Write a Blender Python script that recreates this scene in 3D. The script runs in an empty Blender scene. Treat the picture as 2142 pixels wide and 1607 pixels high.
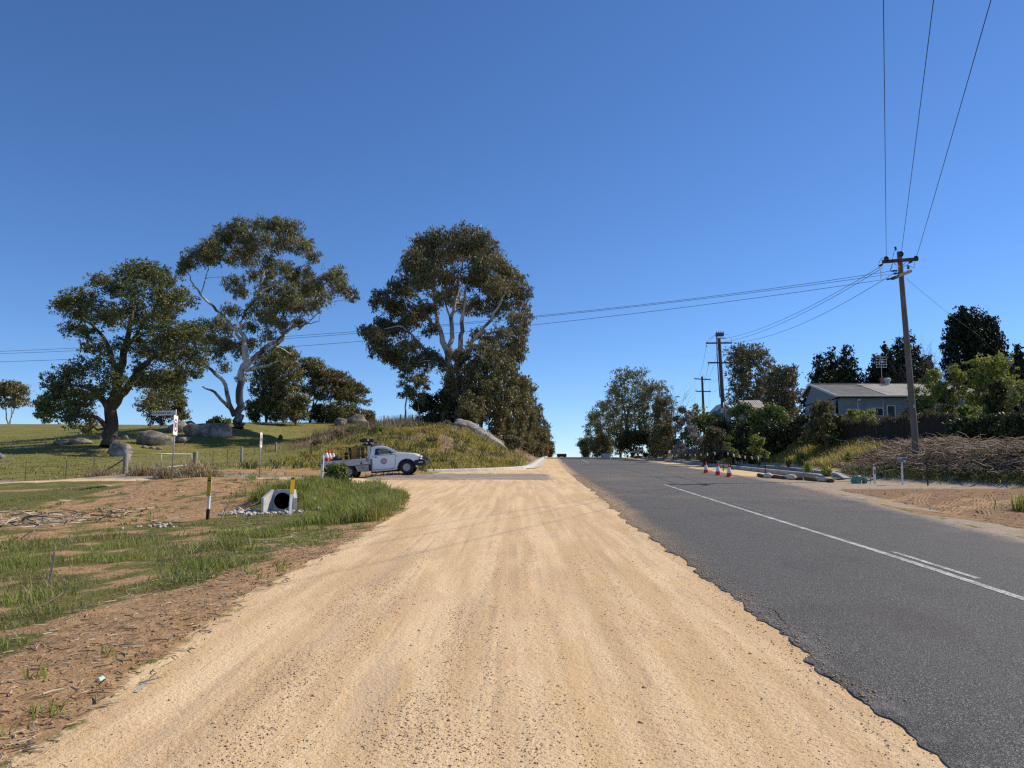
import bpy, bmesh, math, random
import numpy as np
from mathutils import Vector, Matrix, Euler

random.seed(7)
rng = np.random.default_rng(7)
S = bpy.context.scene
COL = S.collection

# ------------------------------------------------------------------ camera
F, CX, CY = 1610.0, 1071.0, 803.5          # focal length and centre of the photograph, in its pixels
PITCH = math.atan(0.11273)
CAMZ = 1.6
cam_d = bpy.data.cameras.new("camera")
cam_d.sensor_width = 36.0
cam_d.lens = 36.0 * F / 2142.0
cam_d.clip_start = 0.1
cam_d.clip_end = 4000
cam = bpy.data.objects.new("camera", cam_d)
COL.objects.link(cam)
cam.location = (0, 0, CAMZ)
cam.rotation_euler = (math.pi / 2 + PITCH, 0, 0)
S.camera = cam

# ------------------------------------------------------------------ sky and sun
SUN_EL, SUN_AZ = math.radians(41), math.radians(69)      # azimuth clockwise from +Y
w = bpy.data.worlds.new("World")
S.world = w
w.use_nodes = True
wn = w.node_tree
wn.nodes.clear()
sky = wn.nodes.new("ShaderNodeTexSky")
sky.sky_type = 'NISHITA'
sky.sun_disc = False
sky.sun_elevation = SUN_EL
sky.sun_rotation = SUN_AZ
sky.altitude = 0
sky.air_density = 0.8
sky.dust_density = 0.0
sky.ozone_density = 8.0
bg = wn.nodes.new("ShaderNodeBackground")
bg.inputs['Strength'].default_value = 0.132
wo = wn.nodes.new("ShaderNodeOutputWorld")
hsv = wn.nodes.new("ShaderNodeHueSaturation")
hsv.inputs['Saturation'].default_value = 1.06
hsv.inputs['Hue'].default_value = 0.503
wn.links.new(sky.outputs[0], hsv.inputs['Color'])
wn.links.new(hsv.outputs[0], bg.inputs['Color'])
wn.links.new(bg.outputs[0], wo.inputs['Surface'])

sd = bpy.data.lights.new("sun", 'SUN')
sd.energy = 4.9
sd.angle = math.radians(0.53)
sd.color = (1.0, 0.90, 0.74)
sun = bpy.data.objects.new("sun", sd)
COL.objects.link(sun)
SUNV = Vector((math.sin(SUN_AZ) * math.cos(SUN_EL), math.cos(SUN_AZ) * math.cos(SUN_EL), math.sin(SUN_EL)))
sun.rotation_euler = (-SUNV).to_track_quat('-Z', 'Y').to_euler()
sun.location = (60, 30, 80)

S.view_settings.view_transform = 'Standard'
S.view_settings.look = 'None'
S.view_settings.gamma = 1.0
S.view_settings.exposure = 0.15
S.view_settings.use_curve_mapping = False
S.render.engine = 'CYCLES'
S.cycles.max_bounces = 5
S.cycles.diffuse_bounces = 3
S.cycles.glossy_bounces = 2
S.cycles.transmission_bounces = 4
S.cycles.transparent_max_bounces = 4
S.cycles.use_denoising = False
S.cycles.pixel_filter_type = 'BLACKMAN_HARRIS'
S.cycles.filter_width = 1.3

# ------------------------------------------------------------------ measuring the photograph
cp, sp = math.cos(PITCH), math.sin(PITCH)
def ray(px, py):
    v = (CY - py) / F
    return (px - CX) / F, cp - v * sp, sp + v * cp
def W(px, py, Y):                 # the point at distance Y that is seen at pixel px, py
    a, b, c = ray(px, py)
    t = Y / b
    return Vector((a * t, Y, CAMZ + c * t))
GR = 0.0301                       # grade of the road
def plane(px, py):                # the point of the graded road plane seen at a pixel
    a, b, c = ray(px, py)
    t = -CAMZ / (c - GR * b)
    return a * t, b * t

# ------------------------------------------------------------------ noise and terrain
def _h(ix, iy, s):
    n = (ix.astype(np.int64) * 374761393 + iy.astype(np.int64) * 668265263 + s * 974711) & 0xffffffff
    n = ((n ^ (n >> 13)) * 1274126177) & 0xffffffff
    n = n ^ (n >> 16)
    return (n & 0xffff) / 65535.0
def vnoise(x, y, s=0):
    x = np.asarray(x, float); y = np.asarray(y, float)
    ix = np.floor(x); iy = np.floor(y)
    fx = x - ix; fy = y - iy
    fx = fx * fx * (3 - 2 * fx); fy = fy * fy * (3 - 2 * fy)
    a = _h(ix, iy, s); b = _h(ix + 1, iy, s); c = _h(ix, iy + 1, s); d = _h(ix + 1, iy + 1, s)
    return (a + (b - a) * fx) * (1 - fy) + (c + (d - c) * fx) * fy
def fbm(x, y, s=0, o=4):
    t = 0; a = 0.5
    for k in range(o):
        t = t + a * vnoise(x * 2 ** k, y * 2 ** k, s + 17 * k); a *= 0.5
    return t / (1 - 0.5 ** o)
def sst(a, b, x):
    t = np.clip((np.asarray(x, float) - a) / (b - a), 0, 1)
    return t * t * (3 - 2 * t)
def lin(pts):
    xs = [p[0] for p in pts]; ys = [p[1] for p in pts]
    return lambda y: np.interp(np.asarray(y, float), xs, ys)

def R(y):
    y = np.asarray(y, float)
    q = np.clip(y - 118, 0, 120)
    return GR * y - 0.0004 * q * q - np.clip(y - 238, 0, None) * 0.066
XL = lin([(-8, -2.6), (4, -2.6), (6.8, -2.73), (8.4, -2.9), (10.8, -2.85), (17.6, -2.72), (21, -2.86), (25, -3.25), (28, -3.9), (31, -4.9), (33, -6.0), (38, -6.0), (50, -4.5), (54, -1.0), (58, 0.7), (60.5, 1.2), (76, 2.2), (108, 4.2), (140, 5.8), (600, 30)])
SEAL_L = lin([(-8, 1.9), (4, 2.12), (5.2, 2.17), (7, 2.28), (9.5, 2.35), (12.3, 2.46), (15, 2.49), (19.5, 2.62), (26, 2.9), (35, 3.13), (48, 3.55), (66, 4.3), (81, 5.0), (108, 6.3), (140, 7.8), (600, 30)])
SEAL_R = lin([(-8, 7.6), (0, 8.0), (13.5, 8.86), (19.5, 9.93), (26, 11.07), (35, 12.35), (51, 13.5), (72, 14.7), (96, 16.0), (140, 18.4), (600, 41)])
TOE = lin([(-8, 26), (0, 24), (25, 22.0), (31, 20.3), (35, 18.5), (39, 17.6), (45, 19.0), (52, 20.2), (72, 20.5), (115, 21), (140, 22), (600, 48)])
BANK_H = lin([(-8, .9), (25, 1.1), (31, 1.35), (37, 1.55), (42, 1.75), (57, 1.95), (75, 1.85), (95, 1.1), (120, .6), (160, .3), (600, .3)])
BANK_W = lin([(-8, 2.6), (31, 2.3), (36, 2.9), (40, 4.2), (45, 4.8), (55, 3.6), (75, 3.4), (120, 3), (600, 3)])

# heights measured on the left side of the road: (x, y, z)
_c = []
for yy in (-8, 0, 4, 8, 12, 16, 20, 24):
    r = GR * yy
    _c += [(-2.75, yy, r), (-0.5, yy, r), (3, yy, r), (-4.2, yy, r - .10), (-7, yy, r - .27), (-10.5, yy, r - .40)]
for yy in (-8, 0, 8, 16):
    _c += [(-16, yy, GR * yy - .30), (-26, yy, GR * yy - .15), (-45, yy, GR * yy + .1), (-75, yy, GR * yy + .3)]
for yy in (28, 33, 40, 48, 56, 66, 78, 92, 108, 125, 150, 200):
    _c += [(float(XL(yy)) + .3, yy, float(R(yy))), (float(XL(yy)) + 5, yy, float(R(yy)))]
def _p(px, py, Y):
    q = W(px, py, Y); _c.append((q.x, q.y, q.z))
for q in [(600, 1072, 22.5), (435, 1088, 20.5), (250, 1100, 20), (250, 1050, 27), (250, 1012, 35), (60, 1050, 27), (60, 1020, 34), (520, 1050, 25),
          (360, 1003, 31.5), (541, 998, 41.5), (262, 992, 42), (52, 1010, 42), (137, 1001, 42), (407, 976, 45), (853, 992, 41.3), (725, 1002, 41.3), (790, 997, 41.3), (505, 968, 58), (577, 950, 77), (657, 927, 96),
          (228, 935, 75), (250, 957, 70), (0, 960, 62), (0, 1000, 44), (0, 930, 85), (0, 888, 140), (200, 888, 140), (100, 915, 98), (330, 895, 120), (497, 895, 95), (440, 912, 86), (330, 930, 80), (370, 950, 66),
          (600, 890, 105), (700, 886, 112), (800, 885, 105), (850, 885, 100), (935, 885, 95), (985, 889, 88), (1020, 916, 85), (1040, 934, 82), (850, 892, 86), (900, 890, 86), (935, 890, 88), (800, 893, 88), (960, 890, 86),
          (1063, 954, 80), (900, 976, 52), (990, 975, 60), (900, 940, 62), (900, 908, 72), (800, 940, 60), (800, 908, 74), (700, 962, 55), (700, 932, 68), (700, 907, 86), (980, 940, 70), (980, 905, 78),
          (640, 992, 44), (440, 985, 46), (600, 972, 52)]:
    _p(*q)
_c += [(-8, 36.5, 1.27), (-14, 36.5, 1.22), (-22, 37, 1.1), (-30, 37, .95), (-45, 38, .8), (-75, 40, .8), (-110, 45, 1.5), (-6, 130, 6.0), (0, 112, 4.2), (-10, 160, 6.0), (-40, 170, 9.5), (-95, 190, 8.5), (-150, 150, 9), (-150, 80, 4.5), (-110, 90, 5.2), (-160, 0, 1), (0, 260, -2), (-60, 260, 3), (-160, 260, 4)]
_c = np.array(_c)
def _U(d2):
    return np.where(d2 > 1e-9, 0.5 * d2 * np.log(np.maximum(d2, 1e-9)), 0)
def _tps(c, lam=0.8):
    n = len(c); X = c[:, :2] / 10.0
    K = _U(((X[:, None] - X[None]) ** 2).sum(-1)) + np.eye(n) * lam * 0.02
    P = np.hstack([np.ones((n, 1)), X])
    A = np.zeros((n + 3, n + 3)); A[:n, :n] = K; A[:n, n:] = P; A[n:, :n] = P.T
    return X, np.linalg.solve(A, np.concatenate([c[:, 2], np.zeros(3)]))
_TX, _TW = _tps(_c)
def _left(x, y):
    q = np.stack([np.clip(x, -170, 40), np.clip(y, -10, 300)], -1) / 10.0
    out = np.empty(len(q))
    for k in range(0, len(q), 20000):
        s = q[k:k + 20000]
        out[k:k + 20000] = _U(((s[:, None] - _TX[None]) ** 2).sum(-1)) @ _TW[:-3] + _TW[-3] + s @ _TW[-2:]
    return out
def H(x, y):
    x = np.atleast_1d(np.asarray(x, float)); y = np.atleast_1d(np.asarray(y, float))
    x, y = np.broadcast_arrays(x, y); sh = x.shape
    x = x.ravel(); y = y.ravel()
    z = R(y)
    xl = XL(y); near = sst(0, 1.6, xl + 0.2 - x)
    m = near > 0
    if m.any():
        zl = _left(x[m], y[m])
        rough = (fbm(x[m] * .35, y[m] * .35, 3) - .5) * .13 * sst(0, 6, xl[m] - x[m]) + (fbm(x[m] * 2.3, y[m] * 2.3, 5, 3) - .5) * .10 * sst(0.1, 1.2, xl[m] - x[m])
        bnk_ = sst(-16, -11, x[m]) * sst(50, 55, y[m]) * sst(88, 80, y[m]); rough = rough + bnk_ * ((fbm(x[m] * .55, y[m] * .55, 13, 3) - .5) * .75 + (fbm(x[m] * 1.6, y[m] * 1.6, 14, 2) - .5) * .22)
        z = z.copy(); z[m] = z[m] * (1 - near[m]) + (zl + rough) * near[m]
    z = z + .42 * np.exp(-((x + 6.95) / 1.1) ** 2) * sst(23.42, 23.75, y) * sst(31, 26, y) - .10 * np.exp(-((x + 6.95) / .8) ** 2 - ((y - 22.9) / .7) ** 2)
    z = z + .165 * np.exp(-((x + 5.0) / 1.9) ** 2 - ((y - 42.3) / 2.4) ** 2) - .115 * np.exp(-((x + 9.3) / 1.5) ** 2 - ((y - 42.3) / 2.2) ** 2)
    d = x - TOE(y)
    bh = BANK_H(y) * sst(-.4, 1, d / BANK_W(y)) + np.clip(d - BANK_W(y), 0, 26) * .065 + (fbm(x * .7, y * .7, 9, 4) - .5) * .62 * sst(0, 1.5, d)
    z = z + bh
    # small relief of the gravel and of the churned dirt on the right
    ing = (1 - near) * sst(.1, .5, SEAL_L(y) - x)
    z = z + ing * ((fbm(x * 3.1, y * .45, 21, 3) - .5) * .035 - .012)
    dr = sst(.2, 1.4, x - SEAL_R(y) - .4) * sst(1.0, 0, d) * sst(31, 27, y)
    z = z + dr * ((fbm(x * 1.1 + 9, y * 1.7, 33, 4) - .5) * .20 - .02)
    far = sst(240, 600, y)
    z = z * (1 - far) + far * (-6)
    return z.reshape(sh)
def hz(x, y):
    return float(H(x, y)[0])
def G(px, py, Y):                 # a place on the ground at distance Y in the direction of a pixel
    q = W(px, py, Y)
    return Vector((q.x, q.y, hz(q.x, q.y)))

# ------------------------------------------------------------------ objects
def tag(o, label=None, cat=None, group=None, kind=None):
    for k, v in (('label', label), ('category', cat), ('group', group), ('kind', kind)):
        if v: o[k] = v
    return o
def link(name, me, parent=None):
    o = bpy.data.objects.new(name, me)
    COL.objects.link(o)
    if parent is not None: o.parent = parent
    return o
def thing(name, label, cat, loc=(0, 0, 0), group=None, rot=(0, 0, 0)):
    o = bpy.data.objects.new(name, None)
    COL.objects.link(o)
    o.empty_display_size = .2
    o.location = loc; o.rotation_euler = rot
    return tag(o, label, cat, group)
def dup(root, loc, label=None, rot=None, group=None, scale=None):
    r = root.copy(); COL.objects.link(r); r.location = loc
    if label: r['label'] = label
    if group: r['group'] = group
    if rot is not None: r.rotation_euler = rot
    if scale is not None: r.scale = scale
    for ch in list(root.children):
        c = ch.copy(); COL.objects.link(c); c.parent = r
        for g in list(ch.children):
            d = g.copy(); COL.objects.link(d); d.parent = c
    return r
def np_mesh(name, V, Fq, mat, smooth=False, attrs=None, fattr=None):
    """Mesh from numpy: V (n,3), Fq (m,k) faces of one size or a list of such arrays."""
    fl = Fq if isinstance(Fq, list) else [Fq]
    fl = [np.asarray(f, np.int32) for f in fl if len(f)]
    me = bpy.data.meshes.new(name)
    V = np.asarray(V, np.float32)
    me.vertices.add(len(V)); me.vertices.foreach_set('co', V.ravel())
    nl = sum(f.size for f in fl); nf = sum(len(f) for f in fl)
    me.loops.add(nl); me.loops.foreach_set('vertex_index', np.concatenate([f.ravel() for f in fl]))
    tot = np.concatenate([np.full(len(f), f.shape[1], np.int32) for f in fl])
    st = np.concatenate([[0], np.cumsum(tot)[:-1]]).astype(np.int32)
    me.polygons.add(nf); me.polygons.foreach_set('loop_start', st); me.polygons.foreach_set('loop_total', tot)
    if smooth: me.polygons.foreach_set('use_smooth', np.ones(nf, bool))
    if mat: me.materials.append(mat)
    me.update(calc_edges=True)
    for k, a in (attrs or {}).items():
        at = me.attributes.new(k, 'FLOAT_COLOR', 'POINT'); at.data.foreach_set('color', np.asarray(a, np.float32).ravel())
    for k, a in (fattr or {}).items():
        at = me.attributes.new(k, 'FLOAT', 'FACE'); at.data.foreach_set('value', np.asarray(a, np.float32).ravel())
    return me

class MB:
    """Collects shapes, then links them as ONE mesh object."""
    def __init__(s): s.bm = bmesh.new()
    def box(s, c, d, rot=None, bev=0):
        t = bmesh.ops.create_cube(s.bm, size=1.0)['verts']
        M = Matrix.Translation(c) @ (Euler(rot).to_matrix().to_4x4() if rot else Matrix()) @ Matrix.Diagonal((*d, 1))
        bmesh.ops.transform(s.bm, matrix=M, verts=t)
        if bev:
            es = list({e for v in t for e in v.link_edges})
            bmesh.ops.bevel(s.bm, geom=es, offset=bev, segments=1, affect='EDGES')
        return s
    def tube(s, pts, r, n=8, cap=True):
        pts = [Vector(p) for p in pts]
        rs = r if isinstance(r, (list, tuple, np.ndarray)) else [r] * len(pts)
        prev = None; first = None
        up = Vector((0, 0, 1))
        for i, p in enumerate(pts):
            t = (pts[min(i + 1, len(pts) - 1)] - pts[max(i - 1, 0)]).normalized()
            a = t.cross(up if abs(t.z) < .95 else Vector((1, 0, 0))).normalized(); b = t.cross(a)
            ring = [s.bm.verts.new(p + (a * math.cos(2 * math.pi * k / n) + b * math.sin(2 * math.pi * k / n)) * rs[i]) for k in range(n)]
            if prev:
                for k in range(n): s.bm.faces.new((prev[k], prev[(k + 1) % n], ring[(k + 1) % n], ring[k]))
            else: first = ring
            prev = ring
        if cap:
            s.bm.faces.new(first[::-1]); s.bm.faces.new(prev)
        return s
    def prism(s, poly, z0, z1, axis='y'):
        """Polygon extruded along an axis: axis y takes (x, z) points."""
        def P(u, v, k): return {'y': (u, k, v), 'z': (u, v, k), 'x': (k, u, v)}[axis]
        a = [s.bm.verts.new(P(u, v, z0)) for u, v in poly]; b = [s.bm.verts.new(P(u, v, z1)) for u, v in poly]
        s.bm.faces.new(a[::-1]); s.bm.faces.new(b)
        n = len(a)
        for k in range(n): s.bm.faces.new((a[k], a[(k + 1) % n], b[(k + 1) % n], b[k]))
        return s
    def face(s, pts):
        s.bm.faces.new([s.bm.verts.new(p) for p in pts]); return s
    def lathe(s, prof, c=(0, 0, 0), n=16, axis='z', sx=1, sy=1, cap=True):
        prev = None; first = None
        for r, z in prof:
            ring = []
            for k in range(n):
                a = 2 * math.pi * k / n
                u, v = r * math.cos(a) * sx, r * math.sin(a) * sy
                q = {'z': (u, v, z), 'y': (u, z, v), 'x': (z, u, v)}[axis]
                ring.append(s.bm.verts.new((c[0] + q[0], c[1] + q[1], c[2] + q[2])))
            if prev:
                for k in range(n): s.bm.faces.new((prev[k], prev[(k + 1) % n], ring[(k + 1) % n], ring[k]))
            else: first = ring
            prev = ring
        if cap and prof[0][0] > 1e-4: s.bm.faces.new(first[::-1])
        if cap and prof[-1][0] > 1e-4: s.bm.faces.new(prev)
        return s
    def blob(s, c, r, sub=2, amp=.15, seed=0, f=1.3, facets=0):
        rb = random.Random(seed); cuts = [(Vector((rb.gauss(0, 1), rb.gauss(0, 1), rb.gauss(.2, .7))).normalized(), rb.uniform(.62, .88)) for _ in range(facets)]
        t = bmesh.ops.create_icosphere(s.bm, subdivisions=sub, radius=1.0)['verts']
        from mathutils import noise
        for v in t:
            d = v.co.normalized()
            k = 1 + amp * (noise.noise(d * f + Vector((seed * 3.1, seed * 1.7, 5))) + .5 * noise.noise(d * f * 2.7 + Vector((seed, 9, seed))))
            q = d * k
            for n_, h_ in cuts:
                e = q.dot(n_) - h_
                if e > 0: q = q - n_ * e * .85
            v.co = Vector((c[0] + q.x * r[0], c[1] + q.y * r[1], c[2] + q.z * r[2]))
        return s
    def build(s, name, mat, parent=None, smooth=False, angle=None):
        bmesh.ops.recalc_face_normals(s.bm, faces=s.bm.faces)
        me = bpy.data.meshes.new(name); s.bm.to_mesh(me); s.bm.free()
        if mat: me.materials.append(mat)
        if smooth:
            me.polygons.foreach_set('use_smooth', np.ones(len(me.polygons), bool))
            if angle: me.set_sharp_from_angle(angle=math.radians(angle))
        return link(name, me, parent)

# ------------------------------------------------------------------ materials
class NT:
    def __init__(s, name):
        s.m = bpy.data.materials.new(name); s.m.use_nodes = True
        s.t = s.m.node_tree; s.t.nodes.clear()
        s.out = s.n('ShaderNodeOutputMaterial')
    def n(s, ty, **kw):
        x = s.t.nodes.new(ty)
        for k, v in kw.items(): setattr(x, k, v)
        return x
    def put(s, sock, v):
        if hasattr(v, 'is_output'): s.t.links.new(v, sock)
        elif isinstance(v, (tuple, list)) and sock.type == 'RGBA' and len(v) == 3: sock.default_value = (*v, 1)
        else: sock.default_value = v
    def pos(s): return s.n('ShaderNodeNewGeometry').outputs['Position']
    def obj(s): return s.n('ShaderNodeTexCoord').outputs['Object']
    def scale(s, v, sc):
        m = s.n('ShaderNodeVectorMath', operation='MULTIPLY'); s.put(m.inputs[0], v); m.inputs[1].default_value = sc if isinstance(sc, (tuple, list)) else (sc,) * 3
        return m.outputs[0]
    def noise(s, v, sc, det=3, rough=.55, dist=0):
        x = s.n('ShaderNodeTexNoise'); s.put(x.inputs['Vector'], v)
        x.inputs['Scale'].default_value = sc; x.inputs['Detail'].default_value = det; x.inputs['Roughness'].default_value = rough; x.inputs['Distortion'].default_value = dist
        return x.outputs['Fac']
    def voro(s, v, sc, out='Distance', feat='F1'):
        x = s.n('ShaderNodeTexVoronoi', feature=feat); s.put(x.inputs['Vector'], v); x.inputs['Scale'].default_value = sc
        return x.outputs[out]
    def ma(s, op, a, b=0.0, c=0.0, clamp=False):
        x = s.n('ShaderNodeMath', operation=op, use_clamp=clamp)
        s.put(x.inputs[0], a); s.put(x.inputs[1], b); s.put(x.inputs[2], c)
        return x.outputs[0]
    def sm(s, v, a, b):
        x = s.n('ShaderNodeMapRange', interpolation_type='SMOOTHSTEP'); s.put(x.inputs[0], v); s.put(x.inputs[1], a); s.put(x.inputs[2], b)
        return x.outputs[0]
    def mix(s, f, a, b, blend='MIX'):
        x = s.n('ShaderNodeMix', data_type='RGBA', blend_type=blend)
        s.put(x.inputs[0], f); s.put(x.inputs[6], a); s.put(x.inputs[7], b)
        return x.outputs[2]
    def attr(s, name, out='Fac'):
        x = s.n('ShaderNodeAttribute', attribute_name=name); return x.outputs[out]
    def sep(s, c):
        x = s.n('ShaderNodeSeparateColor'); s.put(x.inputs[0], c); return x.outputs
    def xyz(s, v):
        x = s.n('ShaderNodeSeparateXYZ'); s.put(x.inputs[0], v); return x.outputs
    def bump(s, h, st=.3, d=.02, nrm=None):
        x = s.n('ShaderNodeBump'); x.inputs['Strength'].default_value = st; x.inputs['Distance'].default_value = d
        s.put(x.inputs['Height'], h)
        if nrm is not None: s.put(x.inputs['Normal'], nrm)
        return x.outputs[0]
    def bsdf(s, col, rough=.8, metal=0, nrm=None, spec=.3, **kw):
        x = s.n('ShaderNodeBsdfPrincipled')
        s.put(x.inputs['Base Color'], col); s.put(x.inputs['Roughness'], rough); s.put(x.inputs['Metallic'], metal)
        x.inputs['Specular IOR Level'].default_value = spec
        if nrm is not None: s.put(x.inputs['Normal'], nrm)
        for k, v in kw.items(): s.put(x.inputs[k], v)
        s.t.links.new(x.outputs[0], s.out.inputs[0])
        return x

def pm(name, a, b=None, rough=.75, metal=0, sc=8, bump=.15, bd=.01, spec=.3, stretch=(1, 1, 1), grime=None, gs=2.0):
    """A plain surface: two tones in noise, fine relief, optional grime in patches."""
    t = NT(name); v = t.scale(t.obj(), stretch)
    n1 = t.noise(v, sc, 4)
    b = b or tuple(c * .8 for c in a)
    c = t.mix(t.sm(n1, .3, .7), a, b)
    if grime:
        c = t.mix(t.ma('MULTIPLY', t.sm(t.noise(t.obj(), gs, 5, .65), .48, .72), .8), c, grime)
    r = t.ma('ADD', t.ma('MULTIPLY', n1, .2), rough - .1)
    t.bsdf(c, r, metal, t.bump(t.noise(v, sc * 4, 3), bump, bd), spec)
    return t.m

def leaf_mat(name, dark, mid, light, trans=.25, rough=.55):
    t = NT(name)
    a = t.attr('tint')
    c = t.mix(t.sm(a, .0, .5), dark, mid)
    c = t.mix(t.sm(a, .5, 1.0), c, light)
    d = t.n('ShaderNodeBsdfPrincipled'); t.put(d.inputs['Base Color'], c); d.inputs['Roughness'].default_value = rough; d.inputs['Specular IOR Level'].default_value = .25
    tr = t.n('ShaderNodeBsdfTranslucent'); t.put(tr.inputs['Color'], t.mix(.5, c, light))
    mx = t.n('ShaderNodeMixShader'); mx.inputs[0].default_value = trans
    t.t.links.new(d.outputs[0], mx.inputs[1]); t.t.links.new(tr.outputs[0], mx.inputs[2]); t.t.links.new(mx.outputs[0], t.out.inputs[0])
    return t.m
def bark_mat(name, a, b, c, sc=1.2, patch=(.45, .6), high=0):
    t = NT(name); p = t.obj()
    n1 = t.noise(t.scale(p, (1, 1, .35)), sc, 5, .6)
    n2 = t.noise(t.scale(p, (4, 4, .8)), sc * 2, 4, .6)
    f = t.sm(n1, *patch)
    if high: f = t.ma('MULTIPLY', f, t.sm(t.ma('MULTIPLY_ADD', n1, 9, t.xyz(p)[2]), high, high + 3.5))
    col = t.mix(f, t.mix(n2, a, b), c)
    t.bsdf(col, .85, 0, t.bump(n2, .6, .05), .2)
    return t.m

# ================================================================== GROUND
GL = lin([(-8, -4.5), (4, -4.35), (6.5, -4.2), (8.4, -3.95), (10.6, -3.55), (12.3, -3.25), (18, -3.0), (22, -2.98), (25, -3.35), (28, -4.1), (31, -5.1), (33, -6.2)])
def masks(x, y):
    n1 = fbm(x * .55, y * .55, 41, 3) - .5
    n2 = fbm(x * 1.9, y * 1.9, 43, 3) - .5
    xl = XL(y); d = x - TOE(y)
    left = sst(.2, -.2, x - xl + n2 * .35)
    mid = (1 - left) * sst(.6, .3, x - SEAL_L(y))
    band = sst(33.0, 33.7, y + n2 * 1.2 - 3.2 * sst(-10.5, -13.5, x)) * sst(41.2, 40.4, y + n2) * sst(-3.5, -5.5, x)
    gravel = np.maximum(mid, band)
    seal = sst(36.2, 40.2, y + n1 * 3) * sst(50.0, 45.5, y + n2 * 2) * sst(3.4, .8, x) * np.maximum(mid, sst(43.5, 42.2, y) * sst(-3, -5, x))
    near = sst(33.5, 32.5, y + n2)
    verge = left * near
    lush = verge * sst(.25, -.35, x - GL(y) + n2 * 1.1 + n1 * .5)
    d2 = sst(18.6, 20.6, y + n1 * 4 + n2 * 1.5) * sst(-7.3, -8.9, x + n2 * 2) * sst(34, 32, y)
    bump_ = sst(-14.6, -16.4, x + n1 * 3) * sst(23, 25, y) * sst(32, 30.5, y)
    d3 = sst(24.2, 25.6, y + n2 * 2) * sst(-8.2, -9.6, x + n2 * 1.5)
    spots = sst(.16, .26, n2 + n1 * .5)
    lush = lush * (1 - np.maximum(d2, d3 * .9) * (1 - bump_) * (1 - .75 * spots)) * (1 - .45 * sst(.14, .24, -n2 - n1 * .2) * sst(14, 12, y))
    lush = lush * (1 - .75 * sst(.52, .64, fbm(x * 1.4, y * 1.4, 95, 3)) * sst(21, 18, y))
    lush = np.maximum(lush, verge * .85 * sst(.2, .34, n2 + n1 * .2) * sst(-3.2, -3.6, x))
    strip = left * sst(32.3, 32.9, y) * sst(37.0, 36.2, y) * sst(-11, -13, x) * sst(-.25, .0, n2)      # green kerb of grass on the far side of the drain
    lush = np.maximum(lush, strip * .9)
    dirt = verge * (1 - lush)
    p2 = left * sst(42.6, 43.8, y + n2 * 2) * sst(51.5, 48.5, y + n1 * 3) * sst(-20, -17, x + n1 * 4) * sst(-4.5, -7, x) * sst(-.16, -.02, n2 + .08)
    dirt = np.maximum(dirt, p2)
    hill = left * (1 - near)
    bank = hill * sst(-17, -13, x + n1 * 5) * sst(46.5, 49, y) * sst(80, 72, y + n1 * 8)
    dry = hill * sst(74, 80, y + n1 * 10) * sst(-27, -20, x + n1 * 6) * sst(125, 105, y)
    dry = np.maximum(dry, bank * sst(.0, .10, n1 * 1.2 + n2 * .6 + .12 * (y - 62) / 14) * .95)
    dry = np.maximum(dry, hill * sst(44, 42.5, y) * sst(-9, -11, x) * sst(-.1, .1, n2) * .8)
    # right hand side
    r = sst(-.05, .15, x - SEAL_R(y) + n2 * .3)
    onr = r * sst(.3, -.3, d)
    pat = sst(31, 28.6, y + n1 * 1.5 - np.clip(x - 14, 0, 8) * .12) * sst(.55, 1.0, x - SEAL_R(y) + n2 * .4)
    dirt = np.maximum(dirt, onr * pat)
    pale = onr * (1 - pat) * sst(45, 40, y)
    gravel = np.maximum(gravel, onr * (1 - pat) * (1 - pale))
    emb = sst(-.2, .3, d + n2 * .5)
    lushr = emb * np.maximum(sst(43, 50, y + n1 * 8) * sst(4.6, 2.6, d + n2 * 1.5) * sst(-.16, .06, n2 + .06), sst(.5, .2, d) * sst(-.1, .2, n2) * sst(39, 46, y))
    lush = np.maximum(lush, lushr * .9)
    mulch = emb * (1 - lushr)
    return gravel, dirt, lush, dry, seal, mulch, bank, pale

def grow(a, b, s0, k, lim=1e9):
    o = [a]
    while o[-1] < b: o.append(o[-1] + min(lim, max(s0, k * abs(o[-1]))))
    return np.array(o)
gx = np.concatenate([-grow(.06, 700, .14, .036)[::-1], grow(.06, 700, .15, .036)])
gy = np.concatenate([np.arange(-8, 1.6, .35), grow(1.7, 900, .10, .0165)])
GX, GY = np.meshgrid(gx, gy)
nx, ny = len(gx), len(gy)
fx, fy = GX.ravel(), GY.ravel()
fz = H(fx, fy)
mk = masks(fx, fy)
colA = np.stack([mk[0], mk[1], mk[2], mk[3]], -1); colB = np.stack([mk[4], mk[5], mk[6], mk[7]], -1)

t = NT('terrain')
P = t.pos()
A = t.n('ShaderNodeAttribute', attribute_name='mA'); B = t.n('ShaderNodeAttribute', attribute_name='mB')
a_ = t.sep(A.outputs['Color']); b_ = t.sep(B.outputs['Color']); dryv = A.outputs['Alpha']; palev = B.outputs['Alpha']
nz = t.noise(P, 4.0, 4, .62); nf = t.noise(P, 22, 3, .6); nl = t.noise(P, .35, 3)
jit = t.ma('MULTIPLY_ADD', nz, .9, t.ma('MULTIPLY_ADD', nf, .5, -.70))
def soft(v): return t.sm(t.ma('ADD', v, jit), .36, .64)
# paddock grass
grs = t.mix(t.sm(nl, .35, .65), (.155, .165, .038), (.235, .205, .062))
grs = t.mix(t.sm(t.noise(t.scale(P, (1.6, 1, 1)), 2.4, 5, .65), .42, .68), grs, (.13, .13, .032))
grs = t.mix(t.ma('MULTIPLY', t.sm(t.noise(P, .11, 4, .6), .48, .68), .45), grs, (.26, .215, .08)); grs = t.mix(t.sm(t.noise(P, 14, 3), .52, .72), grs, (.27, .22, .10))
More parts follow.
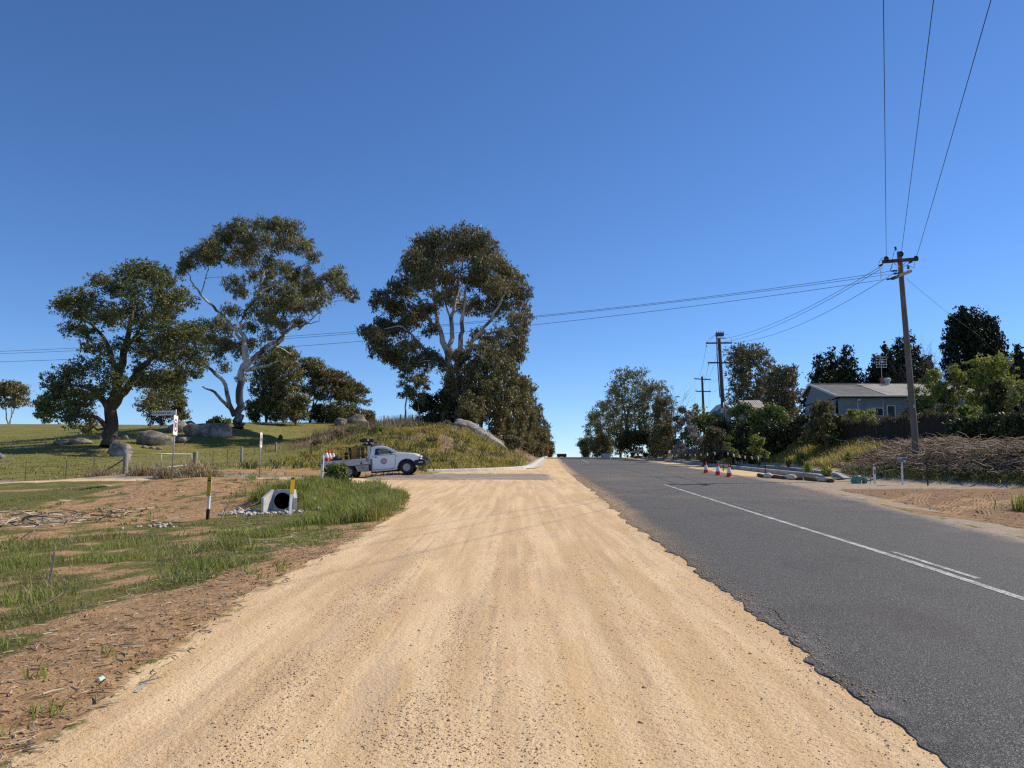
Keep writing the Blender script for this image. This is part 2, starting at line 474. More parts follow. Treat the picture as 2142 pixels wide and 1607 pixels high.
# bank: long yellow green grass
bnk = t.mix(t.sm(t.noise(t.scale(P, (1, 1, 2)), 1.2, 5, .65), .35, .66), (.16, .165, .030), (.30, .245, .062))
bnk = t.mix(t.sm(t.noise(P, 6, 3), .5, .75), bnk, (.075, .085, .022))
dry = t.mix(t.noise(P, 3, 5, .65), (.17, .105, .062), (.30, .215, .13))
lsh = t.mix(t.sm(nz, .35, .65), (.085, .105, .026), (.175, .165, .05))
lsh = t.mix(t.sm(nf, .50, .66), lsh, (.25, .17, .09)); lsh = t.mix(t.sm(t.noise(P, 40, 3, .7), .52, .66), lsh, (.06, .055, .022))
drt = t.mix(t.sm(nz, .3, .7), (.30, .178, .088), (.45, .285, .145))
drt = t.mix(t.sm(nf, .56, .74), drt, (.52, .38, .25))
drt = t.mix(t.ma('MULTIPLY', t.sm(t.xyz(P)[0], 6.5, 9.5), .78), drt, t.mix(t.sm(nz, .3, .7), (.155, .092, .055), (.27, .175, .105)))
drt = t.mix(t.ma('MULTIPLY', t.sm(t.noise(P, 1.3, 5, .7), .54, .72), .75), drt, (.18, .11, .066))
strk = t.noise(t.scale(P, (3.2, .22, 1)), 1.0, 4, .6)
spk = t.voro(P, 62)
grv = t.mix(t.sm(strk, .36, .64), (.615, .425, .228), (.75, .55, .325))
grv = t.mix(t.ma('MULTIPLY', t.sm(t.noise(P, .8, 4, .6), .52, .72), .55), grv, (.59, .395, .235))
grv = t.mix(t.ma('MULTIPLY', t.sm(t.noise(t.scale(P, (2.4, .3, 1)), 1.1, 5, .65), .56, .68), .7), grv, (.54, .395, .265))
grv = t.mix(t.ma('MULTIPLY', t.sm(t.noise(P, 48, 3, .7), .55, .72), .7), grv, (.37, .255, .155)); grv = t.mix(t.ma('MULTIPLY', t.sm(t.noise(P, 110, 2, .6), .56, .70), .55), grv, (.30, .20, .12)); grv = t.mix(t.ma('MULTIPLY', t.ma('MULTIPLY', t.sm(t.noise(t.scale(P, (9.0, .09, 1)), 1.0, 3, .6), .52, .64), t.sm(t.noise(P, .5, 3), .40, .58)), .55), grv, (.47, .335, .205))
grv = t.mix(t.ma('MULTIPLY', t.sm(t.noise(P, 75, 2, .7), .60, .75), .6), grv, (.78, .62, .42))
sel = t.mix(t.sm(t.noise(P, 6, 4, .6), .35, .7), (.20, .18, .16), (.36, .295, .225)); sel = t.mix(t.ma('MULTIPLY', t.sm(t.noise(t.scale(P, (.3, 1.2, 1)), 1.4, 4, .65), .50, .66), .8), sel, (.50, .37, .235))
mul = t.mix(t.sm(t.noise(P, 5, 5, .7), .35, .68), (.05, .034, .024), (.18, .125, .082))  # darkest tone paints the shaded cavities between the brush into the mulch
mul = t.mix(t.sm(nl, .5, .7), mul, (.10, .085, .04))
pal = t.mix(t.sm(nz, .35, .7), (.33, .26, .19), (.43, .35, .26))
pal = t.mix(t.sm(t.noise(P, 40, 2), .55, .75), pal, (.2, .16, .12))
c = grs
c = t.mix(soft(b_[2]), c, bnk)
c = t.mix(soft(dryv), c, dry)
c = t.mix(soft(b_[1]), c, mul)
c = t.mix(soft(a_[1]), c, drt)
c = t.mix(soft(a_[2]), c, lsh)
c = t.mix(soft(a_[0]), c, grv)
c = t.mix(soft(palev), c, pal)
c = t.mix(soft(b_[0]), c, sel)
h = t.ma('ADD', t.ma('MULTIPLY', t.noise(P, 34, 4, .7), 1.0), t.ma('MULTIPLY', t.noise(P, 9, 4, .65), t.ma('MULTIPLY_ADD', a_[0], -1.6, 2.6)))
t.bsdf(c, .92, 0, t.bump(h, .75, .022), .12)
terrain_mat = t.m

fi = (np.arange(ny - 1)[:, None] * nx + np.arange(nx - 1)[None]).ravel()
quads = np.stack([fi, fi + 1, fi + nx + 1, fi + nx], -1)
qx = fx[quads].mean(1); qy = fy[quads].mean(1)
qg = mk[0][quads].mean(1); qs = mk[4][quads].mean(1)
reg = np.zeros(len(quads), int)
leftq = qx < XL(qy)
reg[leftq & (qy > 41)] = 1
reg[(qx >= XL(qy)) & (qx < SEAL_R(qy))] = 2
reg[leftq & (qy > 33.3) & (qy <= 41)] = 3
reg[(qx >= SEAL_R(qy)) & (qx < TOE(qy))] = 4
reg[(qx >= SEAL_R(qy)) & (qx < TOE(qy)) & (qy > 29.5)] = 5
reg[qx >= TOE(qy)] = 6
for k, nm in enumerate(['ground', 'hill', 'gravel_shoulder', 'side_road', 'dirt_clearing', 'gravel_driveway', 'embankment']):
    q = quads[reg == k]
    ids, inv = np.unique(q, return_inverse=True)
    me = np_mesh(nm, np.stack([fx[ids], fy[ids], fz[ids]], -1), inv.reshape(q.shape), terrain_mat, True, {'mA': colA[ids], 'mB': colB[ids]})
    tag(link(nm, me), kind='structure')

# ------------------------------------------------------------------ the sealed road
ry = np.concatenate([np.arange(-6, 2, .2), grow(2.0, 420, .04, .0085)])
rag = lambda y: (fbm(y * 1.3, y * 0 + 3, 51, 4) - .5) * .34 * sst(60, 20, y) + (fbm(y * 6.0, y * 0 + 8, 52, 3) - .5) * .12 * sst(30, 10, y)
el = SEAL_L(ry) + rag(ry); er = SEAL_R(ry) + (fbm(ry * .8, ry * 0 + 30, 53, 4) - .5) * .30
us = np.concatenate([[0, 0, .012, .03, .06, .10], np.linspace(.15, .85, 16), [.92, .97, 1, 1]])
ASZ = .018
rv = []; ra = []
for i, yy in enumerate(ry):
    wv = er[i] - el[i]
    xs = el[i] + us * wv
    z = np.full(len(us), float(R(yy)) + ASZ)
    z[0] -= .07; z[-1] -= .07; z[1] -= .010; z[-2] -= .012
    xs[0] -= .01; xs[-1] += .03
    z[1:5] += (vnoise(xs[1:5] * 9, np.full(4, yy * 9), 77) - .5) * .012
    rv.append(np.stack([xs, np.full(len(us), yy), z], -1))
    ra.append(np.stack([np.clip((xs - el[i]) / 2, 0, 1), np.clip((er[i] - xs) / 2, 0, 1), us, np.ones(len(us))], -1))
m_ = len(us); rv = np.concatenate(rv); ra = np.concatenate(ra)
fi = (np.arange(len(ry) - 1)[:, None] * m_ + np.arange(m_ - 1)[None]).ravel()
t = NT('asphalt'); P = t.pos()
at = t.n('ShaderNodeAttribute', attribute_name='edge'); e_ = t.sep(at.outputs['Color'])
g1 = t.noise(P, 85, 2, .7); vz = t.voro(P, 110, 'Color'); n1 = t.noise(P, .7, 4); n2 = t.noise(t.scale(P, (1.6, .10, 1)), 1.0, 4, .6)
c = t.mix(t.sm(g1, .34, .70), (.022, .021, .020), (.138, .131, .122))
c = t.mix(t.ma('MULTIPLY', t.sm(t.sep(vz)[0], .80, .95), .75), c, (.30, .29, .275))
c = t.mix(t.ma('MULTIPLY', t.sm(n2, .40, .70), .45), c, (.118, .110, .100))
c = t.mix(t.ma('MULTIPLY', t.sm(n1, .52, .72), .35), c, (.038, .037, .036))
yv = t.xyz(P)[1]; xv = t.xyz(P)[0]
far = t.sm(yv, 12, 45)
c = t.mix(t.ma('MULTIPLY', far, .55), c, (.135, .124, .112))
wob = t.ma('MULTIPLY_ADD', t.noise(P, 5.5, 5, .7), .5, -.25)
el_ = t.ma('ADD', e_[0], t.ma('MULTIPLY', wob, t.ma('MULTIPLY_ADD', far, .8, .10)))
lip = t.ma('MULTIPLY', t.sm(el_, .11, .05), t.sm(t.noise(P, 2.2, 4, .7), .42, .56))
c = t.mix(t.ma('MULTIPLY', lip, .92), c, t.mix(t.sm(t.noise(P, 16, 4, .7), .45, .7), (.115, .108, .104), (.26, .235, .215)))
dust = t.ma('MULTIPLY', t.sm(el_, .34, .02), t.sm(yv, 9, 24))
c = t.mix(t.ma('MULTIPLY', dust, .92), c, (.52, .36, .20))
er_ = t.ma('ADD', e_[1], t.ma('MULTIPLY', wob, .9))
c = t.mix(t.ma('MULTIPLY', t.sm(er_, .30, .0), .8), c, (.40, .30, .20))
c = t.mix(t.ma('MULTIPLY', t.ma('MULTIPLY', t.sm(er_, 1.0, .3), t.sm(t.noise(P, 1.1, 4), .42, .7)), .4), c, (.20, .17, .14))
# a brown stain in the near lane
dx = t.ma('DIVIDE', t.ma('SUBTRACT', xv, t.ma('MULTIPLY_ADD', yv, .02, 3.52)), .36); dy = t.ma('DIVIDE', t.ma('SUBTRACT', yv, 7.3), .8)
dd = t.ma('ADD', t.ma('ADD', t.ma('MULTIPLY', dx, dx), t.ma('MULTIPLY', dy, dy)), t.ma('MULTIPLY_ADD', t.noise(P, 3, 4), 1.2, -.6))
c = t.mix(t.ma('MULTIPLY', t.sm(dd, 1.5, .0), .42), c, (.075, .06, .05))
# tan dust carried onto the lane opposite the junction
c = t.mix(t.ma('MULTIPLY', t.ma('MULTIPLY', t.sm(t.noise(t.scale(P, (.5, .5, 1)), .55, 5, .7), .46, .66), t.ma('MULTIPLY', t.sm(yv, 18, 27), t.sm(yv, 60, 46))), .5), c, (.24, .18, .125))
hh = t.ma('ADD', g1, t.ma('MULTIPLY', t.voro(P, 110), .8))
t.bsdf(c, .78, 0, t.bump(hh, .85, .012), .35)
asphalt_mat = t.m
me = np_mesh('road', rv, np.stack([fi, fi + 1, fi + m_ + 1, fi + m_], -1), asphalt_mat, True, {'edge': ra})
me.set_sharp_from_angle(angle=math.radians(50))
tag(link('road', me), kind='structure')

# painted lines and tyre marks: thin sheets 4 mm above the seal
t = NT('worn_paint'); P = t.pos()
wz = t.noise(P, 38, 4, .75); w2 = t.noise(P, 3, 4, .6)
wear = t.sm(t.ma('MULTIPLY_ADD', w2, .5, wz), .60, .86)
c = t.mix(wear, (.66, .65, .61), (.12, .12, .12)); c = t.mix(t.ma('MULTIPLY', w2, .3), c, (.45, .42, .36))
t.bsdf(c, .7, 0, t.bump(wz, .4, .006), .3); paint_mat = t.m
t = NT('faint_paint'); P = t.pos()
c = t.mix(t.sm(t.ma('MULTIPLY_ADD', t.noise(P, 3, 4), .6, t.noise(P, 35, 4, .75)), .55, .80), (.50, .49, .46), (.09, .09, .09))
t.bsdf(c, .75, 0, None, .3); faint_mat = t.m
t = NT('rubber_mark'); P = t.pos()
t.bsdf(t.mix(t.noise(P, 20, 3), (.018, .018, .018), (.04, .04, .04)), .7); rubber_mark = t.m
def ribbon(name, pts, wd, mat, lift=.004):
    xs = np.array(pts, float)
    n = max(2, int((xs[-1, 1] - xs[0, 1]) / .4) if abs(xs[-1, 1] - xs[0, 1]) > 1 else 14)
    s = np.linspace(0, 1, n); k = np.linspace(0, 1, len(xs))
    px, py = np.interp(s, k, xs[:, 0]), np.interp(s, k, xs[:, 1])
    tx, ty = np.gradient(px), np.gradient(py); l = np.hypot(tx, ty); nx_, ny_ = -ty / l, tx / l
    hw = np.interp(s, np.linspace(0, 1, len(wd)), wd) / 2 if isinstance(wd, (list, tuple)) else wd / 2
    jl = (vnoise(py * 7, px * 7, 61) - .5) * .012
    V = np.concatenate([np.stack([px + nx_ * hw + jl, py + ny_ * hw, R(py) + ASZ + lift], -1), np.stack([px - nx_ * hw + jl, py - ny_ * hw, R(py) + ASZ + lift], -1)])
    i = np.arange(n - 1)
    return tag(link(name, np_mesh(name, V, np.stack([i + n, i + n + 1, i + 1, i], -1), mat)), kind='structure')
XC = lin([(-8, 4.9), (3, 5.1), (8.2, 5.34), (11.5, 5.57), (18, 5.82), (33, 6.49), (45.7, 6.74), (56.6, 6.85), (72, 7.5), (100, 9.0), (140, 11.6)])
cl = lambda y0, y1, off=0: [(float(XC(v)) + off, v) for v in np.linspace(y0, y1, max(3, int((y1 - y0) / 2)))]
ribbon('road_line', cl(-5, 33.2), .115, paint_mat)
ribbon('road_line', cl(9.5, 11.9, .20), .085, paint_mat)
ribbon('road_line', cl(19.0, 22.2, .25), .085, faint_mat)
ribbon('road_line', cl(45.2, 57), .11, faint_mat)
ribbon('road_line', cl(66, 75), .11, faint_mat)
ribbon('road_line', cl(80, 100), .12, paint_mat)
ribbon('road_line', cl(108, 126), .12, faint_mat)
ribbon('road_line', [(5.15, 78), (6.95, 108), (8.3, 130)], .13, faint_mat)
ribbon('tyre_mark', [plane(1375, 997), plane(1405, 999), plane(1436, 1001)], [.05, .5, .1], rubber_mark, .003)
ribbon('tyre_mark', [plane(1448, 999), plane(1466, 1000.5), plane(1484, 1001.5)], [.1, .45, .05], rubber_mark, .003)

# ------------------------------------------------------------------ kerbs
concrete = pm('concrete', (.60, .57, .51), (.50, .47, .42), .85, 0, 3, .3, .01, .2, grime=(.36, .31, .25), gs=1.1)
concrete_grey = pm('grey_concrete', (.42, .41, .39), (.34, .33, .31), .85, 0, 2.5, .3, .01, .2, grime=(.25, .22, .18), gs=1.0)
def kerb(name, pts, w_, h_, mat, nub=True):
    xs = np.array(pts, float); k = np.concatenate([[0], np.cumsum(np.hypot(*np.diff(xs, axis=0).T))])
    n = max(8, int(k[-1] / .8)); s = np.linspace(0, k[-1], n)
    px, py = np.interp(s, k, xs[:, 0]), np.interp(s, k, xs[:, 1])
    tx, ty = np.gradient(px), np.gradient(py); l = np.hypot(tx, ty); nx_, ny_ = -ty / l, tx / l
    mb = MB(); prev = None
    prof = [(-.5, -.25), (-.5, .82), (-.38, 1.0), (.42, 1.0), (.5, .9), (.5, -.25)]
    for i in range(n):
        z0 = float(R(py[i]))
        hh = h_ * (min(1, .35 + i * .3) if nub else 1)
        ring = [mb.bm.verts.new((px[i] + nx_[i] * u * w_, py[i] + ny_[i] * u * w_, z0 + v * hh)) for u, v in prof]
        if prev:
            for j in range(5): mb.bm.faces.new((prev[j], prev[j + 1], ring[j + 1], ring[j]))
        else: mb.bm.faces.new(ring)
        prev = ring
    mb.bm.faces.new(prev[::-1])
    return tag(mb.build(name, mat), kind='structure')
kr1 = [(15.55, 37.9), (15.75, 39.5), (16.0, 45.7), (16.3, 51), (16.6, 58), (16.85, 67), (17.8, 96), (19.2, 125)]
kr2 = [(16.6, 38.4), (17.2, 41.5), (18.0, 46), (18.6, 51), (18.9, 59), (18.95, 72), (19.2, 96), (20.4, 125)]
kerb('kerb', kr1, .34, .24, concrete_grey)
kerb('kerb', kr2, .34, .27, concrete_grey)
dark_seal = pm('dark_channel', (.075, .078, .085), (.05, .052, .058), .8, 0, 4, .3)
mb = MB()
for (a, b) in zip(range(len(kr1) - 1), range(1, len(kr1))):
    mb.face([(kr1[a][0] + .1, kr1[a][1], float(R(kr1[a][1])) + .07), (kr2[a][0], kr2[a][1], float(R(kr2[a][1])) + .07), (kr2[b][0], kr2[b][1], float(R(kr2[b][1])) + .07), (kr1[b][0] + .1, kr1[b][1], float(R(kr1[b][1])) + .07)])
tag(mb.build('kerb_channel', dark_seal), kind='structure')
kl = [(-5.5, 49.2), (-2.3, 52.0), (-.4, 55.0), (.75, 57.6), (1.25, 60.5), (1.7, 66), (2.3, 76.5), (3.2, 92), (4.3, 108.5), (6.0, 135)]
kerb('kerb', kl, .42, .20, concrete, False)
kg = [(1.0, 58.2), (1.62, 60.5), (2.1, 66), (2.72, 76.5), (3.65, 92), (4.78, 108.5)]
mb = MB(); 
for k in range(len(kg) - 1):
    (xa, ya), (xb, yb) = kg[k], kg[k + 1]
    mb.face([(xa - .22, ya, float(R(ya)) + .028), (xa + .36, ya, float(R(ya)) + .028), (xb + .36, yb, float(R(yb)) + .028), (xb - .22, yb, float(R(yb)) + .028)])
tag(mb.build('gutter', concrete), kind='structure')

# ------------------------------------------------------------------ scattered pieces
ICO_V, ICO_F = None, None
_b = bmesh.new(); bmesh.ops.create_icosphere(_b, subdivisions=1, radius=1); ICO_V = np.array([v.co[:] for v in _b.verts]); ICO_F = np.array([[v.index for v in f.verts] for f in _b.faces]); _b.free()
OCT_V = np.array([(1, 0, 0), (-1, 0, 0), (0, 1, 0), (0, -1, 0), (0, 0, 1), (0, 0, -1)], float)
OCT_F = np.array([(0, 2, 4), (2, 1, 4), (1, 3, 4), (3, 0, 4), (2, 0, 5), (1, 2, 5), (3, 1, 5), (0, 3, 5)])
def stones(x, y, r, mat, name, ico=False, flat=.62, sink=.3, jit=.38, zf=None):
    bv, bf = (ICO_V, ICO_F) if ico else (OCT_V, OCT_F)
    n = len(x); z = (zf or H)(x, y)
    v = bv[None] * (1 + (rng.random((n, len(bv), 1)) - .5) * 2 * jit) + (rng.random((n, len(bv), 3)) - .5) * .25
    sc = np.stack([r * (.75 + .6 * rng.random(n)), r * (.75 + .6 * rng.random(n)), r * flat * (.7 + .6 * rng.random(n))], -1)
    v = v * sc[:, None]
    a = rng.random(n) * 2 * np.pi; ca, sa = np.cos(a)[:, None], np.sin(a)[:, None]
    v = np.stack([v[..., 0] * ca - v[..., 1] * sa, v[..., 0] * sa + v[..., 1] * ca, v[..., 2]], -1)
    v += np.stack([x, y, z + r * flat * (1 - sink) * .8], -1)[:, None]
    f = (bf[None] + (np.arange(n) * len(bv))[:, None, None]).reshape(-1, 3)
    me = np_mesh(name, v.reshape(-1, 3), f, mat, False, None, {'tint': np.repeat(rng.random(n), len(bf))})
    return link(name, me)
t = NT('pebble'); tv = t.attr('tint')
c = t.mix(t.sm(tv, 0, .6), (.60, .42, .25), (.74, .55, .35)); c = t.mix(t.sm(tv, .6, .85), c, (.60, .47, .36)); c = t.mix(t.sm(tv, .9, .97), c, (.66, .58, .46))
t.bsdf(t.mix(t.noise(t.pos(), 90, 2), c, (.30, .2, .13)), .9, 0, None, .15); pebble = t.m
n = 18000
u = rng.random(n); yy = (3.3 ** -.75 + u * (30 ** -.75 - 3.3 ** -.75)) ** (-1 / .75)
xx = XL(yy) + .1 + rng.random(n) * (SEAL_L(yy) - XL(yy) - .2)
keep = fbm(xx * 2.2, yy * .35, 71, 3) + .35 * rng.random(n) > .52
xx, yy = xx[keep], yy[keep]; rr = .0025 + .005 * rng.random(len(xx)) ** 2.5 + .011 * (rng.random(len(xx)) > .985) * rng.random(len(xx))
# windrows thrown up by tyres
wx, wy, wr = [], [], []
WIN = [([(961, 1264), (964, 1332), (942, 1434), (904, 1500), (860, 1560), (830, 1607)], .13, 800), ([(1029, 1151), (1030, 1260), (1029, 1378), (1020, 1500)], .07, 500),
       ([(1097, 1113), (1134, 1302), (1140, 1374)], .09, 600), ([(1134, 1420), (1150, 1607)], .22, 350), ([(806, 1204), (738, 1257), (700, 1300)], .16, 900), ([(654, 1363), (572, 1478), (523, 1560), (480, 1607)], .17, 1250),
       ([(821, 1242), (764, 1340), (738, 1370)], .10, 600), ([(890, 1150), (850, 1190), (800, 1250)], .12, 500), ([(1200, 1160), (1300, 1260), (1380, 1340)], .16, 700), ([(1300, 1140), (1400, 1230), (1500, 1330), (1620, 1440)], .13, 500), ([(885, 1435), (845, 1500), (810, 1570)], .12, 500), ([(995, 1520), (985, 1607)], .2, 400)]
for pts, sg, k in WIN:
    q = np.array([plane(*p) for p in pts]); L = np.concatenate([[0], np.cumsum(np.hypot(*np.diff(q, axis=0).T))])
    s_ = rng.random(k) * L[-1]; off = rng.normal(0, sg, k)
    wx.append(np.interp(s_, L, q[:, 0]) + off); wy.append(np.interp(s_, L, q[:, 1]) + rng.normal(0, .1, k)); wr.append(.0035 + .0065 * rng.random(k) ** 2)
wx, wy, wr = map(np.concatenate, (wx, wy, wr))
xx = np.concatenate([xx, wx]); yy = np.concatenate([yy, wy]); rr = np.concatenate([rr, wr])
tag(stones(xx, yy, rr * .95, pebble, 'gravel_stones', flat=.46, sink=.45), kind='stuff')
n = 5200; yy = 5 + 40 * rng.random(n) ** 1.1; xx = SEAL_L(yy) + rag(yy) + np.abs(rng.normal(0, .10 + .006 * yy, n))
tag(stones(xx, yy, .004 + .006 * rng.random(n) ** 2 + .00022 * yy, pebble, 'gravel_stones', zf=lambda a, b: R(b) + ASZ), kind='stuff')
# crumbs along the broken edge of the seal and clods on the bare verge
n = 1000; yy = 3.2 + 24 * rng.random(n) ** 1.6; xx = SEAL_L(yy) + rag(yy) - np.abs(rng.normal(0, .13, n)) - .02
tag(stones(xx, yy, .003 + .006 * rng.random(n) ** 2, pm('bitumen_crumb', (.32, .26, .20), (.18, .16, .14), .9, sc=30), 'bitumen_crumbs'), kind='stuff')
t = NT('clod'); tv = t.attr('tint'); t.bsdf(t.mix(tv, (.27, .165, .09), (.50, .335, .19)), .95, 0, None, .1); clod = t.m
n = 13000; yy = 4 + 29 * rng.random(n) ** 1.7; xx = XL(yy) - .05 - 11 * rng.random(n) ** 1.8
k = masks(xx, yy)[1] > .45; xx, yy = xx[k], yy[k]
tag(stones(xx, yy, .003 + .012 * rng.random(len(xx)) ** 4 + .0005 * yy, clod, 'soil_clods', flat=.55, jit=.5), kind='stuff')
n = 1800; yy = 14 + 15 * rng.random(n); xx = SEAL_R(yy) + .5 + 10 * rng.random(n)
k = masks(xx, yy)[1] > .5; xx, yy = xx[k], yy[k]
tag(stones(xx, yy, .010 + .028 * rng.random(len(xx)) ** 3, clod, 'soil_clods', flat=.6), kind='stuff')

def blades(x, y, hgt, wid, mat, name, per=6, spread=.05, lean=.5, zf=None, hv=.5, tb=None, seg=True):
    """Grass: every blade a bent strip; x, y are tuft places."""
    n = len(x) * per
    tx = np.repeat(x, per) + rng.normal(0, 1, n) * np.repeat(np.broadcast_to(spread, x.shape), per); ty = np.repeat(y, per) + rng.normal(0, 1, n) * np.repeat(np.broadcast_to(spread, x.shape), per)
    z = np.repeat((zf or H)(x, y), per) - .01
    h_ = np.repeat(np.broadcast_to(hgt, x.shape), per) * (1 - hv + hv * 1.6 * rng.random(n)); w_ = np.repeat(np.broadcast_to(wid, x.shape), per) * (.6 + .8 * rng.random(n))
    a = rng.random(n) * 2 * np.pi; b = a + np.pi / 2 + rng.normal(0, .5, n)
    ln = lean * (.25 + rng.random(n)) * h_
    dx, dy = np.cos(b) * ln, np.sin(b) * ln; wxv, wyv = np.cos(a) * w_ / 2, np.sin(a) * w_ / 2
    p = lambda fx_, fw, fh: np.stack([tx + dx * fx_ + wxv * fw, ty + dy * fx_ + wyv * fw, z + h_ * fh], -1)
    V = np.stack([p(0, -1, 0), p(0, 1, 0), p(.35, .8, .6), p(.35, -.8, .6), p(1, 0, .93)], 1).reshape(-1, 3)
    i = np.arange(n) * 5
    tint = np.repeat(np.clip((tb if tb is not None else fbm(x * .9, y * .9, 91, 3)), 0, 1), per) * .65 + .35 * rng.random(n)
    me = np_mesh(name, V, [np.stack([i, i + 1, i + 2, i + 3], -1), np.stack([i + 3, i + 2, i + 4], -1)], mat, False, None, {'tint': np.concatenate([tint, tint])})
    return tag(link(name, me), kind='stuff')
lush_leaf = leaf_mat('lush_grass', (.085, .145, .022), (.185, .245, .042), (.42, .40, .11), .4)
bank_leaf = leaf_mat('bank_grass', (.16, .17, .030), (.33, .30, .062), (.52, .40, .13), .4)
pad_leaf = leaf_mat('paddock_grass', (.13, .16, .032), (.225, .235, .054), (.40, .35, .12), .35)
LM_G = leaf_mat('dark_green_grass', (.04, .06, .014), (.09, .11, .028), (.20, .19, .06), .25)  # dark green blades for bank weeds and the foot of the right bank
dry_leaf = leaf_mat('dry_grass', (.15, .095, .05), (.28, .20, .11), (.44, .35, .21), .2)
# near verge
n = 24000; yy = 4.2 + 29 * rng.random(n) ** 1.35; xx = -2.7 - 16 * rng.random(n) ** 1.4
L = masks(xx, yy)[2] * (1.25 - 1.0 * sst(.42, .62, fbm(xx * 1.4, yy * 1.4, 95, 3))); hi_ = np.where((yy > 16.5) & (xx < -5), .45, 1.0); k = (L > .35 + .4 * rng.random(n)) & ~((np.abs(xx + 7.25) < 1.15) & (np.abs(yy - 22.55) < 1.0)); xx, yy, L, hi_ = xx[k], yy[k], L[k], hi_[k]
hg = hi_ * (.05 + .17 * sst(.38, .72, fbm(xx * 1.1, yy * 1.1, 93, 3)) + .03 * rng.random(len(xx))) * (.5 + .5 * L)
blades(xx, yy, hg * .75, .006 + .0004 * yy, lush_leaf, 'grass', 6, .055 + .002 * yy, .8)
k = fbm(xx * .8 + 40, yy * .8, 96, 3) + .25 * rng.random(len(xx)) > .74; blades(xx[k], yy[k], hg[k] * .9 + .03, .005 + .0004 * yy[k], dry_leaf, 'dry_grass', 4, .08, 1.1)
# the longer spit of grass beside the road mouth
n = 7000; yy = 17 + 16 * rng.random(n); xx = XL(yy) - .15 - 5.6 * rng.random(n)
k = (masks(xx, yy)[2] > .3) & ((yy > 22.6) | (xx > XL(yy) - 1.9)) & ~((xx < -6.1) & (xx > -8.4) & (np.abs(yy - 22.55) < 1.1)); xx, yy = xx[k], yy[k]
hs_ = .08 + .34 * sst(.3, .75, fbm(xx * 1.3, yy * 1.3, 94, 3)); blades(xx, yy, hs_, .016, lush_leaf, 'grass', 7, .10, .7)
k = rng.random(len(xx)) < .14; blades(xx[k], yy[k], hs_[k] * 1.1, .013, dry_leaf, 'dry_grass', 4, .12, .6)
# sparse weeds on the bare soil
n = 900; yy = 4.5 + 27 * rng.random(n) ** 1.3; xx = XL(yy) - .15 - 12 * rng.random(n)
k = masks(xx, yy)[1] > .5; xx, yy = xx[k], yy[k]; k = fbm(xx * 1.5, yy * 1.5, 97, 2) > .55; xx, yy = xx[k], yy[k]
blades(xx, yy, .07 + .07 * rng.random(len(xx)), .008 + .0006 * yy, lush_leaf, 'weeds', 12, .05, 1.0)
# dry litter on the soil
n = 11000; yy = 4 + 28 * rng.random(n) ** 1.4; xx = XL(yy) + .25 - 12 * rng.random(n) ** 1.5
k = masks(xx, yy)[2] < .6; xx, yy = xx[k], yy[k]
blades(xx, yy, .010 + .006 * rng.random(len(xx)), .005 + .0005 * yy, dry_leaf, 'straw', 1, .05, 8.0)
n = 260; yy = 4 + 14 * rng.random(n) ** 1.5; xx = XL(yy) + (SEAL_L(yy) - XL(yy)) * rng.random(n) ** 1.4
blades(xx, yy, .008, .006, dry_leaf, 'straw', 1, .02, 9.0)
# paddock, bank and drier top
n = 19000; yy = 41 + 75 * rng.random(n) ** 1.2; xx = -70 + 70 * rng.random(n); k = (xx < XL(yy) - .6) & (xx > -.66 * yy - 4); xx, yy = xx[k], yy[k]
m8 = masks(xx, yy); bk, dr = m8[6], m8[3]
k = (bk < .3) & (dr < .4) & (m8[1] < .4); blades(xx[k], yy[k], .06 + .08 * fbm(xx[k] * .5, yy[k] * .5, 98), .05, pad_leaf, 'grass', 3, .3, .9)
n = 12500; yy = 47 + 33 * rng.random(n); xx = -17 + 18 * rng.random(n); k = (xx < XL(yy) - .8); xx, yy = xx[k], yy[k]; m8 = masks(xx, yy); n_b = len(xx)
k = (m8[6] > .3) & (m8[1] < .4) & (m8[3] < .25 + .6 * rng.random(n_b)); blades(xx[k], yy[k], .15 + .30 * fbm(xx[k] * .7, yy[k] * .7, 99), .055, bank_leaf, 'grass', 6, .22, .9)
n = 9000; yy = 42 + 70 * rng.random(n); xx = -30 + 32 * rng.random(n); k = (xx < XL(yy) - .6); xx, yy = xx[k], yy[k]; m8 = masks(xx, yy)
k = (m8[3] > .35) & (m8[1] < .5); blades(xx[k], yy[k], .12 + .34 * fbm(xx[k] * .6, yy[k] * .6, 100) ** 1.5, .04, dry_leaf, 'dry_grass', 6, .2, .8)
n = 420; yy = 48 + 34 * rng.random(n); xx = -17 + 18 * rng.random(n); k = (xx < XL(yy) - 1.0) & (fbm(xx * .4, yy * .4, 121, 2) > .45); xx, yy = xx[k], yy[k]
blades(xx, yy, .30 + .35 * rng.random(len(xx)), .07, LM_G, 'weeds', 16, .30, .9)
n = 260; yy = 42 + 60 * rng.random(n); xx = -60 + 50 * rng.random(n); k = (xx < XL(yy) - 5) & (fbm(xx * .15, yy * .15, 122, 2) > .5); xx, yy = xx[k], yy[k]
blades(xx, yy, .18 + .2 * rng.random(len(xx)), .06, dry_leaf, 'dry_grass', 12, .25, 1.0)
# tall brown stalks and weeds along the top of the bank
n = 900; px_ = 690 + 190 * rng.random(n); xx = np.array([W(p, 900, Y_).x for p, Y_ in zip(px_, 78 + 22 * rng.random(n))]); yy = 78 + 22 * rng.random(n)
blades(xx, yy, .8 + .5 * rng.random(n), .035, dry_leaf, 'dry_grass', 3, .15, .35)
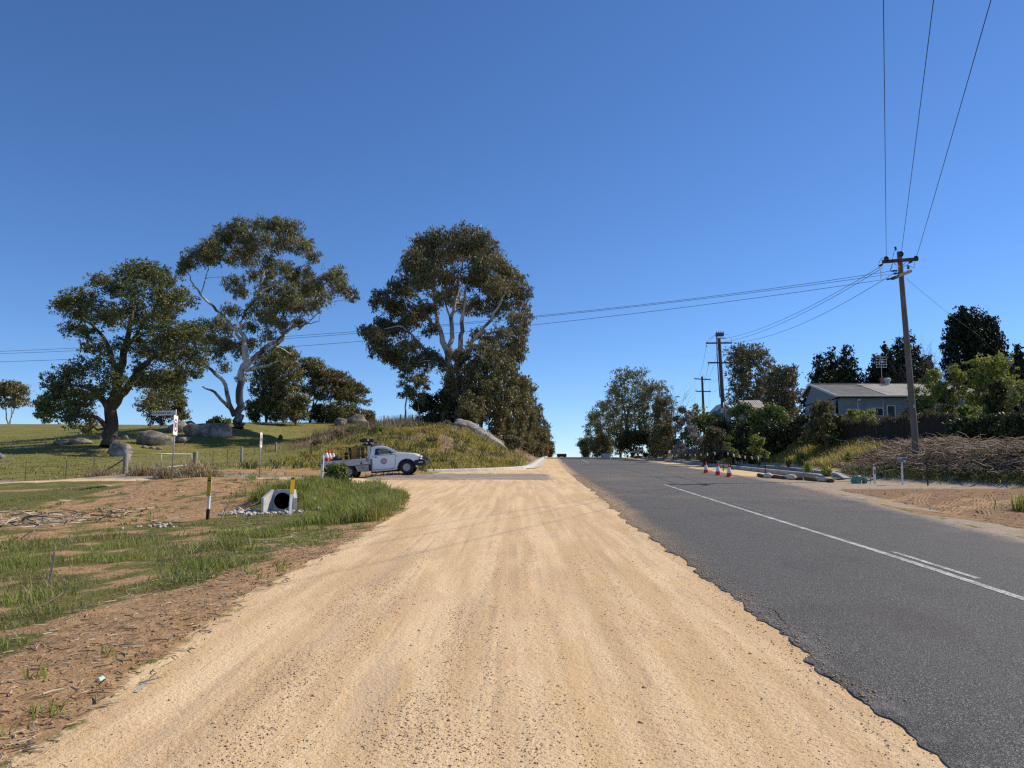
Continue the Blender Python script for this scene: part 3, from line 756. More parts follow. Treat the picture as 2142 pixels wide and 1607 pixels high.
# right bank: grass at the foot, dead vines over the face
n = 8500; yy = 29 + 66 * rng.random(n) ** 1.1; xx = TOE(yy) - .2 + 5.0 * rng.random(n) ** 1.4; m8 = masks(xx, yy)
k = m8[2] > .35; blades(xx[k], yy[k], .22 + .5 * fbm(xx[k] * .8, yy[k] * .8, 101), .035, bank_leaf, 'grass', 7, .18, .8)
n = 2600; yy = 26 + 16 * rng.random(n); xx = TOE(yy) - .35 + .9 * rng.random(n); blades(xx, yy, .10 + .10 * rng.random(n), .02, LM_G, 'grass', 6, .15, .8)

# tread ridges pressed into the dirt clearing on the right
ridge = pm('tread_soil', (.40, .27, .155), (.33, .215, .12), .95, 0, 20, .4, .01, .1)
def track(pts, wd=.30, lines=4):
    q = np.array([plane(*p_) for p_ in pts]); k = np.linspace(0, 1, len(q)); s_ = np.linspace(0, 1, 46)
    co = [np.polyfit(k, q[:, j], min(3, len(q) - 1)) for j in (0, 1)]; cx_, cy_ = np.polyval(co[0], s_), np.polyval(co[1], s_)
    tx, ty = np.gradient(cx_), np.gradient(cy_); l = np.hypot(tx, ty); nx_, ny_ = -ty / l, tx / l
    V, Q = [], []
    for j in range(lines):
        o = (j / (lines - 1) - .5) * wd + .012 * np.sin(s_ * 70 + j); hw = wd / lines * .28 * (.5 + fbm(s_ * 9, s_ * 0 + j, 131 + j, 2)); b0 = len(V) * 138 if False else sum(len(v) for v in V)
        rows = []
        for u, dz in ((-1, -.012), (0, .010), (1, -.012)):
            x_ = cx_ + nx_ * (o + u * hw); y_ = cy_ + ny_ * (o + u * hw); rows.append(np.stack([x_, y_, H(x_, y_) + dz + .006], -1))
        V.append(np.concatenate(rows)); i = np.arange(45)
        for r_ in (0, 1): Q.append(np.stack([i + r_ * 46, i + 1 + r_ * 46, i + 47 + r_ * 46, i + 46 + r_ * 46], -1) + b0)
    tag(link('tyre_track', np_mesh('tyre_track', np.concatenate(V), np.concatenate(Q), ridge, True)), kind='structure')
for pts in [[(1945, 1034), (1925, 1045), (1935, 1058), (1965, 1063)], [(2010, 1036), (2048, 1046), (2050, 1060), (2078, 1078)], [(2062, 1034), (2072, 1048), (2068, 1064)], [(1830, 1052), (1880, 1043), (1920, 1036)], [(1960, 1062), (2000, 1050), (2050, 1042)],
            [(1975, 1078), (2010, 1064), (2060, 1054), (2140, 1046)], [(1900, 1072), (1980, 1080), (2060, 1090), (2150, 1103)], [(2100, 1034), (2128, 1044), (2110, 1056)], [(1850, 1060), (1930, 1070), (2020, 1082)]]:
    track(pts)

# bark, twigs and straw lying on the bare soil and along the foot of the verge
def debris(xx, yy, l0, l1, th, mat_, name):
    n = len(xx); zz = H(xx, yy); a = rng.random(n) * 2 * np.pi; ln = l0 + (l1 - l0) * rng.random(n) ** 2.5; el = rng.normal(.05, .10, n); t_ = th * (.5 + rng.random(n)) * (.5 + ln / l1)
    d = np.stack([np.cos(a) * np.cos(el), np.sin(a) * np.cos(el), np.sin(el)], -1) * ln[:, None]; p0 = np.stack([xx, yy, zz + .006], -1); s_ = np.cross(d, np.array([0, 0, 1.])); s_ /= np.linalg.norm(s_, axis=1)[:, None]; s_ *= t_[:, None]; up = np.array([0, 0, 1.]) * t_[:, None] * 1.5; mid = p0 + d * .5 + rng.normal(size=(n, 3)) * .08 * ln[:, None] * np.array([1, 1, .3])
    V = np.stack([p0 - s_, p0 + s_, p0 + up, mid - s_, mid + s_, mid + up, p0 + d - s_ * .5, p0 + d + s_ * .5, p0 + d + up * .5], 1).reshape(-1, 3); i = np.arange(n) * 9
    Q = np.concatenate([np.stack([i + k0 + q0, i + k0 + q1, i + k0 + 3 + q1, i + k0 + 3 + q0], -1) for k0 in (0, 3) for q0, q1 in ((0, 1), (1, 2), (2, 0))])
    tag(link(name, np_mesh(name, V, Q, mat_, False, None, {'tint': np.tile(rng.random(n), 6)})), kind='stuff')
t = NT('twig_litter'); c = t.mix(t.sm(t.attr('tint'), .1, .9), (.11, .075, .05), (.56, .46, .33)); t.bsdf(c, .9, 0, None, .15); twig_mat = t.m
n = 2600; yy = 4 + 12 * rng.random(n) ** 1.3; xx = XL(yy) + .15 - 1.9 * rng.random(n); debris(xx, yy, .02, .16, .0035, twig_mat, 'twig_litter')
n = 1500; yy = 18 + 14 * rng.random(n); xx = -4 - 14 * rng.random(n); k = masks(xx, yy)[1] > .5; debris(xx[k], yy[k], .05, .5, .009, twig_mat, 'twig_litter')
n = 900; yy = 20 + 4.5 * rng.random(n); xx = -17 + 5.5 * rng.random(n); k = masks(xx, yy)[1] > .3; debris(xx[k], yy[k], .1, .7, .014, twig_mat, 'twig_litter')
# cracks in the seal: thin dark ribbons
crack_m = pm('crack', (.012, .012, .012), (.02, .02, .02), .95, 0, 10, 0)
def crack(y0, y1, off, wd, seed):
    ys = np.arange(y0, y1, .06); xs = SEAL_L(ys) + off + (fbm(ys * 2.2, ys * 0 + seed, 141, 3) - .5) * .30 + (fbm(ys * 9, ys * 0 + seed, 142, 2) - .5) * .07
    w_ = wd * (.3 + 1.2 * fbm(ys * 3, ys * 0 + seed, 143, 2)) / 2; z = R(ys) + ASZ + .004; n = len(ys); i = np.arange(n - 1)
    V = np.concatenate([np.stack([xs - w_, ys, z], -1), np.stack([xs + w_, ys, z], -1)])
    tag(link('crack', np_mesh('crack', V, np.stack([i, i + n, i + n + 1, i + 1], -1), crack_m)), kind='structure')
crack(6.3, 7.9, .16, .009, 4)

n = 230; yy = 27 + 30 * rng.random(n); xx = TOE(yy) + .4 + 5.5 * rng.random(n); k = masks(xx, yy)[5] > .4; debris(xx[k], yy[k], .5, 2.2, .03, bark_mat('dead_branch', (.05, .04, .03), (.12, .095, .072), (.20, .165, .13), 3, (.5, .7)), 'dead_branches')

# ================================================================== TREES
def leaves_mesh(name, cl, nper, L, Wd, mat, droop=.6, sub=12, shell=.35, tint=(.2, .5), top=.35, seed=0):
    """cl: rows x, y, z, rx, ry, rz. Leaves gather in sprays, sprays fill each clump, denser near its skin."""
    r = np.random.default_rng(seed + 1000)
    cl = np.asarray(cl, float); nc = len(cl)
    vol = (cl[:, 3] * cl[:, 4] * cl[:, 5]) ** (2 / 3); vol = vol / vol.mean()
    cnt = np.maximum(12, (nper * vol)).astype(int)
    ci = np.repeat(np.arange(nc), np.maximum(2, cnt // sub))
    ns = len(ci)
    d = r.normal(size=(ns, 3)) * .46; ln_ = np.linalg.norm(d, axis=1)[:, None]; d *= np.minimum(1, 1.08 / (ln_ + 1e-6))
    if shell > .3: d[:, 2] += .10 * (1 - np.minimum(1, ln_[:, 0]))
    sc = cl[ci, :3] + d * cl[ci, 3:]
    st = r.random(ns)
    li = np.repeat(np.arange(ns), sub); n = len(li)
    sg = np.clip(cl[ci, 3:].min(1) * .13, L * .45, L * 1.1) * (.7 + .7 * r.random(ns))
    c = sc[li] + r.normal(size=(n, 3)) * sg[li][:, None] * np.array([1, 1, .8])
    ax = r.normal(size=(n, 3)); ax[:, 2] -= droop * 2.2; ax /= np.linalg.norm(ax, axis=1)[:, None]
    nn = r.normal(size=(n, 3)); nn[:, 2] += top
    wv = np.cross(ax, nn); wv /= (np.linalg.norm(wv, axis=1)[:, None] + 1e-6)
    l = (L * (.6 + .8 * r.random(n)))[:, None]; w_ = (Wd * (.6 + .8 * r.random(n)))[:, None] / 2
    V = np.stack([c - ax * l / 2, c + wv * w_ - ax * l * .05, c + ax * l / 2, c - wv * w_ - ax * l * .05], 1).reshape(-1, 3)
    ct = r.random(nc)
    tv = np.clip(tint[0] + tint[1] * (.45 * ct[ci][li] + .35 * st[li] + .35 * r.random(n)), 0, 1)
    return V, (np.arange(n) * 4)[:, None] + np.arange(4), tv

class Tubes:
    def __init__(s): s.V = []; s.Q = []; s.n = 0
    def add(s, P, R_, k=6):
        P = np.asarray(P, float); R_ = np.asarray(R_, float); m = len(P)
        T = np.gradient(P, axis=0); T /= np.linalg.norm(T, axis=1)[:, None] + 1e-9
        up = np.where(np.abs(T[:, 2:3]) < .9, np.array([[0, 0, 1.]]), np.array([[1., 0, 0]]))
        a = np.cross(T, up); a /= np.linalg.norm(a, axis=1)[:, None] + 1e-9; b = np.cross(T, a)
        th = np.arange(k) * 2 * np.pi / k
        ring = P[:, None] + (a[:, None] * np.cos(th)[None, :, None] + b[:, None] * np.sin(th)[None, :, None]) * R_[:, None, None]
        s.V.append(ring.reshape(-1, 3))
        i = np.arange(m - 1)[:, None] * k + np.arange(k)[None]; j = np.arange(m - 1)[:, None] * k + (np.arange(k)[None] + 1) % k
        s.Q.append(np.stack([i, j, j + k, i + k], -1).reshape(-1, 4) + s.n); s.n += m * k
    def mesh(s, name, mat, off):
        return np_mesh(name, np.concatenate(s.V) - np.asarray(off)[None], np.concatenate(s.Q), mat, True)

def curve(a, b, r, sag=0, wig=.12, n=7):
    a = np.asarray(a, float); b = np.asarray(b, float); d = np.linalg.norm(b - a)
    t_ = np.linspace(0, 1, n)[:, None]
    o = r.normal(size=3) * wig * d; o[2] = abs(o[2]) * .4 + sag * d
    o2 = r.normal(size=3) * wig * .5 * d
    return a + (b - a) * t_ + o * np.sin(np.pi * t_) + o2 * np.sin(2 * np.pi * t_) * .5

LM = dict(
    gum=leaf_mat('gum_leaves', (0.064, 0.079, 0.034), (0.140, 0.146, 0.056), (0.290, 0.247, 0.109), .18, .5),
    gumb=leaf_mat('bronze_gum_leaves', (.060, .068, .030), (.135, .130, .054), (.27, .215, .10), .18, .5),
    oak=leaf_mat('dark_olive_leaves', (0.049, 0.068, 0.026), (0.109, 0.124, 0.041), (0.216, 0.203, 0.075), .18),
    scrub=leaf_mat('scrub_leaves', (0.068, 0.083, 0.034), (0.160, 0.154, 0.060), (0.290, 0.235, 0.104), .2),
    brown=leaf_mat('brown_scrub_leaves', (.065, .060, .034), (.145, .125, .064), (.25, .20, .10), .2),
    con=leaf_mat('conifer_leaves', (0.012, 0.018, 0.008), (0.024, 0.034, 0.012), (0.055, 0.064, 0.020), .08),
    road=leaf_mat('feathery_olive_leaves', (.062, .076, .032), (.135, .145, .056), (.25, .235, .10), .3),
    cyp=leaf_mat('cypress_leaves', (0.008, 0.011, 0.006), (0.015, 0.020, 0.009), (0.034, 0.040, 0.015), .06),
    bright=leaf_mat('bright_green_leaves', (0.083, 0.120, 0.021), (0.180, 0.225, 0.039), (0.360, 0.360, 0.083), .32),
    green=leaf_mat('hedge_leaves', (0.054, 0.081, 0.022), (0.124, 0.162, 0.041), (0.259, 0.282, 0.080), .2),
    dark=leaf_mat('dark_hedge_leaves', (0.018, 0.025, 0.010), (0.042, 0.052, 0.018), (0.091, 0.099, 0.034), .12),
    pale=leaf_mat('pale_flowers', (0.100, 0.095, 0.075), (0.260, 0.240, 0.210), (0.420, 0.380, 0.360), .2),
    vine=leaf_mat('vine_leaves', (.060, .066, .022), (.13, .125, .044), (.24, .205, .085), .25),
    strap=leaf_mat('strap_leaves', (0.060, 0.083, 0.027), (0.128, 0.158, 0.045), (0.255, 0.285, 0.105), .2),
)
BK = dict(
    gum=bark_mat('smooth_gum_bark', (.10, .075, .055), (.22, .18, .145), (.55, .49, .42), .9, (.42, .56)),
    pale=bark_mat('pale_gum_bark', (.075, .055, .042), (.17, .135, .11), (.64, .58, .50), .8, (.40, .56), 5.5),
    dark=bark_mat('dark_bark', (.045, .035, .026), (.11, .085, .065), (.16, .13, .105), 1.6, (.5, .7)),
    grey=bark_mat('grey_bark', (.10, .085, .07), (.19, .165, .14), (.30, .27, .235), 1.6, (.5, .7)),
)

def make_tree(name, label, base, limbs, cl, leaf='gum', bark='gum', nper=500, L=.34, Wd=.12, droop=.6, group=None, seed=0, twigs=2, tint=(.1, .9), cat='tree', sub=9, top=.35, br=.05, crown='crown', shell=.35):
    """limbs: list of (points, radii) in world space; every clump hangs on a branch from the nearest limb."""
    r = np.random.default_rng(seed)
    T = Tubes(); nodes = []
    for pts, rad in limbs:
        P = np.asarray(pts, float); k = max(6, len(P) * 3) if rad[0] > .03 else 4; s_ = np.linspace(0, len(P) - 1, k); i_ = np.arange(len(P))
        Q = np.stack([np.interp(s_, i_, P[:, j]) for j in range(3)], -1)
        ln = np.linalg.norm(P[-1] - P[0])
        Q[1:-1] += r.normal(size=(k - 2, 3)) * .006 * ln
        rr_ = np.interp(s_, i_, rad)
        T.add(Q, rr_, 8 if rad[0] > .12 else 5 if rad[0] > .03 else 3)
        nodes += [(q, a) for q, a in zip(Q[k // 5:], rr_[k // 5:])]
    NP = np.array([q for q, _ in nodes]); NR = np.array([a for _, a in nodes])
    cl = np.asarray(cl, float)
    if len(cl):
        order = np.argsort(np.linalg.norm(cl[:, None, :3] - NP[None], axis=2).min(1))
        for k in order:
            c = cl[k]; dv = c[:3] - NP; dist = np.linalg.norm(dv, axis=1) + np.where(dv[:, 2] < 0, .6 * np.abs(dv[:, 2]), 0)
            j = int(np.argmin(dist)); a = NP[j]; dd = dist[j]
            rb = min(NR[j] * .75, br * (.5 + .25 * dd))
            q = curve(a, c[:3], r, .08, .10)
            ra_ = np.linspace(rb, rb * .35, len(q)); T.add(q, ra_, 5)
            NP = np.concatenate([NP, q[3:]]); NR = np.concatenate([NR, ra_[3:]])
            for _ in range(twigs):
                e = c[:3] + r.normal(size=3) * c[3:] * .55
                T.add(curve(q[-2], e, r, .05, .12, 5), np.linspace(rb * .32, rb * .1 + .004, 5), 4)
    o = thing(name, label, cat, base, group)
    link('trunk' if cat == 'tree' else 'stems', T.mesh('trunk', BK[bark], base), o)
    if len(cl) and nper:
        V, Q, tv = leaves_mesh('crown', cl, nper, L, Wd, LM[leaf], droop, sub, shell, tint, top, seed)
        link(crown, np_mesh(crown, V - np.asarray(base)[None], Q, LM[leaf], False, None, {'tint': tv}), o)
    return o

def clumps(rows, Y, r, dep=.55, k=1.3, flat=.85, fill=.8):
    """Clumps noted on the photograph (pixel, pixel, pixel radius), spread through the crown's depth."""
    xs = np.array([q[0] for q in rows], float); wdt = (xs.max() - xs.min()) / F * Y
    out = []
    for px, py, pr in rows:
        R_ = pr / F * Y * k
        e = 1 - min(1, abs(px - xs.mean()) / (xs.max() - xs.min() + 1) * 2) ** 2
        dy = (r.random() - .5) * wdt * dep * (.35 + .65 * math.sqrt(max(e, 0)))
        p = W(px, py, Y + dy); out.append((p.x, p.y, p.z, R_, R_, R_ * flat))
    big = np.array(out)
    for _ in range(int(len(rows) * fill)):
        a = big[r.integers(len(big))]; dd = np.linalg.norm(big[:, :3] - a[:3], axis=1); j = np.where((dd > a[3] * 1.2) & (dd < a[3] * 5))[0]
        if len(j):
            b = big[r.choice(j)]; m = (a[:3] + b[:3]) / 2 + r.normal(size=3) * a[3] * .2; q = a[3] * .85; out.append((*m, q, q, q * .8))
    return out
def limb(rows, Y, dy=0):
    """rows: (pixel x, pixel y, radius in m); dy: how far the tip reaches away from or towards the viewer."""
    n = len(rows)
    pts = [W(px, py, Y + dy * i / max(1, n - 1))[:] for i, (px, py, _) in enumerate(rows)]
    return pts, [q[2] for q in rows]

# ---- the broad dark tree on the paddock
r = np.random.default_rng(11); Y = 75; B = G(228, 935, Y)
rows = [(265,572,26),(302,562,20),(250,600,26),(290,612,28),(322,588,24),(352,592,24),(340,630,26),(376,618,22),(398,632,16),(125,640,19),(155,625,22),(188,620,22),(160,655,25),(198,650,25),(216,668,22),(150,690,20),(182,700,22),
        (245,650,25),(280,665,26),(320,670,24),(352,662,18),(345,700,26),(385,700,29),(415,728,22),(362,740,29),(402,755,26),(330,740,24),(412,782,16),(382,782,20),(110,800,22),(145,780,25),(180,770,27),(222,768,25),(140,820,26),(180,830,28),(216,815,26),
        (104,860,19),(146,870,25),(188,880,22),(90,856,16),(250,800,22),(212,730,22),(250,722,20),(292,722,24),(300,790,24),(332,800,26),(352,832,24),(320,842,24),(372,820,16),(182,908,11),(298,690,22),(410,705,18)]
limbs = [limb([(229,938,1.05),(231,920,.72),(232,880,.62),(236,845,.55),(243,815,.5),(250,785,.42),(258,740,.34),(268,700,.26),(274,660,.18),(278,620,.08)], Y),
         limb([(237,850,.45),(262,815,.38),(285,785,.30),(310,755,.24),(345,735,.18),(385,725,.08)], Y, -3), limb([(233,870,.4),(215,835,.3),(190,815,.2),(150,805,.1),(115,805,.05)], Y, -3),
         limb([(250,785,.3),(236,755,.25),(228,725,.2),(205,690,.15),(170,665,.08)], Y, 3), limb([(260,735,.25),(285,700,.2),(312,665,.14),(335,625,.07)], Y, 2), limb([(230,900,.28),(205,875,.2),(180,868,.13),(150,875,.06)], Y, -4),
         limb([(222,895,.12),(205,900,.1),(195,893,.07),(184,905,.04)], Y, -2)]
make_tree('broad_tree', 'big dark broad tree with thick black trunk standing alone on the paddock beside the boulders', B, limbs, clumps(rows, Y, r, .6, 1.18, .85, .9), 'oak', 'dark', 800, .24, .115, .25, None, 11, 5, sub=12)

# ---- the tall white limbed gum
r = np.random.default_rng(12); Y = 95; B = G(497, 896, Y)
rows = [(500,475,20),(540,474,22),(580,470,20),(612,480,20),(470,492,20),(515,500,22),(560,505,22),(602,510,20),(640,512,18),(656,540,16),(440,515,18),(424,526,16),(402,536,17),(386,552,14),(452,540,16),(376,574,9),
        (482,545,16),(520,545,20),(562,550,18),(640,570,12),(490,592,20),(502,612,16),(532,580,18),(562,600,22),(602,612,24),(640,606,22),(662,590,18),(622,582,22),(690,580,16),(710,602,20),(730,615,14),(741,626,9),(704,572,16),(592,640,24),(624,642,22),(652,640,18),(672,626,16),
        (562,662,20),(592,682,16),(624,676,14),(532,652,18),(482,652,18),(456,680,18),(432,682,16),(442,710,20),(472,720,18),(502,735,18),(522,720,18),(560,702,16),(452,742,16),(422,758,14),(572,742,14),(592,757,12),(612,745,12),(480,690,18),(545,625,16),(470,770,12),(508,790,12)]
limbs = [limb([(497,898,0.828),(499,880,0.612),(500,850,0.504),(503,810,0.446),(508,770,0.403),(513,740,0.360),(507,715,0.302),(504,690,0.274),(509,665,0.259),(522,640,0.230),(536,620,0.180),(548,590,0.130),(556,555,0.086),(560,520,0.043)], Y),
         limb([(505,715,0.216),(490,690,0.180),(468,662,0.173),(450,645,0.158),(432,628,0.144),(418,615,0.122),(406,596,0.086),(392,570,0.043)], Y, -2), limb([(420,616,0.086),(428,590,0.065),(436,560,0.036)], Y, -1),
         limb([(512,770,0.360),(530,750,0.302),(548,735,0.288),(570,718,0.259),(590,706,0.230),(598,692,0.202),(615,684,0.144),(640,680,0.086),(668,672,0.036)], Y, -4), limb([(545,738,0.230),(568,730,0.216),(592,710,0.173)], Y, -5),
         limb([(515,775,0.288),(540,770,0.230),(560,765,0.202),(575,758,0.086)], Y, -4), limb([(490,870,0.324),(478,840,0.288),(472,805,0.245),(455,785,0.216),(440,772,0.180),(425,765,0.130)], Y, -4), limb([(482,855,0.216),(462,835,0.187),(448,820,0.158),(424,809,0.086)], Y, -6),
         limb([(536,618,0.144),(556,605,0.115),(585,590,0.094),(620,560,0.072),(650,548,0.036)], Y, 2), limb([(550,588,0.086),(540,550,0.072),(515,515,0.036)], Y, 3), limb([(552,570,0.086),(580,545,0.065),(610,515,0.036)], Y, 2), limb([(640,680,0.072),(660,660,0.058),(690,615,0.043),(720,610,0.029)], Y, -3), limb([(640,640,0.058),(690,632,0.043),(735,628,0.022)], Y, -3)]
make_tree('gum_tree', 'tallest gum tree with white limbs and a bare dead branch above the boulder group', B, limbs, clumps(rows, Y, r, .55, 1.2, .85, .5), 'gum', 'pale', 780, .37, .105, .75, None, 12, 6, br=.05, sub=12)

# ---- the many stemmed gum at the cutting
r = np.random.default_rng(13); Y = 97; B = G(940, 890, Y)
rows = [(882,510,22),(912,500,22),(942,496,22),(975,492,22),(1005,502,22),(1028,522,20),(1034,548,18),(864,540,20),(850,562,18),(900,540,24),(942,530,24),(982,530,24),(1012,552,20),(1060,570,20),(1084,586,18),(1098,612,14),(1070,602,20),(1040,600,22),(1090,640,16),(1100,662,11),(1078,672,18),
        (830,602,20),(802,620,20),(786,636,14),(822,640,22),(850,612,20),(880,590,22),(912,580,24),(768,692,14),(786,702,18),(758,690,9),(802,680,22),(832,690,22),(790,730,18),(822,742,20),(850,722,20),(952,580,22),(992,590,22),(922,622,22),(962,640,18),(1002,640,22),(1040,650,22),(880,650,22),(860,672,20),
        (1050,702,20),(1080,702,20),(1094,690,12),(1030,722,20),(1060,732,20),(1084,738,13),(1070,762,16),(1096,730,9),(842,762,16),(872,752,18),(900,745,16),(882,790,16),(920,762,16),(1000,700,14),(900,690,16)]
limbs = [limb([(938,892,0.703),(938,840,0.555),(938,780,0.488),(936,745,0.444),(922,700,0.311),(912,660,0.252),(905,610,0.178),(897,550,0.074)], Y), limb([(940,750,0.370),(944,700,0.296),(948,650,0.237),(960,590,0.163),(974,530,0.067)], Y, 3),
         limb([(955,890,0.444),(958,800,0.385),(962,740,0.333),(966,690,0.266),(970,620,0.178),(985,560,0.074)], Y, -3), limb([(968,760,0.296),(985,720,0.266),(1003,698,0.237),(1030,665,0.178),(1050,625,0.089),(1070,590,0.044)], Y, -4),
         limb([(1000,700,0.163),(1030,695,0.133),(1060,700,0.074),(1080,705,0.037)], Y, -6), limb([(932,760,0.259),(905,745,0.237),(882,725,0.207),(862,700,0.148),(835,680,0.074),(800,690,0.037)], Y, -4), limb([(915,690,0.222),(890,660,0.163),(860,630,0.104),(820,620,0.044)], Y, 2),
         limb([(945,690,0.148),(935,640,0.118),(925,590,0.089),(915,540,0.044)], Y, -2), limb([(900,750,0.148),(870,760,0.104),(845,770,0.059)], Y, -5)]
make_tree('gum_tree', 'huge many stemmed gum tree with dense rounded crown left of the road cutting', B, limbs, clumps(rows, Y, r, .6, 1.24, .85, 1.15), 'gumb', 'gum', 720, .40, .125, .7, None, 13, 5, sub=12)

# ---- trees built from a height, a width and a habit
def plant(name, label, px, py, Y, top, wpx, habit, seed, group=None, leaf='gum', bark='grey', n=7000, L=.32, Wd=.13, cat='tree', bare=.32, lean=0, tint=(.1, .9), droop=.5, stems=None, dz=0, dep=.8):
    r = np.random.default_rng(seed * 13 + 5)
    B = G(px, py, Y); B.z += dz; b = np.array(B[:]); Ht = W(px, top, Y).z - B.z; R_ = wpx / 2 / F * Y
    cl = []; limbs = []
    tr = max(.05, Ht * .018)
    if habit in ('gum', 'umbrella'):
        ns = stems or (1 if Ht < 6 else 2)
        tips = []
        for k in range(ns):
            a = 2 * math.pi * (k / ns + r.random() * .3); o = R_ * (.15 if ns == 1 else .45)
            e = b + np.array([math.cos(a) * o + lean * R_, math.sin(a) * o * dep, Ht * (.86 - .12 * k)]); m = b + (e - b) * .45 + r.normal(size=3) * .03 * Ht
            limbs.append(([b, m, e], [tr * (1 - .2 * k), tr * .6, tr * .15])); tips.append(e)
        N = max(10, int(n / 230))
        for k in range(N):
            if habit == 'gum':
                u = bare + (1 - bare) * (k + r.random()) / N; s_ = math.sqrt(max(.06, 1 - ((u - .66) / .46) ** 2)); rr_ = R_ * (.30 + .10 * r.random()); fl = .85
            else:
                u = .62 + .36 * (k + r.random()) / N if k > N * .25 else .45 + .2 * r.random(); s_ = math.sqrt(max(.1, 1 - ((u - .55) / .45) ** 2)); rr_ = R_ * (.30 + .08 * r.random()); fl = .42
            a = k * 2.4 + r.random(); q = math.sqrt(.08 + .92 * r.random())
            off = max(0, R_ * s_ - rr_ * .6)
            cl.append((b[0] + math.cos(a) * off * q + lean * R_ * u, b[1] + math.sin(a) * off * q * dep, b[2] + min(Ht * u, Ht - rr_ * fl * .8), rr_, rr_, rr_ * fl))
    elif habit == 'conifer':
        limbs.append(([b, b + np.array([0, 0, Ht * .97])], [tr, tr * .1]))
        N = max(18, int(n / 260))
        for k in range(N):
            u = (k + r.random()) / N; u = .02 + .95 * u ** .9; s_ = R_ * (1 - u) ** .78 * 1.02 + R_ * .03; a = k * 2.4 + r.random() * .6; rr_ = max(R_ * .09, s_ * .48)
            off = max(0, s_ - rr_ * .7) * (.5 + .5 * r.random())
            cl.append((b[0] + math.cos(a) * off, b[1] + math.sin(a) * off * dep, b[2] + Ht * u, rr_, rr_, rr_ * .9 + Ht * .02))
    elif habit == 'cypress':
        limbs.append(([b, b + np.array([0, 0, Ht * .95])], [tr, tr * .2]))
        N = max(16, int(n / 300))
        for k in range(N):
            u = .04 + .92 * (k + r.random()) / N; s_ = R_ * (1 if u < .66 else math.sqrt(max(.05, 1 - ((u - .66) / .36) ** 2))); a = k * 2.4 + r.random(); rr_ = R_ * .34
            off = max(0, s_ - rr_ * .6) * (.6 + .4 * r.random()); cl.append((b[0] + math.cos(a) * off, b[1] + math.sin(a) * off * dep, b[2] + min(Ht * u, Ht - rr_ * .8), rr_, rr_, rr_ * 1.5))
    elif habit == 'shrub':
        ns = stems or 4
        for k in range(ns):
            a = 2 * math.pi * (k / ns) + r.random(); e = b + np.array([math.cos(a) * R_ * .5, math.sin(a) * R_ * .5 * dep, Ht * (.55 + .3 * r.random())]); limbs.append(([b, b + (e - b) * .5 + r.normal(size=3) * .03 * Ht, e], [tr * .6, tr * .35, tr * .12]))
        N = max(8, int(n / 330))
        for k in range(N):
            u = .10 + .86 * r.random(); s_ = R_ * math.sqrt(max(.05, 1 - ((u - .35) / .66) ** 2)); rr_ = min(R_, Ht) * (.26 + .12 * r.random()); a = k * 2.4 + r.random()
            q = math.sqrt(r.random()); off = max(0, s_ - rr_ * .5) * q
            cl.append((b[0] + math.cos(a) * off, b[1] + math.sin(a) * off * dep, b[2] + min(Ht * u, Ht - rr_ * .6), rr_, rr_, rr_ * .8))
    elif habit == 'bare':
        def go(p, d, ln, rd, lv):
            q = p + d * ln; limbs.append((curve(p, q, r, .02, .06, 4), list(np.linspace(rd, rd * .5, 4))))
            if lv == 0: return
            for _ in range(3 if lv > 1 else 4):
                dd = d + r.normal(size=3) * .42; dd[2] += .18; dd /= np.linalg.norm(dd); go(p + d * ln * (.55 + .45 * r.random()), dd, ln * (.62 + .2 * r.random()), rd * .5, lv - 1)
        ns = stems or 3
        for k in range(ns):
            d0 = np.array([math.cos(2.1 * k) * .35 * min(1.2, R_ / Ht * 2), math.sin(2.1 * k) * .3, 1]); d0 /= np.linalg.norm(d0); go(b, d0, Ht * .42, tr * .55, 3)
        if n:
            N = 14
            for k in range(N):
                a = k * 2.4; q = math.sqrt(r.random()); cl.append((b[0] + math.cos(a) * R_ * .8 * q, b[1] + math.sin(a) * R_ * .7 * q, b[2] + Ht * (.4 + .55 * r.random()), R_ * .3, R_ * .3, R_ * .25))
    nper = 0 if habit == 'bare' and not n else max(30, .82 * n / max(1, len(cl)))
    return make_tree(name, label, B, limbs, cl, leaf, bark, nper, L * 1.08, Wd * 1.08, droop, group, seed, 2, tint, cat, 10, .35, .035, 'crown' if cat == 'tree' else 'foliage')

# left: beyond and on the hill
plant('gum_tree', 'rounded bronze gum at the far left end of the hill line', 18, 889, 150, 800, 92, 'umbrella', 1, None, 'gumb', 'gum', 8000, .45, .2, stems=3)
plant('small_tree', 'small dark tree low on the skyline left of the big dark tree', 88, 889, 140, 828, 44, 'shrub', 2, None, 'oak', 'dark', 3200, .42, .2, cat='tree')
plant('wattle_tree', 'grey brown scrubby tree standing behind the big dark tree trunk', 338, 893, 112, 772, 112, 'shrub', 3, None, 'brown', 'grey', 11000, .36, .14, stems=6)
plant('small_tree', 'low bushy tree between the street name sign and the boulders', 376, 893, 112, 842, 42, 'shrub', 4, None, 'oak', 'grey', 2500, .36, .16)
plant('small_bush', 'dark low bush at the foot of the tall white gum', 455, 893, 100, 874, 60, 'shrub', 5, None, 'oak', 'dark', 2200, .34, .14, cat='bush')
g_ = 'trees in the clump right of the tall white gum'
plant('gum_tree', 'leafy dark gum right behind the tall white gum trunk', 556, 893, 112, 742, 84, 'gum', 6, g_, 'gum', 'dark', 11000, .38, .14, bare=.2)
plant('gum_tree', 'dark gum with a tall narrow tuft at its top', 592, 892, 110, 728, 90, 'gum', 7, g_, 'gum', 'dark', 11000, .38, .14, bare=.18)
plant('gum_tree', 'flat topped gum, highest of the clump, with open sky under its crown', 648, 890, 115, 750, 112, 'umbrella', 8, g_, 'gum', 'dark', 9500, .36, .13, stems=3)
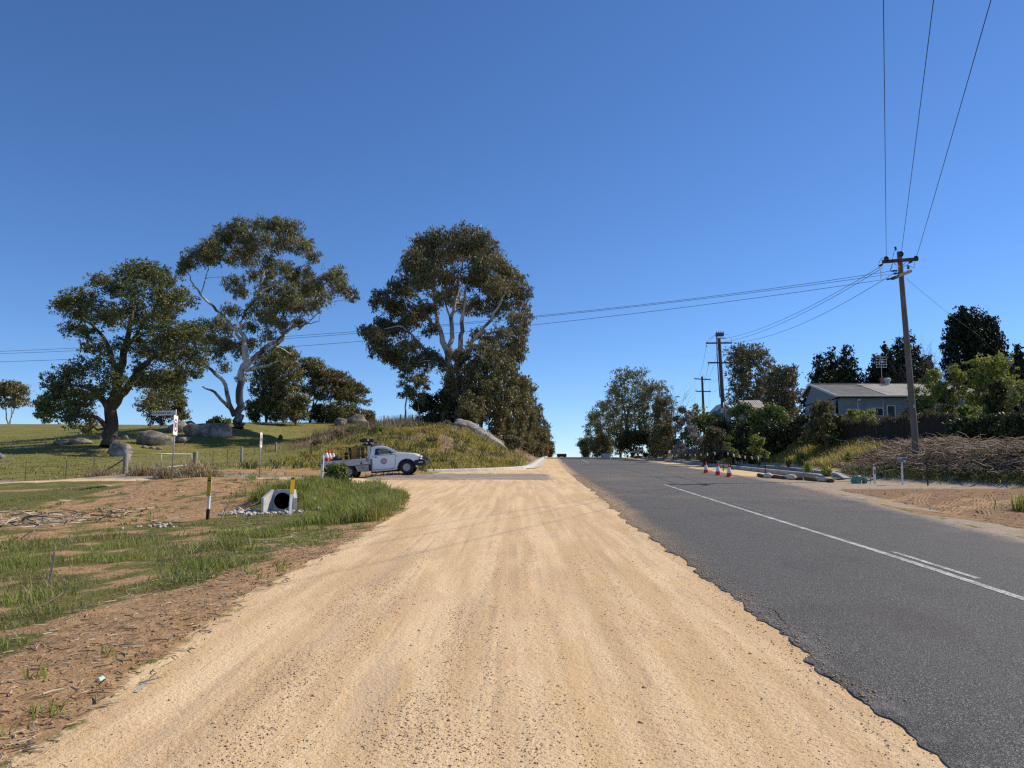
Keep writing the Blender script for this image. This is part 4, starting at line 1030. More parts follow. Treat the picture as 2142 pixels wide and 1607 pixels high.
plant('gum_tree', 'bronze topped spreading gum in the middle of the clump', 690, 889, 116, 775, 118, 'umbrella', 9, g_, 'gumb', 'dark', 9500, .36, .13, stems=3)
plant('gum_tree', 'lower spreading gum at the right end of the clump', 728, 888, 118, 798, 104, 'umbrella', 10, g_, 'gumb', 'grey', 8000, .36, .13, stems=2)
plant('scrub_tree', 'scruffy low tree in front of the clump, just above the fence line', 618, 893, 106, 826, 70, 'gum', 110, g_, 'scrub', 'grey', 4500, .36, .13, stems=5)
for k, (px, top, w_, lf, lab) in enumerate([(575, 812, 70, 'oak', 'dark scrub filling the gap left of the flat topped gum'), (705, 830, 80, 'oak', 'low scrub under the bronze topped gum'), (535, 825, 60, 'oak', 'dark scrub at the right side of the tall white gum trunk')]):
    plant('scrub_tree', lab, px, 890, 111 + k, top + 14, w_, 'gum', 140 + k, g_, lf, 'dark', 4200, .34, .12, bare=.15, stems=3)
for k, (px, top, w_, lab) in enumerate([(612, 838, 80, 'low dark scrub at the left foot of the clump'), (668, 846, 84, 'low dark scrub at the middle foot of the clump'), (724, 852, 78, 'low dark scrub at the right foot of the clump')]):
    plant('scrub_bush', lab, px, 890, 117 + k, top, w_, 'shrub', 150 + k, g_, 'oak', 'dark', 4600, .36, .13, cat='bush')
plant('small_tree', 'small round tree alone at the right tip of the clump', 772, 887, 125, 860, 34, 'gum', 14, None, 'brown', 'dark', 2200, .38, .18)
plant('sapling', 'thin sapling leaning up beside the hilltop fence', 849, 886, 92, 762, 46, 'gum', 15, None, 'gum', 'gum', 1900, .36, .11, bare=.42, stems=1)
plant('sapling', 'second thin sapling, close to the dark undergrowth', 877, 887, 90, 790, 40, 'gum', 16, None, 'gum', 'gum', 1500, .36, .11, bare=.45, stems=1)
ug = 'undergrowth below the huge many stemmed gum'
plant('dark_bush', 'dark dense bush at the left edge of the undergrowth', 893, 888, 92, 826, 60, 'shrub', 17, ug, 'dark', 'dark', 6500, .34, .13, cat='bush')
plant('dark_bush', 'broad black green bush under the gum trunks', 935, 888, 91, 812, 80, 'shrub', 18, ug, 'dark', 'dark', 8000, .34, .13, cat='bush')
plant('scrub_tree', 'brown scrubby tree hiding the lower gum trunks', 965, 886, 90, 736, 90, 'shrub', 19, ug, 'brown', 'grey', 12000, .34, .12, stems=6)
plant('scrub_tree', 'olive scrub tree above the rock slab', 1005, 890, 91, 716, 92, 'gum', 20, ug, 'scrub', 'dark', 12000, .34, .12, bare=.12, stems=3)
plant('dark_bush', 'olive bush behind the top of the rock slab', 985, 884, 88, 822, 66, 'shrub', 21, ug, 'scrub', 'dark', 6000, .32, .12, cat='bush')
rw = 'roadside trees going away along the left of the road'
for k, (px, py, Y, top, wpx, lf, lab) in enumerate([
        (1038, 905, 92, 730, 96, 'gumb', 'nearest tall roadside tree behind the rock slab'), (1062, 928, 94, 762, 84, 'scrub', 'roadside tree rising past the lower end of the rock slab'),
        (1082, 950, 96, 788, 74, 'scrub', 'olive roadside tree with a side branch reaching out to the right'), (1100, 955, 104, 800, 58, 'gum', 'roadside tree with small tufts against the sky'),
        (1116, 957, 114, 848, 50, 'scrub', 'mid height roadside tree, fifth along the left of the road'), (1128, 957, 126, 876, 42, 'brown', 'brownish roadside tree nearing the crest'),
        (1138, 957, 138, 896, 34, 'scrub', 'small roadside tree by the left crest'), (1148, 956, 150, 922, 26, 'gum', 'last small roadside tree left of the crest')]):
    plant('roadside_tree', lab, px, py, Y, top, wpx, 'gum', 30 + k, rw, lf, 'grey', 9500 - 800 * k, .34 + .012 * k, .13, bare=.04, stems=3)
plant('roadside_bush', 'dry brown bush at the foot of the rock slab', 1070, 956, 84, 915, 46, 'shrub', 39, rw, 'brown', 'grey', 3000, .26, .1, cat='bush')
plant('roadside_bush', 'low bush under the trees beside the white kerb', 1108, 959, 98, 905, 60, 'shrub', 40, rw, 'scrub', 'grey', 4500, .28, .1, cat='bush')
# right of the road
rt = 'trees along the right of the road near the crest'
for k, (px, py, Y, top, wpx, lf, bare, lab) in enumerate([
        (1226, 957, 165, 917, 40, 'road', .02, 'farthest small tree right of the crest'), (1248, 956, 150, 862, 62, 'road', .04, 'grey green tree leaning towards the crest'), (1270, 955, 138, 838, 72, 'road', .05, 'second tree right of the crest'),
        (1298, 953, 126, 806, 84, 'road', .08, 'tree left of the tallest right roadside tree'), (1324, 951, 118, 769, 104, 'road', .14, 'tallest tree on the right of the road'), (1366, 948, 112, 798, 92, 'road', .10, 'dense tree right of the tallest right roadside tree'),
        (1390, 946, 106, 830, 62, 'brown', .05, 'short brown tree beside the leafless tree')]):
    plant('roadside_tree', lab, px, py, Y, top, wpx, 'gum', 50 + k, rt, lf, 'dark', 8000 + 900 * (k in (4, 5)) * 3, .34, .11, bare=bare, stems=3)
plant('roadside_bush', 'olive bush between the right roadside trees and the blossom shrub', 1392, 946, 100, 888, 90, 'shrub', 57, rt, 'scrub', 'grey', 6000, .3, .12, cat='bush')
plant('roadside_bush', 'low olive bush under the trees nearest the right crest', 1262, 955, 140, 915, 70, 'shrub', 56, rt, 'scrub', 'dark', 4500, .36, .14, cat='bush')
plant('roadside_bush', 'dark bush under the trees right of the crest', 1330, 951, 112, 905, 90, 'shrub', 58, rt, 'dark', 'dark', 5000, .36, .14, cat='bush')
plant('bare_tree', 'leafless grey tree left of the flowering shrub', 1408, 938, 98, 800, 44, 'bare', 59, None, 'brown', 'grey', 0, stems=2)
plant('flowering_shrub', 'grey shrub covered in pale blossom', 1440, 932, 84, 862, 66, 'shrub', 60, None, 'pale', 'grey', 4500, .22, .13, cat='shrub')
plant('hedge_shrub', 'rounded green shrub left of the transformer pole', 1472, 930, 92, 850, 96, 'shrub', 61, None, 'green', 'dark', 9000, .28, .13, cat='shrub')
plant('hedge_shrub', 'olive shrub behind the blossom shrub', 1428, 925, 96, 852, 44, 'shrub', 62, None, 'scrub', 'dark', 3500, .28, .13, cat='shrub')
plant('gum_tree', 'tall rounded gum right of the transformer pole', 1572, 890, 100, 722, 112, 'gum', 63, None, 'gumb', 'dark', 15000, .36, .13, bare=.30, stems=4)
plant('plum_tree', 'brown leaved bushy tree left of the house', 1640, 895, 74, 766, 92, 'gum', 64, None, 'brown', 'dark', 13000, .22, .12, bare=.22, stems=3)
plant('hedge_shrub', 'bright green shrub below the tall rounded gum', 1552, 905, 72, 832, 60, 'shrub', 65, None, 'green', 'dark', 7000, .22, .12, cat='shrub')
plant('hedge_shrub', 'wide dark green shrub in front of the pale shed roof', 1608, 925, 68, 850, 120, 'shrub', 66, None, 'green', 'dark', 13000, .22, .12, cat='shrub')
plant('hedge_shrub', 'dark shrub at the base of the transformer pole', 1516, 928, 73, 872, 84, 'shrub', 67, None, 'dark', 'dark', 8000, .24, .12, cat='shrub')
dh = 'dark garden shrubs above the right bank'  # black green leaf colour carries the deep shade behind the bank
for k, (px, py, Y, top, wpx, lf, lab) in enumerate([(1492, 940, 66, 895, 70, 'brown', 'purple brown shrub spilling down the bank'), (1556, 935, 64, 882, 90, 'dark', 'black green shrub above the small round shrub'), (1622, 932, 62, 884, 90, 'dark', 'black green shrub above the bright bank grass'), (1690, 930, 60, 872, 80, 'dark', 'black green shrub left of the paling fence')]):
    plant('garden_shrub', lab, px, py, Y, top, wpx, 'shrub', 70 + k, dh, lf, 'dark', 8000, .20, .12, cat='shrub')
plant('round_shrub', 'small round green shrub behind the middle witches hat cone', 1526, 938, 58, 908, 30, 'shrub', 75, None, 'green', 'dark', 2600, .13, .08, cat='shrub')
plant('round_shrub', 'low round green shrub behind the nearest traffic cone', 1586, 938, 57, 912, 48, 'shrub', 76, None, 'bright', 'dark', 3600, .13, .08, cat='shrub')
plant('climbing_shrub', 'vine leaved shrub arching over the left end of the paling fence', 1722, 932, 55, 842, 96, 'shrub', 77, None, 'vine', 'grey', 9000, .19, .14, cat='shrub')
plant('climbing_shrub', 'narrow vine hanging down beside the first paling', 1732, 934, 53.5, 868, 34, 'shrub', 78, None, 'vine', 'grey', 2600, .16, .11, cat='shrub')
plant('garden_hedge', 'bright green hedge showing over the paling fence below the house wall', 1800, 905, 57, 858, 92, 'shrub', 79, None, 'bright', 'dark', 5500, .17, .12, cat='hedge')
cf = 'conifers behind the house'
for k, (px, Y, top, wpx, lab) in enumerate([(1720, 92, 737, 130, 'left conifer of the three peaks over the dark roof'), (1746, 94, 726, 124, 'middle conifer of the three peaks over the dark roof'), (1778, 90, 720, 140, 'right conifer of the three peaks over the dark roof'),
                                            (1838, 92, 742, 110, 'low conifer left of the roof antenna'), (1860, 90, 715, 140, 'conifer with the roof antenna in front of it'), (1888, 88, 703, 136, 'tallest house conifer, just left of the near power pole'), (1914, 86, 697, 150, 'conifer directly behind the near power pole'), (1948, 88, 742, 92, 'conifer behind the leafless garden tree'), (2142, 86, 716, 100, 'conifer cut off by the right edge of the picture')]):
    plant('conifer', lab, px, 890, Y, top, wpx, 'conifer', 80 + k, cf, 'con', 'dark', 18000, .35, .16, droop=-.5)
plant('cypress', 'left stem of the broad black cypress pair', 2026, 890, 78, 650, 84, 'cypress', 90, None, 'cyp', 'dark', 18000, .32, .165, droop=-.8)
plant('cypress', 'right wider half of the broad black cypress pair', 2066, 890, 79, 656, 100, 'cypress', 91, None, 'cyp', 'dark', 21000, .32, .165, droop=-.8)
plant('bare_tree', 'leafless dark twiggy tree right of the near power pole', 1952, 885, 74, 718, 76, 'bare', 92, None, 'brown', 'dark', 0, stems=5)
plant('garden_tree', 'yellow green young tree in front of the black cypress', 2082, 905, 52, 745, 118, 'gum', 93, None, 'bright', 'grey', 9000, .17, .12, bare=.25, stems=4)
plant('garden_shrub', 'thin stemmed leafing shrub with grey branches right of the house roof', 1992, 895, 54, 758, 76, 'bare', 94, None, 'bright', 'grey', 4200, .15, .10, cat='shrub', stems=7)
plant('garden_shrub', 'feathery pale green shrub overlapping the right end of the roof', 1958, 892, 54, 786, 104, 'shrub', 95, None, 'bright', 'grey', 9500, .17, .07, cat='shrub', stems=6)
plant('garden_shrub', 'olive shrub at the house corner behind the power pole', 1918, 892, 54, 832, 86, 'shrub', 96, None, 'scrub', 'grey', 7500, .16, .07, cat='shrub')
plant('vine_stump', 'dark column of ivy on a stump in front of the yellow green tree', 2090, 915, 44, 800, 40, 'cypress', 97, None, 'dark', 'dark', 6500, .13, .10, cat='shrub', droop=.2)
plant('garden_shrub', 'yellow leaved shrub over the fence right of the power pole', 2024, 905, 46, 852, 84, 'shrub', 98, None, 'bright', 'grey', 5500, .15, .11, cat='shrub')
ih = 'ivy hedge along the right end of the fence'
for k, (px, Y, top, wpx, lab) in enumerate([(2020, 43.5, 880, 90, 'left swell of the ivy hedge right of the power pole'), (2078, 41.5, 872, 96, 'middle swell of the ivy hedge under the ivy stump'), (2138, 40, 868, 100, 'right swell of the ivy hedge at the picture edge')]):
    plant('ivy_hedge', lab, px, 955, Y, top, wpx, 'shrub', 100 + k, ih, 'dark', 'dark', 9000, .14, .11, cat='hedge')
plant('garden_tree', 'young tree with bare poles at the right picture edge', 2136, 900, 48, 775, 60, 'bare', 104, None, 'bright', 'grey', 1300, .15, .1, stems=5)

def straps(name, label, px, py, Y, h_, n, seed, group=None):
    r = np.random.default_rng(seed); B = G(px, py, Y); mb = MB()
    for k in range(n):
        a = 2.4 * k + r.random() * .5; ln = h_ * (.7 + .5 * r.random()); e = .25 + .75 * (k / n); d = Vector((math.cos(a), math.sin(a), 0)); s_ = Vector((-d.y, d.x, 0)) * .035
        p0 = Vector((0, 0, 0)); p1 = d * ln * .35 * e + Vector((0, 0, ln * .62)); p2 = d * ln * .85 * e + Vector((0, 0, ln * (1.05 - .55 * e)))
        mb.face([p0 - s_ * .6, p0 + s_ * .6, p1 + s_, p1 - s_]); mb.face([p1 - s_, p1 + s_, p2])
    o = thing(name, label, 'plant', B, group); lf = mb.build('leaves', LM['strap'], o)
    at = lf.data.attributes.new('tint', 'FLOAT', 'FACE'); at.data.foreach_set('value', r.random(len(lf.data.polygons)).astype(np.float32)); return o
straps('strap_plant', 'spiky strap leaved plant left of the paling fence', 1672, 936, 54, 1.15, 46, 1)
straps('strap_plant', 'smaller spiky plant left of the large strap leaved plant', 1648, 936, 54, .95, 30, 2)
for k, (px, Y, hh, lab) in enumerate([(1775, 44, 1.0, 'green weed tuft high on the dead vine bank'), (1726, 42, .6, 'yellow weed tuft on the dead vine bank, left of the tall tuft'), (1730, 38.8, .7, 'leafy weed low on the bank above the green bag'), (1690, 42, .9, 'tall weed tuft where bright grass meets the dead vines')]):
    B = G(px, 960, Y); V, Q, tv = leaves_mesh('x', [(0, 0, hh * .45, .16, .16, hh * .42)], 420, .16, .05, None, -.6, 8, .3, (.1, .9), .35, 300 + k)
    tag(o := link('weed_tuft', np_mesh('weed_tuft', V, Q, LM['bright'], False, None, {'tint': tv})), lab, 'weed', 'weeds on the right bank'); o.location = B
bb_ = 'small bushes on the cutting bank'
for k, (px, py, Y, top, w_, lf, lab) in enumerate([(822, 925, 70, 908, 40, 'scrub', 'scruffy bush on the bank above the truck bonnet'), (706, 918, 80, 902, 34, 'brown', 'brown bush on the bank near the hill fence'), (905, 930, 66, 918, 26, 'scrub', 'low bush in the middle of the bank right of the truck'), (935, 894, 84, 882, 20, 'brown', 'small brown bush just left of the rock face'), (662, 936, 74, 922, 30, 'scrub', 'low scrub at the fence line left of the truck')]):
    plant('bank_bush', lab, px, py, Y, top, w_, 'shrub', 160 + k, bb_, lf, 'grey', 1500, .2, .08, cat='bush')
# bushes on the near side
plant('green_bush', 'feathery dark green bush in front of the white utility truck rear wheel', 706, 1016, 28.8, 974, 56, 'shrub', 120, None, 'green', 'dark', 6500, .11, .035, cat='bush', droop=-.8)
for k, (px, py, Y, top, w_, lf, lab) in enumerate([(405, 996, 39, 962, 60, 'vine', 'brown grass tussock at the right gate post'), (350, 1000, 38.5, 982, 44, 'vine', 'straw coloured tussock at the foot of the street name sign'), (440, 998, 39, 985, 50, 'brown', 'low brown tussock right of the gate'), (300, 1000, 40, 985, 60, 'brown', 'low brown tussock below the gate'), (215, 1003, 41, 990, 80, 'brown', 'low dry weeds along the fence left of the gate')]):
    B = G(px, py, Y); Ht = W(px, top, Y).z - B.z; Rr = w_ / 2 / F * Y
    V, Q, tv = leaves_mesh('x', [(0, 0, Ht * .35, Rr, Rr * .6, max(.12, Ht * .55))], 900, .34, .03, None, -1.2, 8, .2, (.1, .9), .35, 330 + k)
    o = link('grass_tussock', np_mesh('grass_tussock', V, Q, dry_leaf, False, None, {'tint': tv})); o.location = B
    tag(o, lab, 'tussock', 'dry tussocks along the paddock fence')
for k, (px, py, Y, w_, lab) in enumerate([(745, 905, 82, 36, 'dark green weed patch highest on the bank left of the truck arrow board'), (790, 915, 74, 44, 'dark green weed patch behind the truck arrow board')]):
    B = G(px, py, Y); V, Q, tv = leaves_mesh('x', [(0, 0, .3, w_ / F * Y * .6, .8, .45)], 1000, .22, .10, None, 0, 8, .3, (.1, .8), .35, 350 + k)
    o = link('weed_patch', np_mesh('weed_patch', V, Q, LM['green'], False, None, {'tint': tv})); o.location = B; tag(o, lab, 'weeds', 'weed patches on the bank')

# dead vines and cut brush over the right bank
n = 7500; yy = 27 + 36 * rng.random(n); xx = TOE(yy) + .1 + 6.2 * rng.random(n); k = masks(xx, yy)[5] > .4; xx, yy = xx[k], yy[k]; n = len(xx)
zz = H(xx, yy); a = rng.random(n) * 2 * np.pi; ln = .25 + .75 * rng.random(n) ** 2; el_ = rng.normal(.12, .22, n); th = (.008 + .010 * rng.random(n)) 
d = np.stack([np.cos(a) * np.cos(el_), np.sin(a) * np.cos(el_), np.sin(el_)], -1) * ln[:, None]; p0 = np.stack([xx, yy, zz + .05 + .16 * rng.random(n)], -1); side = np.cross(d, np.array([0, 0, 1.])); side /= np.linalg.norm(side, axis=1)[:, None] + 1e-6; side *= th[:, None]
up = np.array([0, 0, 1.]) * th[:, None] * 1.6; mid = p0 + d * .5 + rng.normal(size=(n, 3)) * .07 * ln[:, None]
V = np.stack([p0 - side, p0 + side, p0 + up, mid - side, mid + side, mid + up, p0 + d - side * .5, p0 + d + side * .5, p0 + d + up * .5], 1).reshape(-1, 3); i = np.arange(n) * 9
Q = np.concatenate([np.stack([i + s0 + q0, i + s0 + q1, i + s0 + 3 + q1, i + s0 + 3 + q0], -1) for s0 in (0, 3) for q0, q1 in ((0, 1), (1, 2), (2, 0))])
t = NT('dead_vine'); c = t.mix(t.sm(t.attr('tint'), 0, 1), (.15, .105, .07), (.52, .40, .285)); t.bsdf(c, .9, 0, None, .15)
tag(link('dead_vines', np_mesh('dead_vines', V, Q, t.m, False, None, {'tint': np.tile(rng.random(n) ** 1.5, 6)})), kind='stuff')
vine_mat = t.m
# fallen brown leaves among the vines
n = 9000; yy = 27 + 38 * rng.random(n); xx = TOE(yy) + 6 * rng.random(n); k = masks(xx, yy)[5] > .4; xx, yy = xx[k], yy[k]
blades(xx, yy, .05, .06, LM['brown'], 'leaf_litter', 2, .1, 2.2)

# ================================================================== POLES AND WIRES
wood_pole = bark_mat('weathered_pole', (.115, .095, .078), (.185, .158, .13), (.24, .21, .18), 1.4, (.5, .7))
dark_pole = bark_mat('dark_pole', (.07, .058, .048), (.12, .10, .085), (.16, .14, .12), 1.4, (.5, .7))
wood_grey = bark_mat('weathered_post', (.22, .19, .155), (.34, .30, .255), (.46, .42, .36), 3, (.5, .7))
black_m = pm('black_rubber', (.018, .018, .019), (.03, .03, .03), .5, 0, 20)
porc = pm('brown_porcelain', (.030, .018, .014), (.05, .03, .022), .3, 0, 12, .05)
galv = pm('galvanised_steel', (.42, .43, .43), (.32, .33, .33), .5, .5, 10, .1)
wire_m = pm('wire', (.055, .055, .06), (.04, .04, .045), .5, .3, 5, .0)
pale_cable = pm('pale_cable', (.75, .76, .78), (.65, .66, .68), .4, .2, 8, .0)
def along(a, b, n=18, sag=0):
    return [Vector(a).lerp(Vector(b), k / n) - Vector((0, 0, sag * 4 * (k / n) * (1 - k / n))) for k in range(n + 1)]
def wire(label, pts, r=.011, group=None):
    base = Vector(pts[0]); mb = MB(); mb.tube([Vector(p) - base for p in pts], r, 5)
    o = mb.build('power_line', wire_m, None, True); o.location = base
    return tag(o, label, 'power line', group)

B1 = G(1919, 987, 38); T1 = W(1881, 527, 38)
p1 = thing('power_pole', 'near weathered timber power pole with two crossarms standing on the dead vine bank', 'power pole', B1)
rel = lambda q, b: Vector(q) - Vector(b)
mb = MB(); ax = rel(T1, B1); mb.tube([ax * k - (Vector((0, 0, .4)) if k == 0 else Vector()) for k in (0, .08, .3, .6, .85, 1)], [.165, .162, .152, .138, .124, .118], 14); mb.build('pole', wood_pole, p1, True, 40)
def arm(par, b, a, c, wd, mat=dark_pole, name='crossarm'):
    a = rel(a, b); c = rel(c, b); d = c - a; q = d.to_track_quat('X', 'Z').to_euler()
    MB().box((a + c) / 2, (d.length, wd, wd * 1.1), q, .008).build(name, mat, par)
arm(p1, B1, W(1845, 548, 37.9), W(1921, 542, 37.3), .14)
arm(p1, B1, W(1867, 583, 37.0), W(1905, 567, 38.6), .13)
def insul(par, b, c, axis, r=.11, n=3, name='insulator'):
    mb = MB(); prof = []
    for k in range(n): prof += [(.03, k * .07), (r, k * .07 + .012), (r * .9, k * .07 + .035), (.03, k * .07 + .05)]
    mb.lathe(prof, n=12); o = mb.build(name, porc, par, True, 40)
    o.location = rel(c, b); o.rotation_euler = Vector(axis).to_track_quat('Z', 'Y').to_euler(); return o
dov = Vector((-.43, -.9, .02))
ins = [W(1854, 543, 37.6), W(1885, 533, 37.4), W(1916, 542, 37.1)]
for q in ins: insul(p1, B1, q, dov, .115, 4)
insul(p1, B1, W(1874, 524, 37.9), (-.1, 0, 1), .07, 3); insul(p1, B1, W(1900, 563, 37.4), (0, 0, 1), .07, 3)
lv = Vector((-1, .15, -.12))
for q in (W(1876, 566, 37.7), W(1880, 571.5, 38.2), W(1866, 583, 37.0)): insul(p1, B1, q, lv, .055, 4)
for q in (W(1846, 553, 38.0), W(1908, 547, 37.6)): insul(p1, B1, q, (-.4, .9, -.1), .06, 3)
mb = MB(); mb.tube([rel(W(1870, 551, 37.5), B1), rel(W(1882, 559, 37.8), B1)], .015, 5); mb.build('brace', galv, p1)
mb = MB(); mb.tube([rel(W(1895, 549, 37.4), B1), rel(W(1888, 556, 37.8), B1)], .015, 5); mb.build('brace', galv, p1)
def jump(par, b, pix, Y, mat=wire_m, r=.012):
    q = [rel(W(x, y, Y), b) for x, y in pix]; MB().tube(q, r, 5).build('jumper_cable', mat, par, True)
jump(p1, B1, [(1851, 538), (1844, 541), (1839, 548), (1838, 556)], 37.6); jump(p1, B1, [(1838, 556), (1841, 566), (1843, 574), (1842, 583)], 37.5, pale_cable, .02)
jump(p1, B1, [(1873, 521), (1869, 530), (1867, 543), (1866, 552)], 37.6); jump(p1, B1, [(1866, 552), (1865, 559), (1862, 567)], 37.5, pale_cable, .03)
jump(p1, B1, [(1914, 547), (1912, 554), (1913, 561), (1904, 557), (1902, 560)], 37.0)
for k in range(9):
    MB().tube([ax * (.16 + .055 * k) + Vector(((-1) ** k * .11, 0, 0)), ax * (.16 + .055 * k) + Vector(((-1) ** k * .28, -.02, .0))], .012, 5).build('climbing_peg', galv, p1)
MB().box(ax * .235 + Vector((.0, -.168, 0)), (.10, .008, .16)).build('number_plate', galv, p1)

g1 = 'overhead lines passing above the camera'
for q, (px, lab) in zip(ins, [(1848, 'left line of the three running overhead from the near power pole'), (1953, 'middle line of the three running overhead from the near power pole'), (2073, 'right line of the three running overhead from the near power pole')]):
    a, b, c = ray(px, 0); zt = q.z - .15; tt = (zt - CAMZ) / c; e = Vector((a * tt, b * tt, zt)); e2 = q + (e - q) * 2.2; e2.z = q.z - .1
    wire(lab, along(q, e, 6, .03) + along(e, e2, 6, .0)[1:], .0105, g1)
g2 = 'lines crossing the sky to the left'
def pxwire(label, pix, Ya, Yb, group, r=.011):
    xs = [p[0] for p in pix]; x0, x1 = xs[0], xs[-1]
    co = np.polyfit([(p[0] - 1000) / 1000 for p in pix], [p[1] for p in pix], 3)
    out = []
    for x in np.linspace(x0, x1 - 350, 26):
        out.append(W(x, float(np.polyval(co, (x - 1000) / 1000)), Ya + (Yb - Ya) * (x0 - x) / (x0 - x1)))
    wire(label, out, r, group)
pxwire('upper line of the three crossing to the left behind the trees', [(1863, 566.5), (1748, 586), (1420, 629.5), (1105, 661), (750, 694), (300, 722), (0, 735)], 37.6, 48, g2)
pxwire('middle line, almost touching the upper one, crossing to the left', [(1866, 572.5), (1748, 590), (1420, 632), (1105, 664), (750, 698), (300, 727), (0, 740)], 38.1, 49, g2)
pxwire('lowest of the three lines crossing to the left', [(1852, 584), (1697, 608), (1420, 645), (1105, 680), (750, 715), (300, 745), (0, 757)], 36.9, 47, g2)

B2 = G(1517, 895, 75); T2 = W(1504, 708, 75)
p2 = thing('power_pole', 'middle power pole with switchgear on top standing in the garden shrubs', 'power pole', B2)
ax2 = rel(T2, B2); MB().tube([ax2 * k for k in (0, .3, .6, .85, 1)], [.24, .22, .19, .17, .16], 12).build('pole', dark_pole, p2, True, 40)
arm(p2, B2, W(1476.5, 718, 74.7), W(1531, 717.5, 74.7), .13); arm(p2, B2, W(1480.5, 759, 74.7), W(1529, 759, 74.7), .13)
arm(p2, B2, W(1499, 707.5, 74.6), W(1518.5, 707.5, 74.6), .09, galv, 'bracket')
mb = MB(); mb.box(rel(W(1505.5, 700, 74.6), B2), (.75, .45, .34), None, .03); o = mb.build('switch_box', pm('switchgear_grey', (.10, .105, .11), (.07, .07, .075), .6), p2)
for k in range(4): insul(p2, B2, W(1499 + 4.6 * k, 697, 74.6), (.12 * (k - 1.5), 0, 1), .05, 3, 'bushing')
MB().tube([rel(W(1499, 703, 74.6), B2), rel(W(1500, 740, 74.6), B2), rel(W(1503, 790, 74.6), B2), rel(W(1506, 832, 74.6), B2)], .05, 8).build('conduit', black_m, p2, True)
MB().tube([rel(W(1513, 842, 74.6), B2), rel(W(1514.5, 872, 74.6), B2)], .05, 8).build('conduit', galv, p2, True)
MB().box(rel(W(1510, 859, 74.7), B2), (.22, .01, .45)).build('warning_plate', pm('white_plate', (.7, .72, .72), (.6, .6, .6), .5), p2)
for x in (1477.5, 1504, 1530): insul(p2, B2, W(x, 722, 74.7), (0, 0, -1), .05, 3)
for x in (1482, 1527): insul(p2, B2, W(x, 762, 74.7), (0, 0, -1), .045, 2)
jump(p2, B2, [(1478, 718), (1484, 708), (1491, 703), (1499, 700)], 74.6); jump(p2, B2, [(1486, 714), (1490, 706), (1497, 702)], 74.6); jump(p2, B2, [(1514, 699), (1523, 701), (1529, 707), (1531, 716)], 74.6)
MB().tube([rel(W(1508, 765, 74.7), B2), rel(W(1513, 759, 74.7), B2)], .02, 5).build('brace', galv, p2)
g3 = 'lines sloping from the near pole to the middle pole'
wire('upper of the sloping lines between the near and middle pole', along(W(1845, 556, 38.1), W(1519, 708, 74.6), 18, .55), .0125, g3)
wire('second of the sloping lines between the near and middle pole', along(W(1847, 560, 38.1), W(1514, 716, 74.6), 18, .6), .0125, g3)
wire('lowest of the sloping lines between the near and middle pole', along(W(1905, 549, 37.7), W(1532, 717, 74.6), 18, .9), .0125, g3)
B3 = G(1474, 890, 114); T3 = W(1468.5, 788, 114)
p3 = thing('power_pole', 'farthest power pole with two thin crossarms left of the middle pole', 'power pole', B3)
ax3 = rel(T3, B3); MB().tube([ax3 * k for k in (0, .35, .7, 1)], [.22, .2, .17, .15], 10).build('pole', dark_pole, p3, True, 40)
arm(p3, B3, W(1452.5, 792.5, 113.8), W(1486.5, 794.5, 113.8), .13); arm(p3, B3, W(1455, 818.5, 113.8), W(1486.5, 819.5, 113.8), .13)
for x, y in ((1453.5, 791), (1470, 785), (1485.5, 793), (1456, 817), (1485.5, 818)): insul(p3, B3, W(x, y, 113.8), (0, 0, 1), .05, 2)
g4 = 'thin lines between the middle and farthest pole'
for (xa, ya), (xb, yb), sg, lab in [((1477.5, 724), (1455, 790), 1.1, 'left upper'), ((1503, 722), (1470, 786), 1.6, 'middle upper'), ((1530, 724), (1485.5, 792), 1.6, 'right upper'), ((1482, 763), (1456, 817), 1.2, 'left lower'), ((1527, 763), (1485.5, 818), 1.0, 'right lower')]:
    wire(lab + ' line drooping from the middle pole to the farthest pole', along(W(xa, ya, 74.7), W(xb, yb, 113.8), 14, sg), .012, g4)
g5 = 'thin lines beyond the farthest pole'
for (xa, ya), xb, lab in [((1453.5, 790), 1453, 'leftmost'), ((1485.5, 793), 1479, 'rightmost'), ((1470, 786), 1464, 'middle')]:
    wire(lab + ' line going down beyond the farthest pole', along(W(xa, ya, 113.8), W(xb, 872, 175), 8, .9), .012, g5)
wire('service line with a joint from the near power pole towards the garden on the right', along(W(1896, 583, 38.1), W(2045, 700, 52), 8, .1) + along(W(2045, 700, 52), W(2090, 742, 58), 4, .05)[1:], .008)
lp = thing('street_lamp', 'tiny grey street lamp head poking out above the leafless roadside tree', 'street lamp', G(1407, 935, 122))
MB().tube([(0, 0, 0), (0, 0, rel(W(1407, 836, 122), lp.location).z)], [.09, .06], 8).build('pole', galv, lp); zt = rel(W(1407, 836, 122), lp.location).z
MB().tube([(0, 0, zt), (.4, 0, zt + .35), (.7, 0, zt + .45)], .035, 6).build('arm', galv, lp); MB().blob((1.0, 0, zt + .45), (.42, .16, .09), 2, .03, 1).build('lamp_head', pm('lamp_green', (.10, .20, .17), (.08, .15, .13), .5), lp, True)

